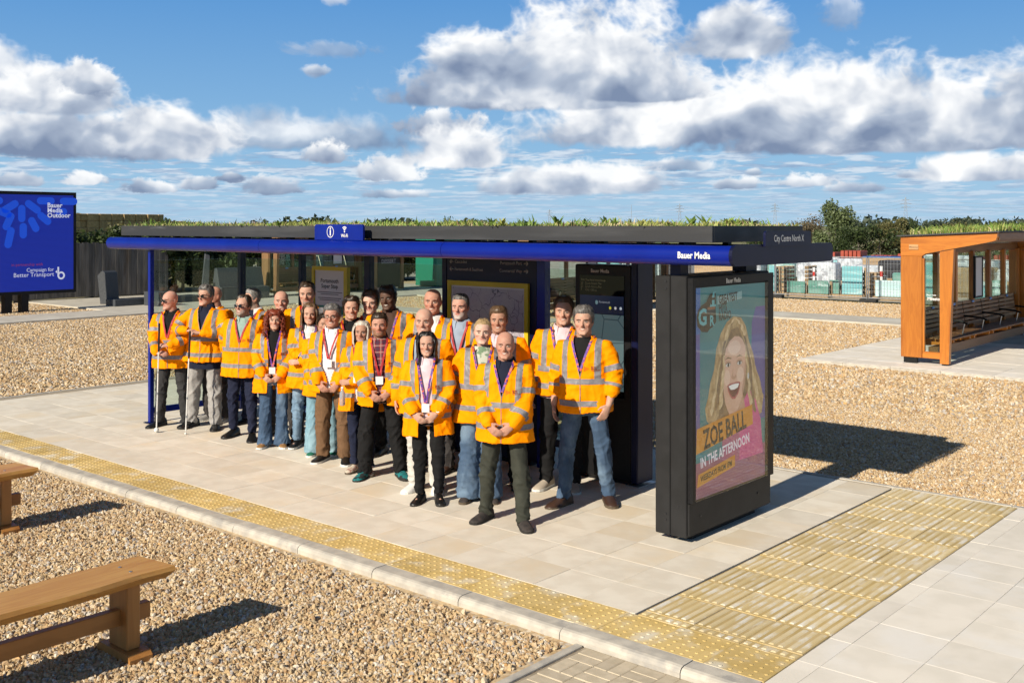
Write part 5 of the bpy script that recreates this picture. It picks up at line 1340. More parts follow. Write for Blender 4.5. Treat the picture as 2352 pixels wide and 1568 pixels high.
# ================================================================== people
def unit(v): v = np.asarray(v, float); return v / (np.linalg.norm(v) + 1e-9)
class Raw:
    """Closed tubes and lofts that are fused into one skin by a voxel remesh."""
    def __init__(s): s.v = []; s.f = []; s.n = 0
    def rings(s, R_):
        """R_: (m, n, 3) rings -> capped tube."""
        R_ = np.asarray(R_, float); m, n, _ = R_.shape; o = s.n
        s.v.append(R_.reshape(-1, 3))
        for i in range(m - 1):
            for k in range(n):
                j = (k + 1) % n
                s.f.append((o + i * n + k, o + i * n + j, o + (i + 1) * n + j, o + (i + 1) * n + k))
        s.n += m * n
        for ring_, rev in ((0, True), (m - 1, False)):
            c = R_[ring_].mean(0); s.v.append(c[None]); ci = s.n; s.n += 1
            for k in range(n):
                a, b = o + ring_ * n + k, o + ring_ * n + (k + 1) % n
                s.f.append((ci, b, a) if rev else (ci, a, b))
    def tube(s, path, rad, ref=(1, 0, 0), n=12, round_caps=True):
        """rad: list of r or (ra, rb); ra along ref."""
        P_ = [np.asarray(p, float) for p in path]; rr = [(r, r) if np.isscalar(r) else r for r in rad]
        if round_caps:
            t0 = unit(P_[0] - P_[1]); t1 = unit(P_[-1] - P_[-2]); a0 = min(rr[0]); a1 = min(rr[-1])
            P_ = [P_[0] + t0 * a0 * .8] + P_ + [P_[-1] + t1 * a1 * .8]
            rr = [tuple(x * .5 for x in rr[0])] + rr + [tuple(x * .5 for x in rr[-1])]
        out = []
        for i, p in enumerate(P_):
            t = unit(P_[min(i + 1, len(P_) - 1)] - P_[max(i - 1, 0)])
            a = np.asarray(ref, float); a = unit(a - t * (a @ t)); b = np.cross(t, a)
            th = np.linspace(0, 2 * np.pi, n, endpoint=False)
            out.append(p + np.outer(np.cos(th) * rr[i][0], a) + np.outer(np.sin(th) * rr[i][1], b))
        s.rings(out)
    def loft(s, levels, n=24, e=2.0):
        """levels: (z, half width, front y, back y[, cx]) horizontal superellipse rings."""
        out = []
        for L_ in levels:
            z, w, f, b = L_[:4]; cx = L_[4] if len(L_) > 4 else 0.0
            th = np.linspace(0, 2 * np.pi, n, endpoint=False)
            c, q = np.cos(th), np.sin(th)
            x = np.sign(c) * np.abs(c) ** (2 / e) * w + cx
            y = np.sign(q) * np.abs(q) ** (2 / e) * (b - f) / 2 + (f + b) / 2
            out.append(np.stack([x, y, np.full(n, z)], 1))
        s.rings(out)
    def mesh(s, name):
        me = bpy.data.meshes.new(name); me.from_pydata(np.concatenate(s.v).tolist(), [], s.f); return me

HEADZ = np.array([0, .008, .022, .04, .06, .08, .10, .12, .14, .16, .18, .20, .218, .228])
HEADW = np.array([.022, .040, .054, .063, .069, .073, .0755, .0775, .0785, .077, .072, .062, .044, .021])
HEADF = np.array([-.080, -.090, -.091, -.088, -.087, -.088, -.090, -.089, -.092, -.090, -.081, -.063, -.036, -.012])
HEADB = np.array([-.015, .000, .022, .050, .070, .083, .091, .097, .100, .100, .094, .080, .056, .026])
def head_point(th, z, off):
    """Points on the head surface; th = 0 is +x, -pi/2 is the face; off = outward offset."""
    w = np.interp(z, HEADZ, HEADW) + off; f = np.interp(z, HEADZ, HEADF) - off; b = np.interp(z, HEADZ, HEADB) + off
    return np.stack([np.cos(th) * w, np.sin(th) * (b - f) / 2 + (f + b) / 2, z + off * np.clip((z - .14) / .09, 0, 1)], -1)

def waves(p, seed, n=7, lo=.05, hi=.14, bias=(1, 1, 1)):
    """Cheap smooth fold noise in -1..1."""
    g = np.random.default_rng(seed); out = np.zeros(len(p))
    q = p + .02 * np.sin(p[:, [1, 2, 0]] * 17 + g.uniform(0, 6, 3))
    for i in range(n):
        k = unit(g.normal(size=3) * np.array(bias)) * 2 * np.pi / g.uniform(lo, hi)
        s_ = np.sin(q @ k + g.uniform(0, 6.28))
        out += np.sign(s_) * np.abs(s_) ** .8 * g.uniform(.5, 1)
    return out / (n * .5)

def folds(p, seed, n=7, lo=.05, hi=.14, bias=(1, 1, 1)):
    """Cloth creases: narrow raised ridges of several directions, patchy in strength."""
    g = np.random.default_rng(seed); out = np.zeros(len(p)); q = p + .025 * np.sin(p[:, [1, 2, 0]] * 13 + g.uniform(0, 6, 3))
    for i in range(n):
        k = unit(g.normal(size=3) * np.array(bias)) * np.pi / g.uniform(lo, hi); k2 = unit(g.normal(size=3)) * 2 * np.pi / g.uniform(.18, .4)
        r_ = 1.0 - np.abs(np.sin(q @ k + g.uniform(0, 6.28))); m_ = np.clip(.5 + .9 * np.sin(p @ k2 + g.uniform(0, 6.28)), 0, 1.2)
        out += (r_ ** 2.2 - .30) * m_
    return out / (n * .17)
def rotz(a): c, s_ = math.cos(a), math.sin(a); return np.array([[c, -s_, 0], [s_, c, 0], [0, 0, 1]])
def rotx(a): c, s_ = math.cos(a), math.sin(a); return np.array([[1, 0, 0], [0, c, -s_], [0, s_, c]])
def roty(a): c, s_ = math.cos(a), math.sin(a); return np.array([[c, 0, s_], [0, 1, 0], [-s_, 0, c]])

def ik(S, W, up, fo, hint):
    S, W = np.asarray(S, float), np.asarray(W, float); d = W - S; L_ = np.linalg.norm(d)
    if L_ > (up + fo) * .995: W = S + d / L_ * (up + fo) * .995; d = W - S; L_ = np.linalg.norm(d)
    a = (up * up - fo * fo + L_ * L_) / (2 * L_); h = math.sqrt(max(up * up - a * a, 0)); t = d / L_
    hh = np.asarray(hint, float); hh = unit(hh - t * (hh @ t))
    return S + t * a + hh * h, W

ARMS = {   # wrist target, hand direction, palm normal, elbow hint for the person's right (x<0) and left (x>0) arm, curl
 'clasp': ((( -.105, -.205, .945), (.72, -.22, -.66), (.25, .90, -.05), (-.8, .45, -.1)), ((.105, -.185, .945), (-.74, -.20, -.64), (-.25, .92, -.05), (.8, .45, -.1)), .55),
 'clasp_low': (((-.105, -.19, .895), (.62, -.22, -.75), (.25, .90, -.05), (-.8, .45, -.1)), ((.105, -.17, .895), (-.64, -.20, -.74), (-.25, .92, -.05), (.8, .45, -.1)), .55),
 'fold': (((.06, -.225, 1.10), (.95, .05, .1), (0, .9, .3), (-.9, .1, -.6)), ((-.06, -.205, 1.075), (-.95, .05, -.05), (0, .9, -.3), (.9, .1, -.6)), .3),
 'side': (((-.265, -.03, .86), (.05, -.1, -1), (1, 0, 0), (-.5, .8, 0)), ((.265, -.03, .86), (-.05, -.1, -1), (-1, 0, 0), (.5, .8, 0)), .4),
 'behind': (((-.20, .16, .92), (.6, .2, -.7), (0, -1, 0), (-.8, .4, 0)), ((.20, .16, .92), (-.6, .2, -.7), (0, -1, 0), (.8, .4, 0)), .4),
 'pocket': (((-.26, -.02, .87), (.05, -.15, -1), (1, 0, 0), (-.5, .8, 0)), ((.225, -.115, .905), (-.30, -.45, -.84), (-.6, .6, 0), (.8, .6, .1)), .45),
 'cane_low': (((-.075, -.275, .985), (.80, -.35, .10), (.2, .5, -.85), (-.9, .2, -.3)), ((.085, -.275, 1.085), (-.85, -.35, .05), (-.2, .5, -.8), (.9, .2, -.3)), 1.15),
 'cane_high': (((-.115, -.265, 1.225), (.85, -.25, .0), (.1, .2, -.95), (-.9, .0, -.6)), ((.075, -.27, 1.20), (-.85, -.25, .05), (-.1, .2, -.95), (.9, .0, -.6)), .9),
}
PEOPLE = {}
def plan_person(key, h=1.75, female=False, girth=1.0, arms='clasp', body=0.0, head_yaw=0.0, head_pitch=0.0, head_roll=0.0, stance=.13, step=0.0, leg='straight', sleeve=1.0, seed=1, jacket=True, hem=.76, toe=14, lean=0.0, belly=0.0, **kw):
    """Lay out the figure (at 1.75 m, facing -y) and queue the shapes to be fused."""
    g = np.random.default_rng(seed); A = dict(key=key, h=h, female=female, seed=seed, **kw); A['hem'] = hem; A['jacket'] = jacket
    fw = .90 if female else 1.0
    sx = .185 * fw
    HC = np.array([0, -.014, 1.5105]); HM = rotz(head_yaw) @ rotx(-head_pitch) @ roty(head_roll)     # head frame: origin at the chin level
    piv = np.array([0, .02, 1.52])
    hs = .98 if female else 1.02
    AN = np.array([.955 + .05 * (g.random() - .5), .965, 1.03 + .03 * (g.random() - .5)]); A['AN'] = AN
    def hp(p): return (np.asarray(p) * hs * AN) @ HM.T + (HC - piv) @ HM.T + piv
    A['hp'] = hp; A['HM'] = HM; A['hs'] = hs
    # ---- arms
    bones = []
    for side, (W, D, N_, hint) in zip((-1, 1), ARMS[arms][:2]):
        S = np.array([side * sx, .012, 1.408]); W = np.array(W) * np.array([1, 1 + .35 * (girth - 1), 1]) - np.array([0, .03 * max(0, girth - 1) * 4 + belly * .7, 0]) * (abs(W[1]) > .1)
        E_, W = ik(S, W, .285, .255, hint); bones.append((S, E_, W, unit(D), unit(N_)))
    A['bones'] = bones
    # ---- legs
    feet = []
    for side in (-1, 1):
        fx = side * stance + (.02 * step); fy = -side * step; out = side * R(toe)
        feet.append((np.array([side * .088 * (1.05 if female else 1), .0, .90]), np.array([side * (.088 * .35 + stance * .65), fy * .5 - .015, .485]), np.array([fx, fy, .085]), out))
    A['feet'] = feet
    # ---- skin
    b = Raw(); k = girth
    b.loft([(.80, .145, -.09, .10), (.92, .16 * k, -.10 * k, .115), (1.05, .135 * k * fw, -.095 * k - belly * .6, .10), (1.20, .15 * fw * k, -.11 * k, .11), (1.33, .165 * fw, -.10, .11), (1.41, .13 * fw, -.06, .09), (1.46, .07, -.045, .07)], 20)
    nk = .050 if female else .063
    nt = hp((0, .012, .035))
    b.tube([(0, .02, 1.42), (0, .018, 1.48), nt], [(nk * 1.15, nk * 1.1), (nk, nk * 1.05), (nk, nk * 1.05)], n=14, round_caps=False)
    Rg = []
    for z in np.linspace(0, .228, 20):
        th = np.linspace(0, 2 * np.pi, 26, endpoint=False); Rg.append(hp(head_point(th, np.full(26, z), 0.0)))
    b.rings(Rg)
    nl = g.uniform(.9, 1.15)
    b.tube([hp((0, -.086, .128)), hp((0, -.096, .105)), hp((0, -.107 - .006 * nl, .084)), hp((0, -.100, .076))], [(.008, .008), (.010, .010), (.0125, .012), (.015, .008)], n=8)
    for s_ in (-1, 1):
        b.tube([hp((s_ * .071, .012, .075)), hp((s_ * .080, .018, .10)), hp((s_ * .077, .020, .125))], [(.006, .010), (.007, .017), (.006, .013)], ref=HM @ np.array([1, 0, 0]), n=8)
        b.tube([hp((s_ * .020, -.082, .135)), hp((s_ * .052, -.068, .137))], [.010, .008], n=8)          # brow
        b.tube([hp((s_ * .045, -.070, .088)), hp((s_ * .056, -.045, .092))], [.013, .012], n=8)          # cheek
    b.tube([hp((-.02, -.082, .012)), hp((.02, -.082, .012))], [.014, .014], n=8)                          # chin
    curl = ARMS[arms][2]
    for side, (S, E_, W, D, N_) in zip((-1, 1), bones):
        b.tube([S * np.array([.7, 1, 1.0]), S, S * .5 + E_ * .5, E_], [.05, .052 * fw, .045 * fw, .036 * fw], n=10)
        b.tube([E_, E_ * .6 + W * .4, W], [.037 * fw, .040 * fw, .026 * fw], n=10)
        N_ = unit(N_ - D * (N_ @ D)); Sd = np.cross(D, N_); Sd = Sd if side < 0 else -Sd                  # thumb side
        hk = .93 if female else 1.0
        b.tube([W - D * .01, W + D * .035 * hk, W + D * .085 * hk], [(.024, .018), (.036 * hk, .016), (.040 * hk, .013)], ref=Sd, n=10)
        for i, (o_, ln) in enumerate(zip((.031, .0105, -.0105, -.031), (.074, .084, .078, .060))):
            p0 = W + D * .082 * hk + Sd * o_ * hk; pts = [p0]; ang = 0; d_ = D
            for j, fr in enumerate((.45, .32, .23)):
                ang = curl * (.6 + .35 * j) + .04 * i; d_ = unit(d_ * math.cos(ang * .8) + N_ * math.sin(ang * .8)); pts.append(pts[-1] + d_ * ln * fr * hk)
            b.tube(pts, [.0092 * hk, .009 * hk, .0083 * hk, .0072 * hk], ref=N_, n=7)
        t0 = W + D * .022 + Sd * .030 * hk
        b.tube([t0, t0 + unit(D * .7 + Sd * .6 + N_ * .35) * .036, t0 + unit(D * .7 + Sd * .6 + N_ * .35) * .036 + unit(D * .9 + Sd * .15 + N_ * .5) * .032], [.0125, .0105, .0085], ref=N_, n=7)
    for (Hh, K, An, out) in feet:
        b.tube([Hh, K, An + np.array([0, .012, 0])], [.07, .048, .030], n=10)
        b.tube([An + np.array([0, .03, -.03]), An + np.array([math.sin(out) * .1, -.1, -.045])], [.026, .020], n=10)
    QUEUE[(key, 'body')] = (b.mesh('body'), .0068)
    # ---- jacket
    if jacket:
        j = Raw(); q = .12 * (g.random() - .5)
        hw = .226 * g.uniform(.96, 1.06) * (.94 if female else 1.0) * (1 + .7 * (girth - 1)); fr = -.155 * (1 + .9 * (girth - 1)) - belly; bk = .155
        fl = .012 if not female else .03
        j.loft([(hem, hw + fl, fr * .97 - .012, bk + .01), (hem + .07, hw + fl * .8, fr - .006, bk + .005), (.98, hw * .97, fr * 1.0, bk), (1.12, hw * .96, fr * 1.0, bk), (1.24, hw * .96, fr * .97 + belly * .4, bk), (1.345, hw * .93, fr * .88 + belly * .7, bk * .95), (1.415, .19 * fw, -.108, .125), (1.452, .135 * fw, -.092, .105), (1.488, .088, -.078, .090), (1.508, .080, -.070, .088)], 32, 2.35)
        for side, (S, E_, W, D, N_) in zip((-1, 1), bones):
            We = E_ + (W - E_) * (sleeve if np.isscalar(sleeve) else sleeve[0 if side < 0 else 1])
            rw = .052 if sleeve == 1.0 else .06
            j.tube([S * np.array([.45, 1, 1.0]) + np.array([0, 0, .0]), S * np.array([.95, 1, 1]) - np.array([0, 0, .012]), S * .6 + E_ * .4, S * .15 + E_ * .85, E_ * .75 + We * .25, E_ * .3 + We * .7, We], [.064, .081 * (.95 if female else 1), .075, .070, .069, .063, rw], n=14)
        QUEUE[(key, 'jacket')] = (j.mesh('jacket'), .0105)
    # ---- trousers
    t = Raw(); LT = {'slim': ((.088, .085), (.070, .070), (.058, .062), (.050, .056)), 'straight': ((.090, .092), (.074, .077), (.066, .072), (.060, .068)), 'loose': ((.095, .098), (.083, .086), (.076, .082), (.070, .078)), 'flare': ((.088, .090), (.072, .074), (.078, .086), (.098, .112)), 'wide': ((.095, .10), (.092, .095), (.105, .115), (.115, .13)), 'jeans': ((.090, .090), (.072, .074), (.062, .068), (.056, .064))}[leg]
    gk = (1 + .6 * (girth - 1)) * (.97 if female else 1)
    t.loft([(.80, .155 * gk, -.105 * gk, .115 * gk), (.88, .172 * gk * (1.03 if female else 1), -.115 * gk - belly * .3, .128 * gk), (.98, .165 * gk, -.12 * gk - belly * .6, .12 * gk), (1.06, .15 * gk, -.115 * gk - belly * .6, .112 * gk)], 24, 2.3)
    bot = .05 if leg in ('straight', 'loose') else (.09 if leg in ('slim',) else (.035 if leg in ('flare', 'wide') else .062))
    A['trouser_bottom'] = bot
    for (Hh, K, An, out) in feet:
        e = An.copy(); e[2] = bot
        t.tube([Hh + np.array([0, 0, .03]), Hh * .6 + K * .4, K, K * .5 + e * .5, e], [LT[0], tuple(.5 * (a + c) for a, c in zip(LT[0], LT[1])), LT[1], LT[2], LT[3]], n=16, round_caps=False)
    QUEUE[(key, 'trousers')] = (t.mesh('trousers'), .0105)
    A['girth'] = girth; A['belly'] = belly; A['fw'] = fw; A['leg'] = leg; A['yaw'] = body; A['arms'] = arms; A['sleeve'] = sleeve
    PEOPLE[key] = A
    return A
QUEUE = {}
FUSED = {}
def run_queue():
    """Fuse every queued shape in a scratch scene, all at once."""
    ts_ = bpy.data.scenes.new('scratch'); obs = {}
    for k, (me, vox) in QUEUE.items():
        o = bpy.data.objects.new('scratch', me); ts_.collection.objects.link(o)
        m = o.modifiers.new('r', 'REMESH'); m.mode = 'VOXEL'; m.voxel_size = vox; m.adaptivity = 0.0
        obs[k] = o
    ts_.view_layers[0].update(); dg = ts_.view_layers[0].depsgraph; dg.update()
    for k, o in obs.items():
        me = o.evaluated_get(dg).to_mesh()
        v = np.empty(len(me.vertices) * 3, np.float32); me.vertices.foreach_get('co', v)
        lt = np.empty(len(me.polygons), np.int32); me.polygons.foreach_get('loop_total', lt)
        li = np.empty(len(me.loops), np.int32); me.loops.foreach_get('vertex_index', li)
        assert (lt == 4).all(); FUSED[k] = (v.reshape(-1, 3).astype(float), li.reshape(-1, 4))
        o.evaluated_get(dg).to_mesh_clear()
    for o in list(obs.values()):
        me = o.data; bpy.data.objects.remove(o); bpy.data.meshes.remove(me)
    bpy.data.scenes.remove(ts_); QUEUE.clear()
def relax(v, f, it=2, lam=.5):
    """Laplacian smoothing on quads."""
    e = np.concatenate([f[:, [0, 1]], f[:, [1, 2]], f[:, [2, 3]], f[:, [3, 0]]]); n = len(v)
    deg = np.bincount(e[:, 0], minlength=n) + np.bincount(e[:, 1], minlength=n)
    for _ in range(it):
        acc = np.zeros_like(v)
        for c in range(3): acc[:, c] = np.bincount(e[:, 0], v[e[:, 1], c], n) + np.bincount(e[:, 1], v[e[:, 0], c], n)
        v = v + lam * (acc / deg[:, None] - v)
    return v
def normals(v, f):
    fn = np.cross(v[f[:, 2]] - v[f[:, 0]], v[f[:, 3]] - v[f[:, 1]]); n = np.zeros_like(v)
    for i in range(4):
        for c in range(3): n[:, c] += np.bincount(f[:, i], fn[:, c], len(v))
    return n / (np.linalg.norm(n, axis=1)[:, None] + 1e-12)
def seg_dist(p, a, b):
    d = b - a; t = np.clip(((p - a) @ d) / (d @ d), 0, 1); return np.linalg.norm(p - (a + t[:, None] * d), axis=1), t

# ---- clothing and skin materials
orange_m = material('hi_vis_orange', (.98, .285, .0), (1.0, .31, .0), scale=6, rough=.75, spec=.08)
tape_m = material('reflective_tape', (.19, .185, .20), (.235, .23, .245), scale=30, rough=.5, spec=.4, bump=.1, bscale=300, bdist=.001)
def cloth(name, c, c2=None, **k):
    return material('cloth_' + name, c, c2 or tuple(x * .82 for x in c), scale=k.pop('scale', 12), rough=k.pop('rough', .85), bump=.15, bscale=260, bdist=.001, spec=.2, **k)
def denim(name, c, worn):
    return material('denim_' + name, c, tuple(x * .8 for x in c), scale=9, rough=.85, bump=.2, bscale=320, bdist=.001, spec=.2, c3=worn, c3scale=3.2, c3range=(.42, .72), stretch=(1, 1, .6))
def skin_mat(name, c, beard=None, lip=None):
    if ('skin_' + name) in MATS: return MATS['skin_' + name]
    m = bpy.data.materials.new('skin_' + name); m.use_nodes = True; nt = m.node_tree; b = nt.nodes['Principled BSDF']
    tc = nt.nodes.new('ShaderNodeTexCoord')
    col = nmix(nt, nnoise(nt, tc.outputs['Object'], 22, 4).step(.35, .7) * .45, c, (c[0] * .93, c[1] * .80, c[2] * .78))
    a = nt.nodes.new('ShaderNodeAttribute'); a.attribute_name = 'blush'; col = nmix(nt, Ex(nt, a.outputs['Fac']), col, (min(1, c[0] * .98), c[1] * .66, c[2] * .60))
    a = nt.nodes.new('ShaderNodeAttribute'); a.attribute_name = 'lip'; col = nmix(nt, Ex(nt, a.outputs['Fac']), col, lip or (c[0] * .72, c[1] * .42, c[2] * .42))
    if beard:
        a = nt.nodes.new('ShaderNodeAttribute'); a.attribute_name = 'beard'
        n = nnoise(nt, tc.outputs['Object'], 150, 2).step(.35, .65) * .4 + .6
        col = nmix(nt, Ex(nt, a.outputs['Fac']) * n, col, beard)
    nt.links.new(col, b.inputs['Base Color']); b.inputs['Roughness'].default_value = .58; b.inputs['Specular IOR Level'].default_value = .3
    b.inputs['Subsurface Weight'].default_value = .12; b.inputs['Subsurface Radius'].default_value = (.012, .005, .003); b.inputs['Subsurface Scale'].default_value = .6
    MATS['skin_' + name] = m; return m
def hair_mat(name, c, c2):
    return material('hair_' + name, c, c2, scale=5, rough=.42, stretch=(22, 22, 3), contrast=(.3, .7), spec=.4, bump=.5, bscale=8, bdist=.003, coords='Object')
eye_white = material('eye_ball', (.42, .38, .35), rough=.3); iris_m = material('iris_dark', (.035, .022, .014), rough=.1); brow_m = {}
teeth_m = material('teeth', (.72, .69, .62), rough=.25)
lens_m = material('dark_lens', (.006, .006, .007), rough=.08); frame_m = material('glasses_frame', (.01, .01, .012), rough=.3)
red_lan = material('red_lanyard', (.42, .012, .02), (.30, .01, .016), scale=30, rough=.6); purple_lan = material('purple_lanyard', (.10, .03, .26), (.60, .12, .06), scale=34, rough=.6, contrast=(.52, .56))
badge_m = material('white_card', (.76, .76, .76), rough=.35)
logo_m = material('maroon_print', (.20, .035, .01), rough=.6); logo_o = material('orange_red_print', (.52, .06, .008), rough=.6)
def logo_template():
    V, F, M = [], [], []
    for i in range(4):                                      # the dotted triangle
        for k in range(4 - i):
            cx, cy = -.045 + i * .010, (k - (3 - i) / 2) * .011; r_ = .0042; o_ = len(V)
            V += [(cx - r_, cy - r_, 0), (cx + r_, cy, 0), (cx - r_, cy + r_, 0)]; F.append((o_, o_ + 1, o_ + 2)); M.append(1)
    for i, w in enumerate(('Bauer', 'Media', 'Outdoor')):
        me = text_mesh(w, .0175, align='LEFT', bold=.0004); o_ = len(V)
        V += [(v.co.x + .004, v.co.y + .014 - i * .014, 0) for v in me.vertices]
        for p in me.polygons: F.append(tuple(o_ + a for a in p.vertices)); M.append(0)
        bpy.data.meshes.remove(me)
    return np.array(V), F, M
LOGO = logo_template()

def link_mesh(name, me, parent, M): 
    o = obj_from(name, me, parent); return o
def bm_to(name, bm, mats, parent, smooth=True):
    me = bpy.data.meshes.new(name); bm.to_mesh(me); bm.free()
    for m in (mats if isinstance(mats, (list, tuple)) else [mats]): me.materials.append(m)
    if smooth: me.shade_smooth()
    return obj_from(name, me, parent)
def build_person(key, loc, skin, trousers, shoe, label, group=None, hair=None, shirt=None, collar=None, open_front=False, vneck=1.12, lanyard=None, badge_z=1.08, badge=True, glasses=None, smile=.6, beard=0, logo=True, extra=None, sole=None, brow=(.05, .035, .025), yaw=None, show_front=True, collar_up=None, opening=.055, shirt_long=None):
    A = PEOPLE[key]; S = A['h'] / 1.75; hp = A['hp']; g = np.random.default_rng(A['seed'] + 500)
    root = empty('person', loc, A['yaw'] if yaw is None else yaw, label, 'person', group); root.scale = (S * 1.085, S * 1.05, S); root.rotation_euler.x = R(g.uniform(-.8, .8)); root.rotation_euler.y = R(g.uniform(-1.4, 1.4))
    # ---------- body
    v, f = FUSED[(key, 'body')]; v = relax(v, f, 2, .45); n_ = normals(v, f)
    hc = hp((0, 0, .115)); near = np.linalg.norm(v - hc, axis=1) < .17
    Hi = np.linalg.inv(A['HM']); org = hp((0, 0, 0))
    q = ((v - org) @ Hi.T) / A['hs'] / A['AN']                       # head coordinates
    x, y, z = q[:, 0], q[:, 1], q[:, 2]; face = near & (y < -.02)
    def blob(cx, cz, rx, rz): return np.exp(-(((np.abs(x) - cx) / rx) ** 2 + ((z - cz) / rz) ** 2)) * face
    push = np.zeros(len(v))
    push -= .0075 * blob(.031, .114, .018, .010)            # eye sockets
    push -= .004 * blob(0, .052, .022, .0035)               # mouth line
    push += .003 * blob(0, .060, .016, .005) + .0035 * blob(0, .043, .014, .005)
    push -= .004 * blob(.036, .062, .006, .018) * smile     # smile folds
    push += .004 * blob(.044, .078, .014, .012) * smile
    push -= .003 * blob(0, .030, .016, .005)
    v = v + n_ * push[:, None]
    me = mesh_np('body', v, f, skin, smooth=True)
    bl_ = .75 * blob(.046, .078, .02, .018) + .5 * blob(0, .083, .016, .012) * (y < -.095) + .35 * (near & (np.abs(x) > .070))
    lp = np.clip(1.5 * blob(0, .053, .021 + .005 * smile, .0085), 0, 1) * (y < -.07)
    for nm, arr in (('blush', np.clip(bl_, 0, .8)), ('lip', np.clip(lp, 0, .85))):
        a = me.attributes.new(nm, 'FLOAT', 'POINT'); a.data.foreach_set('value', arr.astype(np.float32))
    if beard:
        bm_ = np.clip((.072 - z + .25 * np.clip(np.abs(x) - .03, 0, 1)) / .012, 0, 1) * np.clip((z + .022) / .02, 0, 1) * (near & (y < .02)) * (1 - np.clip(lp * 2, 0, 1))
        if beard == 2: bm_ = bm_ * (np.abs(x) < .036)       # goatee
        a = me.attributes.new('beard', 'FLOAT', 'POINT'); a.data.foreach_set('value', np.clip(bm_, 0, .9).astype(np.float32))
    body = obj_from('body', me, root)
    bvh_parts = [(v, f)]
    # ---------- face pieces
    def surf_y(cx, cz):
        m_ = face & (np.abs(x - cx) < .012) & (np.abs(z - cz) < .010); return q[m_][:, 1].min() + push[m_].mean() * 0 if m_.any() else -.085
    if glasses != 'sun':
        for s_ in (-1, 1):
            mb = MB(); cy_ = surf_y(s_ * .031, .114) + .0075
            for (r3, off, mi) in (((.0125, .007, .0048), 0, 0), ((.0046, .0035, .0042), -.0046, 1)):
                pts = []; rings_ = 6; sg_ = 10
                for i in range(1, rings_):
                    ph = math.pi * i / rings_
                    for k in range(sg_): pts.append(tuple(hp((s_ * .031 + r3[0] * math.sin(ph) * math.cos(2 * math.pi * k / sg_), cy_ + off + r3[1] * math.sin(ph) * math.sin(2 * math.pi * k / sg_), .113 + r3[2] * math.cos(ph)))))
                o_ = 0; fs = [(i * sg_ + k, i * sg_ + (k + 1) % sg_, (i + 1) * sg_ + (k + 1) % sg_, (i + 1) * sg_ + k) for i in range(rings_ - 2) for k in range(sg_)] + [tuple(range(sg_)), tuple(range((rings_ - 2) * sg_, (rings_ - 1) * sg_))]
                mb.add(pts, fs, mi)
            mb.build('eye', [eye_white, iris_m], body, smooth=True)
    bk = tuple(round(c, 3) for c in brow); brow_m.setdefault(bk, material('brow_%d' % len(brow_m), brow, rough=.7))
    for s_ in (-1, 1):
        pts = [hp((s_ * xx, surf_y(s_ * xx, zz) - .0005, zz)) for xx, zz in ((.013, .1305), (.032, .134), (.051, .1305))]
        MB().tube(pts, [.0026, .0030, .0016], 6).build('eyebrow', brow_m[bk], body, smooth=True)
    if smile > .5:
        w_ = .017 + .004 * smile; pts = []
        for i in range(7):
            t = -1 + 2 * i / 6; pts.append((t * w_, .0525 + .0035 * t * t, .0058 * (1 - t * t) + .0008))
        mb = MB(); V = []
        for (xx, zz, hh) in pts:
            yy = surf_y(xx, zz) - .0012
            V += [tuple(hp((xx, yy, zz + hh * .35))), tuple(hp((xx, yy + .0005, zz - hh * .75)))]
        mb.add(V, [(2 * i, 2 * i + 1, 2 * i + 3, 2 * i + 2) for i in range(6)]).build('teeth', teeth_m, body, smooth=True)
    # ---------- hair
    if hair: make_hair(A, hp, body, hair)
    # ---------- glasses
    if glasses:
        gl = MB() ; up = .062 if glasses == 'top' else 0.0; fwd = -.004 if glasses != 'top' else .012
        for s_ in (-1, 1):
            pts = [(s_ * .031 + .021 * math.cos(a), .113 + up * 1.45 + .0155 * math.sin(a)) for a in [2 * math.pi * k / 14 for k in range(14)]]
            yy = [-.108 + .35 * max(0, abs(a) - .03) + (up * .75) for a, _ in pts]
            P3 = [hp((a, b_ + fwd, c)) for (a, c), b_ in zip(pts, yy)]
            gl.tube(P3 + [P3[0]], .0018 if glasses != 'sun' else .003, 5, 0, False)
            if glasses in ('sun', 'top'): gl.add([tuple(p) for p in P3], [tuple(range(14))], 1)
            gl.tube([hp((s_ * .052, -.098 + fwd + up * .75, .117 + up * 1.45)), hp((s_ * .078, -.05 + up * .5, .116 + up * 1.3)), hp((s_ * .080, .015, .113 + up))], .0024, 5)
        gl.tube([hp((-.011, -.108 + fwd + up * .75, .115 + up * 1.45)), hp((.011, -.108 + fwd + up * .75, .115 + up * 1.45))], .002, 5)
        gl.build('sunglasses' if glasses in ('sun', 'top') else 'glasses', [frame_m, lens_m], body, smooth=False)
    # ---------- trousers
    v, f = FUSED[(key, 'trousers')]; v = relax(v, f, 2, .5); n_ = normals(v, f); zz = v[:, 2]
    kn = np.exp(-((zz - .47) / .10) ** 2); an = np.exp(-((zz - A['trouser_bottom']) / .13) ** 2); hipf = np.exp(-((zz - .84) / .07) ** 2)
    w1 = folds(v, A['seed'] + 1, 7, .05, .12, (1.1, 1.1, 1.2)); w2 = folds(v, A['seed'] + 2, 5, .12, .30, (1.2, 1.2, .35))
    amp = .0034 + .0075 * kn + (.0115 if A['leg'] in ('straight', 'loose', 'jeans') else .0045) * an + .006 * hipf
    v = v + n_ * (w1 * amp + w2 * .006)[:, None]
    keep = ~((v[f][:, :, 2].mean(1) > 1.03))
    tro = obj_from('trousers', mesh_np('trousers', v, f[keep], trousers, smooth=True), root)
    # ---------- shoes
    for side, (Hh, K, An, out) in zip((-1, 1), A['feet']): make_shoe(tro if False else root, An, out, shoe, sole, A)
    # ---------- shirt and jacket
    fw = A['fw']; gth = A['girth']; be = A['belly']
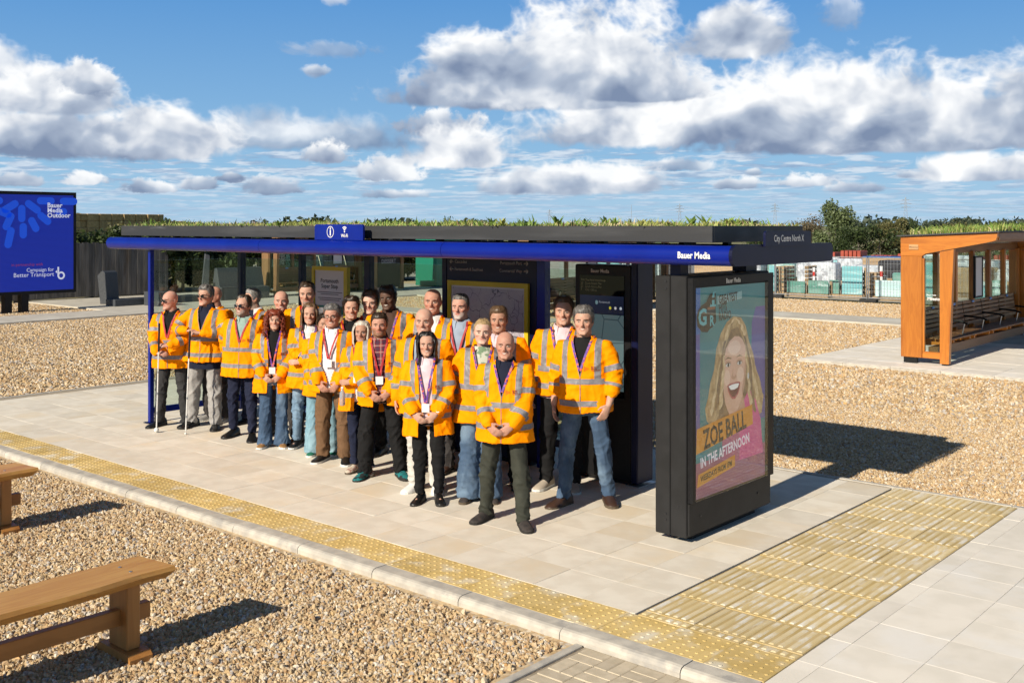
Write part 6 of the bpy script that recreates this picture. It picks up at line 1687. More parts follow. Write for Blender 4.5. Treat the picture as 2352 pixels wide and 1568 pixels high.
    if shirt:
        r_ = Raw(); r_.loft([(.84 if shirt_long is None else shirt_long, .19 * (1 + .7 * (gth - 1)), -.128 * (1 + .9 * (gth - 1)) - be, .135), (.98, .19 * gth, -.134 * gth - be, .135), (1.12, .19 * gth, -.134 * gth - be, .135), (1.24, .19 * fw * gth, -.132 * gth - be * .6, .135), (1.345, .185 * fw, -.118 - be * .2, .125), (1.42, .15 * fw, -.086, .105), (1.465, .09, -.068, .085), (1.488, .074, -.062, .082)], 32, 2.2)
        V = np.concatenate(r_.v); nn = 32; quads = np.array([fc for fc in r_.f if len(fc) == 4])
        V = V + normals(V, quads) * (waves(V, A['seed'] + 9, 6, .05, .12) * .003)[:, None]
        sh_o = obj_from('shirt', mesh_np('shirt', V, quads, shirt, smooth=True), root); bvh_parts.append((V, quads))
    if collar:
        MBc = MB(); n_c = 18; V = []
        up = collar_up or .035
        for i in range(n_c + 1):
            a = -math.pi / 2 + .38 + (2 * math.pi - .76) * i / n_c; fr_ = max(0, -math.sin(a))
            rx, ry = .066, .070
            for (k, zo, ro) in ((0, .0, .010), (1, up, .004), (2, up + .003, .012), (3, -.012 - .03 * fr_, .030 + .006 * fr_)):
                V.append(((rx + ro) * math.cos(a), .012 + (ry + ro) * math.sin(a), 1.482 + zo - .024 * fr_))
        MBc.add(V, [(i * 4 + k, i * 4 + k + 1, (i + 1) * 4 + k + 1, (i + 1) * 4 + k) for i in range(n_c) for k in range(3)])
        MBc.build('collar', collar, root, smooth=True)
    if A['jacket']: make_jacket(A, root, open_front, vneck, bvh_parts, logo, show_front, opening)
    # ---------- lanyard and badge, laid on the clothes
    if lanyard:
        allv = np.concatenate([p[0] for p in bvh_parts]); fs = []; o_ = 0
        for (a, b_) in bvh_parts: fs += (b_ + o_).tolist(); o_ += len(a)
        T = BVHTree.FromPolygons([tuple(p) for p in allv], fs)
        bz = badge_z; mb = MB()
        for s_ in (-1, 1):
            V = []
            for i in range(12):
                t = i / 11; xx = s_ * (.078 * (1 - t) ** 1.1 + .006); zz = 1.475 + (bz + .045 - 1.475) * t
                if i == 0: zz = 1.495
                hit = T.ray_cast(Vector((xx, -1, zz)), Vector((0, 1, 0)))[0]
                yy = (hit.y if hit else -.1) - .005; wd = .0095
                V += [(xx - wd, yy, zz), (xx + wd, yy - .001, zz)]
            mb.add(V, [(2 * i, 2 * i + 1, 2 * i + 3, 2 * i + 2) for i in range(11)])
        mb.build('lanyard', lanyard, root)
        ys = [T.ray_cast(Vector((xx, -1, zz)), Vector((0, 1, 0)))[0] for xx in (-.03, 0, .03) for zz in (bz - .04, bz, bz + .04)]; yb = min([h_.y for h_ in ys if h_] + [-.1])
        if badge: MB().box(-.036, .036, yb - .012, yb - .008, bz - .045, bz + .04).build('badge', badge_m, root)
    if extra: extra(root, A)
    return root

def make_shoe(root, An, out, m, sole, A):
    """Shoe: lofted upper on a separate sole."""
    c, s_ = math.cos(out), math.sin(out); L_ = .315 if not A['female'] else .27; k = L_ / .285
    prof = [(.085, .030, .030, .085), (.075, .037, .0, .10), (.04, .040, .0, .105), (0, .041, .0, .098), (-.05, .044, .0, .075), (-.10, .049, .0, .058), (-.15, .047, .0, .046), (-.185, .034, .0, .036), (-.20, .014, .0, .022)]
    up, so = MB(), MB(); n = 12; V, V2 = [], []
    for (y, w, z0, z1) in prof:
        y = y * k + .0; w *= k
        for i in range(n):
            a = math.pi * i / (n - 1); xx, zz = w * math.cos(a) * (1 if i not in (0, n - 1) else 1.0), .02 + (z1 - .02) * math.sin(a) ** .75
            V.append((An[0] + xx * c + y * -s_ * -1 * -1, An[1] + xx * s_ + y * c, zz))
        for (xx, zz) in ((w * 1.06, .022), (w * 1.06, .0), (-w * 1.06, .0), (-w * 1.06, .022)): V2.append((An[0] + xx * c - y * s_, An[1] + xx * s_ + y * c, zz))
    V = []
    for (y, w, z0, z1) in prof:
        y *= k; w *= k
        for i in range(n):
            a = math.pi * i / (n - 1); xx, zz = w * math.cos(a), .018 + (z1 - .018) * math.sin(a) ** .75
            V.append((An[0] + xx * c - y * s_, An[1] + xx * s_ + y * c, zz))
    fs = [(j * n + i, j * n + i + 1, (j + 1) * n + i + 1, (j + 1) * n + i) for j in range(len(prof) - 1) for i in range(n - 1)]
    fs += [tuple(range(n)), tuple(range((len(prof) - 1) * n, len(prof) * n))]
    o = up.add(V, fs).build('shoe', m, root, smooth=True)
    fs2 = [(j * 4 + i, j * 4 + (i + 1) % 4, (j + 1) * 4 + (i + 1) % 4, (j + 1) * 4 + i) for j in range(len(prof) - 1) for i in range(4)] + [(3, 2, 1, 0), tuple(range((len(prof) - 1) * 4, len(prof) * 4))]
    so.add(V2, fs2).build('sole', sole or material('dark_sole', (.02, .018, .016), rough=.8), o)

def make_jacket(A, root, open_front, vneck, bvh_parts, logo, show_front, opening):
    key = A['key']; v, f = FUSED[(key, 'jacket')]; v = relax(v, f, 3, .5); n_ = normals(v, f); bones = A['bones']
    # sleeve or torso, per vertex
    dmin = np.full(len(v), 9.0); arm = np.zeros(len(v), int); tt = np.zeros(len(v)); el = np.zeros(len(v))
    for i, (S, E_, W, D, N_) in enumerate(bones):
        d1, t1 = seg_dist(v, S, E_); d2, t2 = seg_dist(v, E_, W); d = np.minimum(d1, d2); m_ = d < dmin
        dmin[m_] = d[m_]; arm[m_] = i + 1; tt[m_] = np.where(d1 < d2, t1, 1 + t2)[m_]; el[m_] = np.exp(-(np.minimum(d1, d2)[m_] * 0 + (np.where(d1 < d2, 1 - t1, t2)[m_] / .35) ** 2))
    tr_ = np.sqrt((v[:, 0] / .205) ** 2 + (v[:, 1] / .15) ** 2)
    sleeve = (dmin < .098) & ((tr_ > 1.0) | (tt > .35)) & ~((tt < .12) & (np.abs(v[:, 0]) < .17)) & ((dmin < .09) | (np.abs(v[:, 0]) > .20))
    tors = ~sleeve
    z = v[:, 2]
    w1 = folds(v, A['seed'] + 3, 8, .06, .15, (1, 1, .9)); w2 = waves(v, A['seed'] + 4, 6, .14, .34, (1.3, 1.3, .25)); w3 = folds(v, A['seed'] + 5, 6, .04, .08, (1, 1, 1))
    amp = np.where(sleeve, .005 + .0075 * el, .0065); low = np.clip((1.15 - z) / .35, 0, 1) * tors
    disp = w1 * amp + w2 * (.004 + .013 * low) + w3 * np.where(sleeve, .002 + .0015 * el, .0012)
    v = v + n_ * disp[:, None]
    bvh_parts.append((v, f))
    bm = bmesh.new(); vs_ = [bm.verts.new(p) for p in v.tolist()]; bm.verts.ensure_lookup_table()
    ls = bm.faces.layers.int.new('part'); 
    fs = sleeve[f].sum(1) >= 2; fa = np.where(fs, arm[f].max(1), 0)
    for q, k in zip(f.tolist(), fa.tolist()): bm.faces.new([vs_[i] for i in q])[ls] = int(k)
    def cut(sel, co, no):
        fcs = [x for x in bm.faces if sel(x)]
        if not fcs: return
        ge = set(fcs)
        for x in fcs: ge.update(x.edges); ge.update(x.verts)
        bmesh.ops.bisect_plane(bm, geom=list(ge), dist=1e-5, plane_co=Vector(co), plane_no=Vector(no))
    T = lambda x: x[ls] == 0
    zb = A.get('bands', (1.085, .885)); zb = (zb[0], max(zb[1], A['hem'] + .07))
    for z0 in zb:
        cut(T, (0, 0, z0), (0, 0, 1)); cut(T, (0, 0, z0 + .05), (0, 0, 1))
    top = zb[0] + .05
    bx_ = .112 * (.92 if A['female'] else 1)
    for s_ in (-1, 1):
        for xx in (bx_, bx_ + .05): cut(lambda x: T(x) and x.calc_center_median().z > top - .001, (s_ * xx, 0, 0), (1, 0, 0))
    armcuts = []
    for i, (S, E_, W, D, N_) in enumerate(bones):
        sl_ = A['sleeve'] if np.isscalar(A['sleeve']) else A['sleeve'][i]
        for (a, b_, t0, t1) in ((S, E_, .60, .78), (E_, W, .42 * sl_, .62 * sl_)):
            no = unit(b_ - a)
            for t in (t0, t1): cut(lambda x, i=i: x[ls] == i + 1, a + (b_ - a) * t, no)
            armcuts.append((i + 1, a, b_, t0, t1))
    # neck, front opening, hem and cuffs
    front = lambda x: T(x) and x.calc_center_median().y < -.03
    def half(zz):
        if open_front: return max(opening, opening + (.075 - opening) * (zz - vneck) / (1.49 - vneck)) if zz > vneck else opening * (1.0 + .9 * max(0, (1.05 - zz)) )
        return .080 * (zz - vneck) / (1.49 - vneck)
    for s_ in (-1, 1):
        a = (s_ * (opening if open_front else 0.0), 0, vneck); b_ = (s_ * .078, 0, 1.49)
        d = np.array(b_) - np.array(a); no = (d[2], 0, -d[0])
        cut(lambda x: front(x) and x.calc_center_median().z > vneck - .02, a, no)
        if open_front:
            a2 = (s_ * opening * (1 + .9 * (1.05 - A['hem'])), 0, A['hem'] - .01); d = np.array(a) - np.array(a2); no = (d[2], 0, -d[0])
            cut(lambda x: front(x) and x.calc_center_median().z < vneck + .02, a, no)
    kill = []
    for x in bm.faces:
        c = x.calc_center_median()
        if x[ls] == 0:
            if c.z > 1.474 and math.hypot(c.x, c.y - .008) < .078: kill.append(x); continue
            if c.z > 1.496: kill.append(x); continue
            if c.y < -.03 and c.z > vneck:
                hv = .078 * (c.z - vneck) / (1.49 - vneck) if not open_front else opening + (.078 - opening) * (c.z - vneck) / (1.49 - vneck)
                if abs(c.x) < hv: kill.append(x); continue
            if open_front and c.y < -.03 and c.z <= vneck and abs(c.x) < opening * (1 + .9 * (1.05 - A['hem']) * (vneck - c.z) / max(.01, vneck - A['hem'] + .01)): kill.append(x); continue
            x.normal_update()
            if c.z < A['hem'] + .012 and x.normal.z < -.7: kill.append(x); continue
        else:
            S, E_, W, D, N_ = bones[x[ls] - 1]; sl_ = A['sleeve'] if np.isscalar(A['sleeve']) else A['sleeve'][x[ls] - 1]
            no = Vector(unit(W - E_)); x.normal_update()
            if (c - Vector(E_)).dot(no) > np.linalg.norm(W - E_) * sl_ - .004 and x.normal.dot(no) > .75: kill.append(x)
    bmesh.ops.delete(bm, geom=kill, context='FACES')
    # pick out the tape
    bands = []
    for z0 in zb: bands.append([x for x in bm.faces if T(x) and z0 < x.calc_center_median().z < z0 + .05])
    for s_ in (-1, 1): bands.append([x for x in bm.faces if T(x) and x.calc_center_median().z > top and bx_ < s_ * x.calc_center_median().x < bx_ + .05])
    for (i, a, b_, t0, t1) in armcuts:
        no = unit(b_ - a); L_ = np.linalg.norm(b_ - a)
        bands.append([x for x in bm.faces if x[ls] == i and t0 * L_ < float((np.array(x.calc_center_median()) - a) @ no) < t1 * L_ and float(np.linalg.norm(np.array(x.calc_center_median()) - a - no * float((np.array(x.calc_center_median()) - a) @ no))) < .11])
    bm.normal_update()
    geo = []
    taken = set()
    for fl in bands:
        fl = [x for x in fl if x not in taken]; taken.update(fl); V, F, mp = [], [], {}
        for x in fl:
            idx = []
            for vt in x.verts:
                if vt not in mp: mp[vt] = len(V); V.append(tuple(vt.co + vt.normal * .0022))
                idx.append(mp[vt])
            F.append(idx)
        geo.append((V, F))
    # dark zip down the closed front
    jo = bm_to('jacket', bm, orange_m, root)
    so = jo.modifiers.new('cloth_thickness', 'SOLIDIFY'); so.thickness = .005; so.offset = -1
    for V, F in geo:
        if len(F) < 4: continue
        me = bpy.data.meshes.new('reflective_band'); me.from_pydata(V, [], F); me.materials.append(tape_m); me.shade_smooth(); obj_from('reflective_band', me, jo)
    TT = BVHTree.FromPolygons([tuple(p) for p in v], f.tolist())
    def on(xx, zz, lift=.004):
        h_ = TT.ray_cast(Vector((xx, -1, zz)), Vector((0, 1, 0)))[0]; return (xx, (h_.y if h_ else -.15) - lift, zz)
    if show_front:
        V = []; 
        zs = np.linspace(A['hem'] + .01, vneck, 18)
        lines = [[(0.0, zz) for zz in zs] + [(.078 * (zz - vneck) / (1.49 - vneck), zz) for zz in np.linspace(vneck, 1.462, 10)], [(-.078 * (zz - vneck) / (1.49 - vneck), zz) for zz in np.linspace(vneck, 1.462, 10)]] if not open_front else []
        for ln in lines:
            mb = MB(); V = []
            for (xx, zz) in ln: a = on(xx, zz, .003); V += [(a[0] - .0035, a[1], a[2]), (a[0] + .0035, a[1], a[2])]
            mb.add(V, [(2 * i, 2 * i + 1, 2 * i + 3, 2 * i + 2) for i in range(len(ln) - 1)]).build('piping', material('grey_piping', (.20, .17, .16), rough=.7), jo)
    if logo:
        V, F, M = LOGO; lx, lz = (.085, 1.225) if not A['female'] else (.085, 1.205)
        P3 = [on(lx + a[0] * 1.05, lz + a[1] * 1.05, .0045) for a in V]
        me = bpy.data.meshes.new('chest_logo'); me.from_pydata(P3, [], F); me.materials.append(logo_m); me.materials.append(logo_o); me.polygons.foreach_set('material_index', M); obj_from('chest_logo', me, jo)
    return jo

def make_hair(A, hp, body, spec):
    """spec: (style, material, thickness[, options]). Styles: short, receding, crop, side, long, bob, curly, bun, updo."""
    style, m, th = spec[0], spec[1], spec[2]; g = np.random.default_rng(A['seed'] + 77)
    nz, na = 34, 56
    Z, TH = np.meshgrid(np.linspace(.0, .228, nz), np.linspace(0, 2 * np.pi, na, endpoint=False), indexing='ij')
    fr = np.clip(-np.sin(TH), 0, 1)                         # 1 at the face
    bkk = np.clip(np.sin(TH), 0, 1)
    line = {'short': .185, 'crop': .188, 'receding': .205, 'side': .197, 'long': .205, 'bob': .200, 'curly': .175, 'bun': .192, 'updo': .19}[style]
    temple = np.clip((fr - .25) / .5, 0, 1)
    zl = np.where(np.sin(TH) < 0, .118 + (line - .118) * temple ** .6, .118 - .095 * np.clip(bkk * 1.6, 0, 1))
    if style == 'receding': zl = zl + .015 * np.exp(-((fr - .75) / .15) ** 2)
    if style in ('short', 'side', 'crop', 'receding'):
        sb = np.exp(-((np.cos(TH) ** 2 - .97) / .05) ** 2) * (np.sin(TH) < .1); zl = zl - .028 * sb
    p0 = np.stack([np.cos(TH) * .08, np.sin(TH) * .1, Z], -1).reshape(-1, 3)
    nse = waves(p0, A['seed'] + 31, 8, .012, .035, (1, 1, .5)).reshape(Z.shape); nse2 = waves(p0, A['seed'] + 32, 5, .05, .10).reshape(Z.shape)
    k = np.clip((Z - zl) / .022, -1, 1)
    topb = np.clip((Z - .13) / .08, 0, 1)
    T_ = np.where(k > 0, k ** .6 * th * (.55 + .75 * topb) + .0035 * nse * k + .006 * nse2 * k * topb, k * .02)
    if style == 'side': T_ = T_ + np.where(k > 0, .004 * topb * (1 + np.cos(TH - .6)) * fr, 0)
    if style == 'short': T_ = T_ + np.where(k > 0, .006 * topb * fr, 0)
    P_ = head_point(TH.ravel(), Z.ravel(), T_.ravel())
    P_ = hp(P_).reshape(nz, na, 3); V = P_.reshape(-1, 3).tolist(); F = []
    for i in range(nz - 1):
        for j in range(na):
            a = (i, j), (i, (j + 1) % na), (i + 1, (j + 1) % na), (i + 1, j)
            if max(T_[q] for q in a) > -.004: F.append(tuple(q[0] * na + q[1] for q in a))
    F.append(tuple((nz - 1) * na + j for j in range(na)))
    me = bpy.data.meshes.new('hair'); me.from_pydata(V, [], F); me.materials.append(m); me.shade_smooth(); me.validate()
    ho = obj_from('hair', me, body)
    ln = {'short': .026, 'crop': .010, 'receding': .022, 'side': .040, 'long': .05, 'bob': .05, 'bun': .035, 'updo': .03, 'curly': 0}[style]
    if ln:
        ok = np.argwhere(T_ > .004); n_st = 1500 if style != 'crop' else 900; pick = ok[g.integers(0, len(ok), n_st)]
        Tp = T_[pick[:, 0], pick[:, 1]]; zz = Z[pick[:, 0], pick[:, 1]] + g.uniform(-.003, .003, n_st); aa = TH[pick[:, 0], pick[:, 1]] + g.uniform(-.05, .05, n_st)
        p_ = head_point(aa, zz, Tp - .002); cr_ = np.array([.0, .035, .236]); fl = p_ - cr_; nn = p_ - np.array([0, .005, .11]); nn /= np.linalg.norm(nn, axis=1)[:, None]
        if style == 'side': fl = fl + np.array([.05, -.06, .0]) * np.clip((zz - .15) / .05, 0, 1)[:, None]
        if style == 'bun': fl = np.array([0.0, .09, .2]) - p_
        fo = np.clip(-np.sin(aa) - .35, 0, .5)[:, None] * 2 * np.clip((zz - .15) / .02, 0, 1)[:, None]; sw = np.where(p_[:, :1] > .012, 1.0, -1.0)
        if style in ('long', 'bob', 'side'): fl = fl * (1 - fo) + fo * np.concatenate([sw * .09, np.full_like(sw, .02), np.full_like(sw, .03)], 1)
        if style in ('short', 'receding'): fl = fl * (1 - fo) + fo * np.concatenate([sw * .02, np.full_like(sw, .03), np.full_like(sw, .09)], 1)
        fl = fl - nn * (fl * nn).sum(1)[:, None]; fl /= np.linalg.norm(fl, axis=1)[:, None] + 1e-6; fl = fl + g.normal(size=fl.shape) * (.22 if style not in ('long', 'bob', 'bun') else .07); fl /= np.linalg.norm(fl, axis=1)[:, None]
        sd = np.cross(fl, nn); lens = ln * g.uniform(.5, 1.2, n_st)[:, None] * (1 - .45 * fo); lift = g.uniform(.2, 1.0, n_st)[:, None] * (.20 if style not in ('long', 'bob', 'bun') else .06)
        V = np.empty((n_st, 6, 3)); w_ = .0016
        for i_, (t_, wf) in enumerate(((0, 1.0), (.5, .9), (1.0, .25))):
            c_ = p_ + fl * lens * t_ + nn * (lift * lens * t_ * (1.3 - t_) + .001 + (-.35 * ln * t_ * t_ if style in ('long', 'bob') else 0)); V[:, 2 * i_] = c_ - sd * w_ * wf; V[:, 2 * i_ + 1] = c_ + sd * w_ * wf
        b_ = np.arange(n_st)[:, None] * 6; F_ = np.concatenate([b_ + [0, 1, 3, 2], b_ + [2, 3, 5, 4]], 1).reshape(-1, 4)
        obj_from('hair_strands', mesh_np('hair_strands', hp(V.reshape(-1, 3)), F_, m), body)
    if style in ('long', 'bob'):
        Ln = spec[3]; n_s, n_l = 40, 22; V = []; F = []
        open_ = .98 if style == 'long' else .92
        for i in range(n_l):
            t = i / (n_l - 1); z = .212 - (Ln + .212) * t
            for j in range(n_s + 1):
                a = -math.pi / 2 + open_ * (1 - .10 * t) + (2 * math.pi - 2 * open_ * (1 - .10 * t)) * j / n_s
                zc = max(z, .085); w = float(np.interp(zc, HEADZ, HEADW)); f_ = float(np.interp(zc, HEADZ, HEADF)); b_ = float(np.interp(zc, HEADZ, HEADB))
                low = max(0, .05 - z); off = th * (.55 + .6 * min(1, t * 3)) + .008 * math.sin(math.pi * min(1, t * 1.3)) + .004 * math.sin(a * 23 + 3 * math.sin(z * 20)) + .003 * math.sin(a * 41 + z * 30) + min(low * .16, .02)
                if style == 'bob' and t > .8: off -= .018 * (t - .8) / .2
                x = math.cos(a) * (w + off); y = math.sin(a) * ((b_ - f_) / 2 + off) + (f_ + b_) / 2
                if z > .15: a_in = max(0, -math.sin(a) - .3) * (z - .15) * 1.2; y += a_in
                if low > 0 and y < 0: y = y - low * .12
                ss = math.sin(a)
                V.append(tuple(hp((x * (1 - .12 * min(1, low / .2) * (1 if ss > 0 else .4)), y, z - .02 * math.sin(a * 9) * t))))
            # inner layer closes the sheet
        for i in range(n_l - 1):
            for j in range(n_s): F.append((i * (n_s + 1) + j, i * (n_s + 1) + j + 1, (i + 1) * (n_s + 1) + j + 1, (i + 1) * (n_s + 1) + j))
        me = bpy.data.meshes.new('hair_length'); me.from_pydata(V, [], F); me.materials.append(m); me.shade_smooth()
        o = obj_from('hair_length', me, body); s_ = o.modifiers.new('strand_thickness', 'SOLIDIFY'); s_.thickness = .010; s_.offset = -1
    if style == 'curly':
        V, F = [], []
        for i in range(420):
            z = g.uniform(-.10, .225); oo = .92 if z < .17 else .45; a = g.uniform(-math.pi / 2 + oo, 1.5 * math.pi - oo)
            if z < .06 and abs(math.sin(a)) > .98: pass
            zc = max(z, .03); off = g.uniform(.012, .055) * (1.0 if z < .15 else .7) + max(0, .1 - z) * .22
            c = head_point(np.array([a]), np.array([zc]), np.array([off]))[0]; c[2] = z + (.02 if z > .18 else 0)
            r_ = g.uniform(.010, .017); ph = g.uniform(0, 6); ax = g.uniform(-.6, .6)
            mb_pts = [hp(c + np.array([math.cos(ph + q * 1.5) * r_, math.sin(ph + q * 1.5) * r_, -q * .011 + .02 + ax * .01 * q])) for q in range(6)]
            t_ = MB().tube(mb_pts, [.003, .0065, .0075, .0075, .006, .002], 5); o_ = len(V); V += t_.v; F += [tuple(q + o_ for q in x) for x in t_.f]
        me = bpy.data.meshes.new('curls'); me.from_pydata(V, [], F); me.materials.append(m); me.shade_smooth(); obj_from('curls', me, body)
    if style == 'bun':
        mb = MB(); pts = []
        for i in range(16):
            a = i / 15 * 4.2 * math.pi; r_ = .026 * (1 - .5 * i / 15); pts.append(hp((.015 + r_ * math.cos(a), .085 + .012 * i / 15, .205 + r_ * math.sin(a))))
        mb.tube(pts, .012, 7).build('bun', m, body, smooth=True)
    return ho

# ------------------------------------------------------------------ who stands where
def stand(px_, ytop, h):
    d = (EYE - h) * 2424 / (ytop - 518); r = (px_ - 1176) * d / 2424
    return (r * ch - d * sh, r * sh + d * ch, 0.0)
FAIR = (.52, .315, .235); PINK = (.54, .305, .235); TAN = (.43, .245, .17); DEEP = (.10, .054, .035); PALE = (.60, .395, .315); RUDDY = (.48, .26, .19)
black_t = cloth('black', (.011, .011, .012)); charcoal_t = cloth('charcoal', (.038, .038, .040)); navy_t = cloth('navy', (.014, .018, .042)); lgrey_t = cloth('light_grey', (.34, .33, .32)); beige_t = cloth('pale_stone', (.56, .54, .50))
cord_t = cloth('brown_cord', (.17, .095, .05), stretch=(60, 60, 1), scale=3); olive_t = cloth('dark_olive', (.045, .048, .038)); dgrey_t = cloth('dark_grey', (.055, .05, .05))
jean_t = denim('mid', (.055, .095, .165), (.16, .235, .33)); jean_l = denim('light', (.16, .255, .37), (.31, .42, .53)); jean_p = denim('pale', (.18, .32, .40), (.30, .45, .52)); jean_d = denim('dark', (.035, .06, .13), (.06, .11, .20))
white_c = cloth('white', (.74, .72, .72)); black_c = cloth('black_top', (.010, .010, .011)); navy_c = cloth('navy_top', (.013, .016, .035)); blue_c = cloth('pale_blue', (.30, .36, .46)); mint_c = cloth('mint', (.30, .42, .38)); pinkw_c = cloth('pink_white', (.70, .55, .60)); brown_c = cloth('brown_top', (.08, .045, .035)); grey_c = cloth('grey_top', (.25, .25, .27))
def plaid():
    m = bpy.data.materials.new('cloth_red_plaid'); m.use_nodes = True; nt = m.node_tree; b = nt.nodes['Principled BSDF']; b.inputs['Roughness'].default_value = .9
    tc = nt.nodes.new('ShaderNodeTexCoord'); sp = nt.nodes.new('ShaderNodeSeparateXYZ'); nt.links.new(tc.outputs['Object'], sp.inputs[0])
    sx = (Ex(nt, sp.outputs[0]) * 15.0).fract(); sz = (Ex(nt, sp.outputs[2]) * 15.0).fract()
    c = nmix(nt, sx.gt(.5) * .6, (.24, .02, .025), (.02, .02, .045)); c = nmix(nt, sz.gt(.5) * .55, c, (.02, .02, .05))
    c = nmix(nt, ((sx - .25).ab().lt(.05) + (sz - .25).ab().lt(.05)).sat() * .6, c, (.45, .40, .35)); nt.links.new(c, b.inputs['Base Color']); return m
def dotted():
    m = bpy.data.materials.new('cloth_dotted'); m.use_nodes = True; nt = m.node_tree; b = nt.nodes['Principled BSDF']; b.inputs['Roughness'].default_value = .85
    tc = nt.nodes.new('ShaderNodeTexCoord'); vo = nt.nodes.new('ShaderNodeTexVoronoi'); vo.inputs['Scale'].default_value = 62; nt.links.new(tc.outputs['Object'], vo.inputs['Vector'])
    nt.links.new(nmix(nt, Ex(nt, vo.outputs['Distance']).lt(.22), (.72, .71, .74), (.14, .15, .28)), b.inputs['Base Color']); return m
camo_c = material('cloth_green_pattern', (.48, .50, .42), (.16, .24, .15), scale=14, rough=.9, contrast=(.47, .53))
sh_black = material('black_leather', (.010, .010, .010), rough=.35); sh_brown = material('brown_leather', (.05, .026, .018), rough=.4); sh_white = material('white_leather', (.72, .71, .69), rough=.5); sh_green = material('green_suede', (.01, .13, .08), rough=.9); sh_teal = material('teal_suede', (.008, .16, .17), (.015, .02, .022), scale=14, rough=.8, contrast=(.5, .55)); sh_cream = material('striped_flats', (.52, .45, .36), (.36, .20, .16), scale=30, rough=.7, contrast=(.5, .55)); sh_grey = material('grey_canvas', (.30, .29, .28), rough=.9); sh_beige = material('beige_suede', (.42, .36, .29), rough=.9); sh_dark = material('dark_trainer', (.022, .019, .018), (.05, .04, .036), scale=20, rough=.8); sh_tan = material('tan_leather', (.26, .14, .05), rough=.6)
sole_w = material('white_sole', (.68, .68, .66), rough=.6); sole_d = material('dark_sole', (.02, .018, .016), rough=.8); sole_b = material('brown_sole', (.10, .075, .05), rough=.8)
H_DARK = hair_mat('dark_brown', (.018, .011, .007), (.05, .032, .02)); H_BLACK = hair_mat('black', (.005, .0045, .0045), (.02, .016, .015)); H_BROWN = hair_mat('brown', (.055, .032, .018), (.13, .08, .045)); H_GREY = hair_mat('grey', (.13, .125, .12), (.32, .31, .30)); H_SALT = hair_mat('salt_pepper', (.05, .047, .045), (.19, .18, .175)); H_RED = hair_mat('auburn', (.10, .018, .010), (.24, .05, .022)); H_BLOND = hair_mat('blond', (.26, .17, .08), (.42, .30, .16)); H_ASH = hair_mat('ash_blond', (.40, .36, .30), (.62, .57, .50)); H_LONG = hair_mat('brown_long', (.045, .026, .015), (.20, .115, .06))
S_ = {k: skin_mat(k, c, bd) for k, c, bd in (('fair', FAIR, None), ('pink', PINK, None), ('tan', TAN, None), ('deep', DEEP, (.012, .009, .008)), ('pale', PALE, None), ('ruddy', RUDDY, None), ('grey_beard', PINK, (.42, .40, .38)), ('stubble', FAIR, (.22, .14, .10)), ('brown_beard', RUDDY, (.16, .085, .045)), ('salt_beard', FAIR, (.20, .17, .15)))}

def cane_for(top, tip, label, ball):
    def fn(root, A):
        k = A['h'] / 1.75; M = Matrix.Translation(root.location) @ Matrix.Rotation(root.rotation_euler.z, 4, 'Z') @ Matrix.Diagonal((k * 1.085, k * 1.05, k, 1))
        a, b = M @ Vector(top), M @ Vector(tip); base = Vector((b.x, b.y, 0)); c = empty('white_cane', base, 0, label, 'cane')
        a -= base; b -= base
        d = (b - a)
        MB().tube([a + d * .27, b - d * .02], .0085, 8).build('shaft', sole_w, c); MB().tube([a, a + d * .02, a + d * .27], [.012, .014, .013], 8).build('grip', frame_m, c)
        for t in (.45, .65, .83): MB().tube([a + d * t, a + d * (t + .02)], .0105, 8).build('joint', steel_m, c)
        r_ = .032 if ball else .016; e = Vector((b.x, b.y, r_)); mb = MB(); pts = [e + Vector((0, 0, r_ * math.cos(math.pi * i / 8))) for i in range(9)]
        MB().tube(pts, [max(.002, r_ * math.sin(math.pi * i / 8)) for i in range(9)], 12).build('tip', sole_w, c, smooth=True)
    return fn
def bottle(root, A):
    k = A['h'] / 1.75; M = Matrix.Translation(root.location) @ Matrix.Rotation(root.rotation_euler.z, 4, 'Z') @ Matrix.Diagonal((k * 1.085, k * 1.05, k, 1)); p = M @ Vector((-.15, -.27, .93))
    c = empty('water_bottle', p, 0, 'small clear water bottle held by the grey-blonde woman', 'bottle'); MB().tube([(0, 0, -.10), (0, 0, -.09), (0, 0, .03), (0, 0, .06), (0, 0, .075)], [.02, .03, .03, .014, .012], 12).build('bottle_body', material('clear_plastic', (.62, .66, .72), rough=.1, trans=.6), c, smooth=True); MB().tube([(0, 0, .076), (0, 0, .095)], .014, 10).build('cap', white_print, c)
def watch(root, A):
    S, E_, W, D, N_ = A['bones'][1]; d = unit(W - E_); p = W - d * .03
    MB().tube([p - d * .010, p + d * .010], .031, 14).build('watch_strap', steel_m, root); MB().tube([p + np.array([0, -.030, .006]), p + np.array([0, -.037, .007])], .017, 14).build('watch_face', badge_m, root)
def folder(root, A):
    k = A['h'] / 1.75; M = Matrix.Translation(root.location) @ Matrix.Rotation(root.rotation_euler.z, 4, 'Z') @ Matrix.Diagonal((k * 1.085, k * 1.05, k, 1)); p = M @ Vector((-.30, -.06, .76))
    c = MB().box(-.012, .012, -.085, .085, -.12, .12, bev=.004).build('folder', material('patterned_folder', (.03, .03, .05), (.10, .38, .40), scale=26, rough=.4, contrast=(.52, .56)), loc=p, rotz=root.rotation_euler.z); tag(c, 'dark patterned folder hanging from the tall young man\'s hand', 'folder')
def flip_up(root, A): pass

GRP = 'people in orange hi-vis jackets'
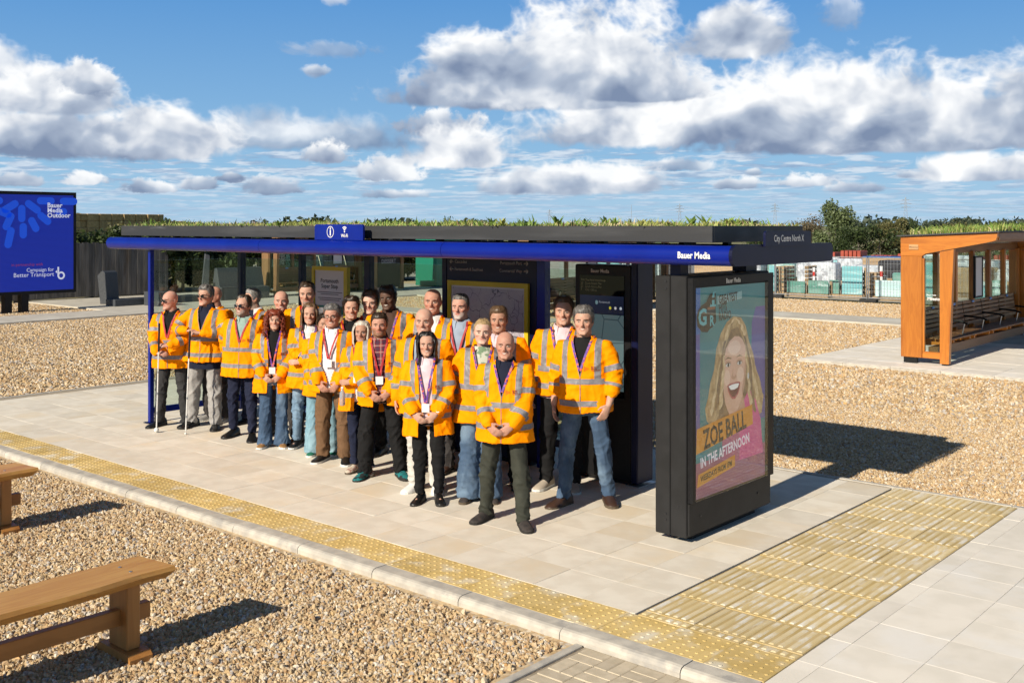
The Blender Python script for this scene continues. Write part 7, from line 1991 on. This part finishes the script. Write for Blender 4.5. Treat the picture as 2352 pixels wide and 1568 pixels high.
# key: (head x, head top y, height, turn, planning options, building options)
CREW = {
 'a': (397, 668, 1.752, -22, dict(arms='cane_low', head_yaw=R(-34), leg='straight', stance=.16, toe=20, girth=1.06, seed=11), dict(skin=S_['pink'], trousers=charcoal_t, shoe=sh_black, hair=None, shirt=black_c, collar=black_c, lanyard=red_lan, badge=False, badge_z=1.12, glasses='sun', smile=.4, vneck=1.17, extra=cane_for((-.02, -.36, 1.37), (-.03, -.42, .03), 'white cane with ball tip held by the bald man in sunglasses', True)), 'bald man in sunglasses and dark trousers holding a white cane, far left'),
 'b': (468, 657, 1.82, -24, dict(arms='cane_high', head_yaw=R(-14), leg='loose', stance=.16, toe=18, girth=1.05, seed=12, hem=.82, step=.04), dict(skin=S_['fair'], trousers=lgrey_t, shoe=sh_black, hair=('short', H_SALT, .012), shirt=navy_c, collar=navy_c, collar_up=.06, glasses='sun', smile=.1, vneck=1.19, logo=False, shirt_long=.74, extra=cane_for((.0, -.37, 1.235), (-.02, -.44, .02), 'white cane held by the grey-haired man in sunglasses', False)), 'grey-haired man in sunglasses and pale grey trousers leaning on a white cane'),
 'c': (497, 659, 1.78, -45, dict(arms='side', head_yaw=R(-20), leg='straight', seed=13), dict(skin=S_['ruddy'], trousers=dgrey_t, shoe=sh_grey, hair=None, shirt=white_c, lanyard=red_lan, badge=False, logo=False, sole=sole_w, smile=.2, show_front=False), 'bald man in profile, mostly hidden behind the grey-haired man with cane'),
 'd': (557, 680, 1.735, -18, dict(arms='behind', head_yaw=R(-18), head_pitch=R(4), leg='slim', stance=.14, seed=14, step=.10, girth=1.06, belly=.015), dict(skin=S_['salt_beard'], trousers=navy_t, shoe=sh_black, hair=('receding', H_DARK, .013), shirt=mint_c, collar=mint_c, lanyard=red_lan, badge=False, badge_z=1.16, glasses='sun', smile=.8, beard=1, vneck=1.17, sole=sole_d), 'man in sunglasses and navy suit trousers with a pale green shirt'),
 'e': (590, 664, 1.765, -35, dict(arms='side', head_yaw=R(-38), leg='straight', seed=15), dict(skin=S_['salt_beard'], trousers=navy_t, shoe=sh_black, hair=('short', H_GREY, .009), shirt=navy_c, collar=white_c, lanyard=red_lan, badge=False, smile=.2, beard=1, logo=False, show_front=False), 'bearded grey-haired man looking left, behind the man in sunglasses'),
 'f': (628, 713, 1.60, -8, dict(arms='clasp', female=True, head_yaw=R(6), leg='flare', stance=.10, seed=16, hem=.70), dict(skin=S_['fair'], trousers=jean_t, shoe=sh_tan, hair=('curly', H_RED, .02), shirt=black_c, lanyard=purple_lan, badge_z=1.0, open_front=True, vneck=1.14, smile=1.0, opening=.05, sole=sole_w), 'woman with curly auburn hair and blue flared jeans'),
 'g': (648, 668, 1.785, -8, dict(arms='behind', leg='straight', girth=1.16, belly=.03, seed=17, head_yaw=R(4)), dict(skin=S_['pink'], trousers=dgrey_t, shoe=sh_black, hair=None, shirt=grey_c, collar=grey_c, smile=.9, vneck=1.20), 'broad bald smiling man behind the curly-haired woman'),
 'h': (705, 698, 1.686, -6, dict(arms='fold', female=True, leg='slim', stance=.13, seed=18, hem=.74, step=.12, head_yaw=R(2)), dict(skin=S_['fair'], trousers=jean_l, shoe=sh_black, hair=('long', H_LONG, .014, .20), shirt=white_c, collar=white_c, lanyard=purple_lan, badge_z=1.13, vneck=1.10, smile=.9, logo=False, sole=sole_w), 'woman with long brown hair, folded arms and light blue jeans'),
 'i': (714, 648, 1.92, -10, dict(arms='side', leg='straight', seed=19, head_pitch=R(-6)), dict(skin=S_['salt_beard'], trousers=dgrey_t, shoe=sh_black, hair=('crop', H_DARK, .007), shirt=red_lan, beard=2, smile=.2, logo=False, vneck=1.2, show_front=False), 'tall man with goatee standing behind the long-haired woman'),
 'j': (741, 722, 1.588, -4, dict(arms='clasp_low', female=True, leg='wide', stance=.10, seed=20, hem=.74, sleeve=.72, head_yaw=R(14), head_roll=R(8)), dict(skin=S_['tan'], trousers=jean_p, shoe=sh_green, hair=('side', H_DARK, .016), shirt=white_c, smile=.6, logo=False, vneck=1.18, sole=sole_w), 'short-haired woman in pale wide jeans and green shoes'),
 'k': (768, 701, 1.72, -14, dict(arms='clasp_low', leg='loose', stance=.13, girth=1.10, belly=.03, seed=21, hem=.80, step=.05), dict(skin=S_['ruddy'], trousers=cord_t, shoe=sh_black, hair=('short', H_SALT, .013), shirt=dotted(), collar=dotted(), lanyard=red_lan, badge_z=1.13, glasses='clear', smile=1.0, open_front=True, vneck=1.16, opening=.075, logo=False, sole=sole_w), 'man in glasses with dotted white shirt and brown corduroy trousers'),
 'l': (803, 684, 1.765, -6, dict(arms='side', leg='straight', seed=22, head_yaw=R(8)), dict(skin=S_['fair'], trousers=black_t, shoe=sh_tan, hair=('side', H_DARK, .018), shirt=black_c, collar=black_c, lanyard=red_lan, badge=False, smile=.9, logo=False, show_front=False), 'young dark-haired man behind the man in glasses'),
 'm': (843, 672, 1.815, -8, dict(arms='side', leg='straight', seed=23, head_yaw=R(-4)), dict(skin=S_['pale'], trousers=navy_t, shoe=sh_black, hair=('side', H_BROWN, .020), shirt=white_c, collar=white_c, lanyard=red_lan, badge=False, smile=.4, logo=False, show_front=False), 'young man with tousled light brown hair behind the grey-blonde woman'),
 'n': (831, 738, 1.59, -12, dict(arms='fold', female=True, leg='slim', stance=.09, seed=24, hem=.72, girth=1.04, step=.06), dict(skin=S_['tan'], trousers=navy_t, shoe=sh_cream, hair=('bob', H_ASH, .014, .045), shirt=white_c, lanyard=red_lan, badge_z=1.12, open_front=True, vneck=1.10, opening=.045, smile=.4, extra=bottle, sole=sole_b), 'woman with grey-blonde bob, white top and navy trousers'),
 'o': (904, 658, 1.905, -10, dict(arms='side', leg='straight', seed=25, head_yaw=R(-10), head_roll=R(-5)), dict(skin=S_['deep'], trousers=black_t, shoe=sh_black, hair=('crop', H_BLACK, .016), shirt=brown_c, collar=brown_c, lanyard=purple_lan, badge=False, smile=1.0, vneck=1.15, brow=(.008, .006, .005)), 'smiling young Black man with short black hair in the back row'),
 'p': (879, 720, 1.69, -4, dict(arms='clasp', leg='loose', stance=.18, toe=18, seed=26, hem=.78), dict(skin=S_['brown_beard'], trousers=black_t, shoe=sh_teal, hair=('short', H_DARK, .010), shirt=plaid(), collar=plaid(), lanyard=red_lan, badge_z=1.06, glasses='top', open_front=True, vneck=1.14, opening=.055, smile=.2, beard=1, sole=sole_d), 'bearded man in red plaid shirt, black work trousers and teal shoes'),
 'q': (995, 664, 1.915, -10, dict(arms='side', leg='straight', seed=27), dict(skin=S_['ruddy'], trousers=black_t, shoe=sh_black, hair=None, shirt=white_c, collar=white_c, lanyard=red_lan, badge=False, smile=.8, vneck=1.16), 'tall bald man at the left edge of the map board'),
 'r': (980, 709, 1.78, -16, dict(arms='side', leg='loose', stance=.10, seed=28, hem=.74, head_yaw=R(4), girth=1.06), dict(skin=S_['fair'], trousers=beige_t, shoe=sh_white, hair=None, shirt=blue_c, collar=navy_c, smile=.8, open_front=True, vneck=1.2, opening=.07, sole=sole_w, logo=False), 'bald man in pale trousers and white trainers behind the black-haired woman'),
 's': (1060, 677, 1.87, -14, dict(arms='side', leg='straight', seed=29, head_yaw=R(-4)), dict(skin=S_['grey_beard'], trousers=dgrey_t, shoe=sh_brown, hair=('crop', H_SALT, .008), shirt=blue_c, collar=blue_c, lanyard=red_lan, badge=False, badge_z=1.1, smile=.1, beard=1, open_front=True, vneck=1.18, opening=.07), 'tall man with grey beard and grey-blue shirt in front of the map'),
 't': (987, 762, 1.60, -8, dict(arms='clasp', female=True, leg='slim', stance=.09, seed=30, hem=.70, sleeve=.86, head_yaw=R(4)), dict(skin=S_['fair'], trousers=black_t, shoe=sh_black, hair=('long', H_BLACK, .013, .07), shirt=pinkw_c, collar=pinkw_c, lanyard=purple_lan, badge_z=1.0, open_front=True, vneck=1.14, opening=.06, smile=1.0, extra=watch, sole=sole_d), 'woman with straight black hair, white shirt and black trousers'),
 'u': (1101, 731, 1.72, -2, dict(arms='behind', female=True, leg='wide', stance=.10, seed=31, hem=.76, head_yaw=R(-2)), dict(skin=S_['pale'], trousers=jean_t, shoe=sh_dark, hair=('bun', H_BLOND, .006), shirt=camo_c, lanyard=purple_lan, badge_z=1.06, vneck=1.13, smile=.3, logo=False, brow=(.16, .10, .05), sole=sole_b), 'young blonde woman with tied-back hair and wide blue jeans'),
 'v': (1153, 707, 1.78, -8, dict(arms='side', leg='straight', seed=32), dict(skin=S_['tan'], trousers=black_t, shoe=sh_black, hair=('short', H_BROWN, .012), shirt=pinkw_c, collar=pinkw_c, smile=.9, logo=False, vneck=1.2, show_front=False), 'man with greying brown hair directly behind the front bald man'),
 'w': (1158, 762, 1.67, -10, dict(arms='clasp', leg='straight', stance=.18, toe=20, seed=33, hem=.76, girth=1.08, belly=.02, step=.09, head_yaw=R(4)), dict(skin=S_['ruddy'], trousers=olive_t, shoe=sh_dark, hair=None, shirt=navy_c, collar=navy_c, lanyard=purple_lan, badge=False, badge_z=1.18, vneck=1.17, smile=.9, sole=sole_d), 'bald man in dark green trousers standing nearest the camera'),
 'x': (1286, 685, 1.878, -12, dict(arms='side', leg='straight', stance=.12, seed=34, hem=.86, head_yaw=R(8), girth=.97), dict(skin=S_['fair'], trousers=black_t, shoe=sh_beige, hair=('side', H_BROWN, .014), shirt=pinkw_c, collar=pinkw_c, lanyard=purple_lan, badge_z=1.12, vneck=1.14, smile=1.0, extra=folder, sole=sole_w), 'tall young man in black trousers and pale pink shirt'),
 'y': (1347, 705, 1.837, -14, dict(arms='pocket', leg='jeans', stance=.17, toe=22, seed=35, hem=.82, sleeve=.55, step=-.09, head_yaw=R(6)), dict(skin=S_['fair'], trousers=jean_t, shoe=sh_brown, hair=('short', H_SALT, .013), shirt=black_c, lanyard=purple_lan, badge=False, badge_z=1.16, vneck=1.15, smile=.9, sole=sole_b), 'grey-haired man in blue jeans with his hand in his pocket'),
 'z': (1492, 0, 1.75, 60, dict(arms='side', leg='straight', seed=36), dict(skin=S_['fair'], trousers=navy_t, shoe=sh_black, hair=('short', H_DARK, .012), shirt=navy_c, logo=False, show_front=False), 'distant worker in orange hi-vis seen behind the timber bench'),
}
ONLY = None
for k, (x, yt, h, turn, pk, bk, lab) in CREW.items():
    if ONLY and k not in ONLY: continue
    loc = stand(x, yt, h) if yt else (-21.2, 31.9, 0.0)
    plan_person(k, h=h, body=math.atan2(-loc[0], loc[1]) + R(turn), **pk); PEOPLE[k]['loc'] = loc
run_queue()
for k, (x, yt, h, turn, pk, bk, lab) in CREW.items():
    if k in PEOPLE: build_person(k, PEOPLE[k]['loc'], label=lab, group=GRP, **bk)
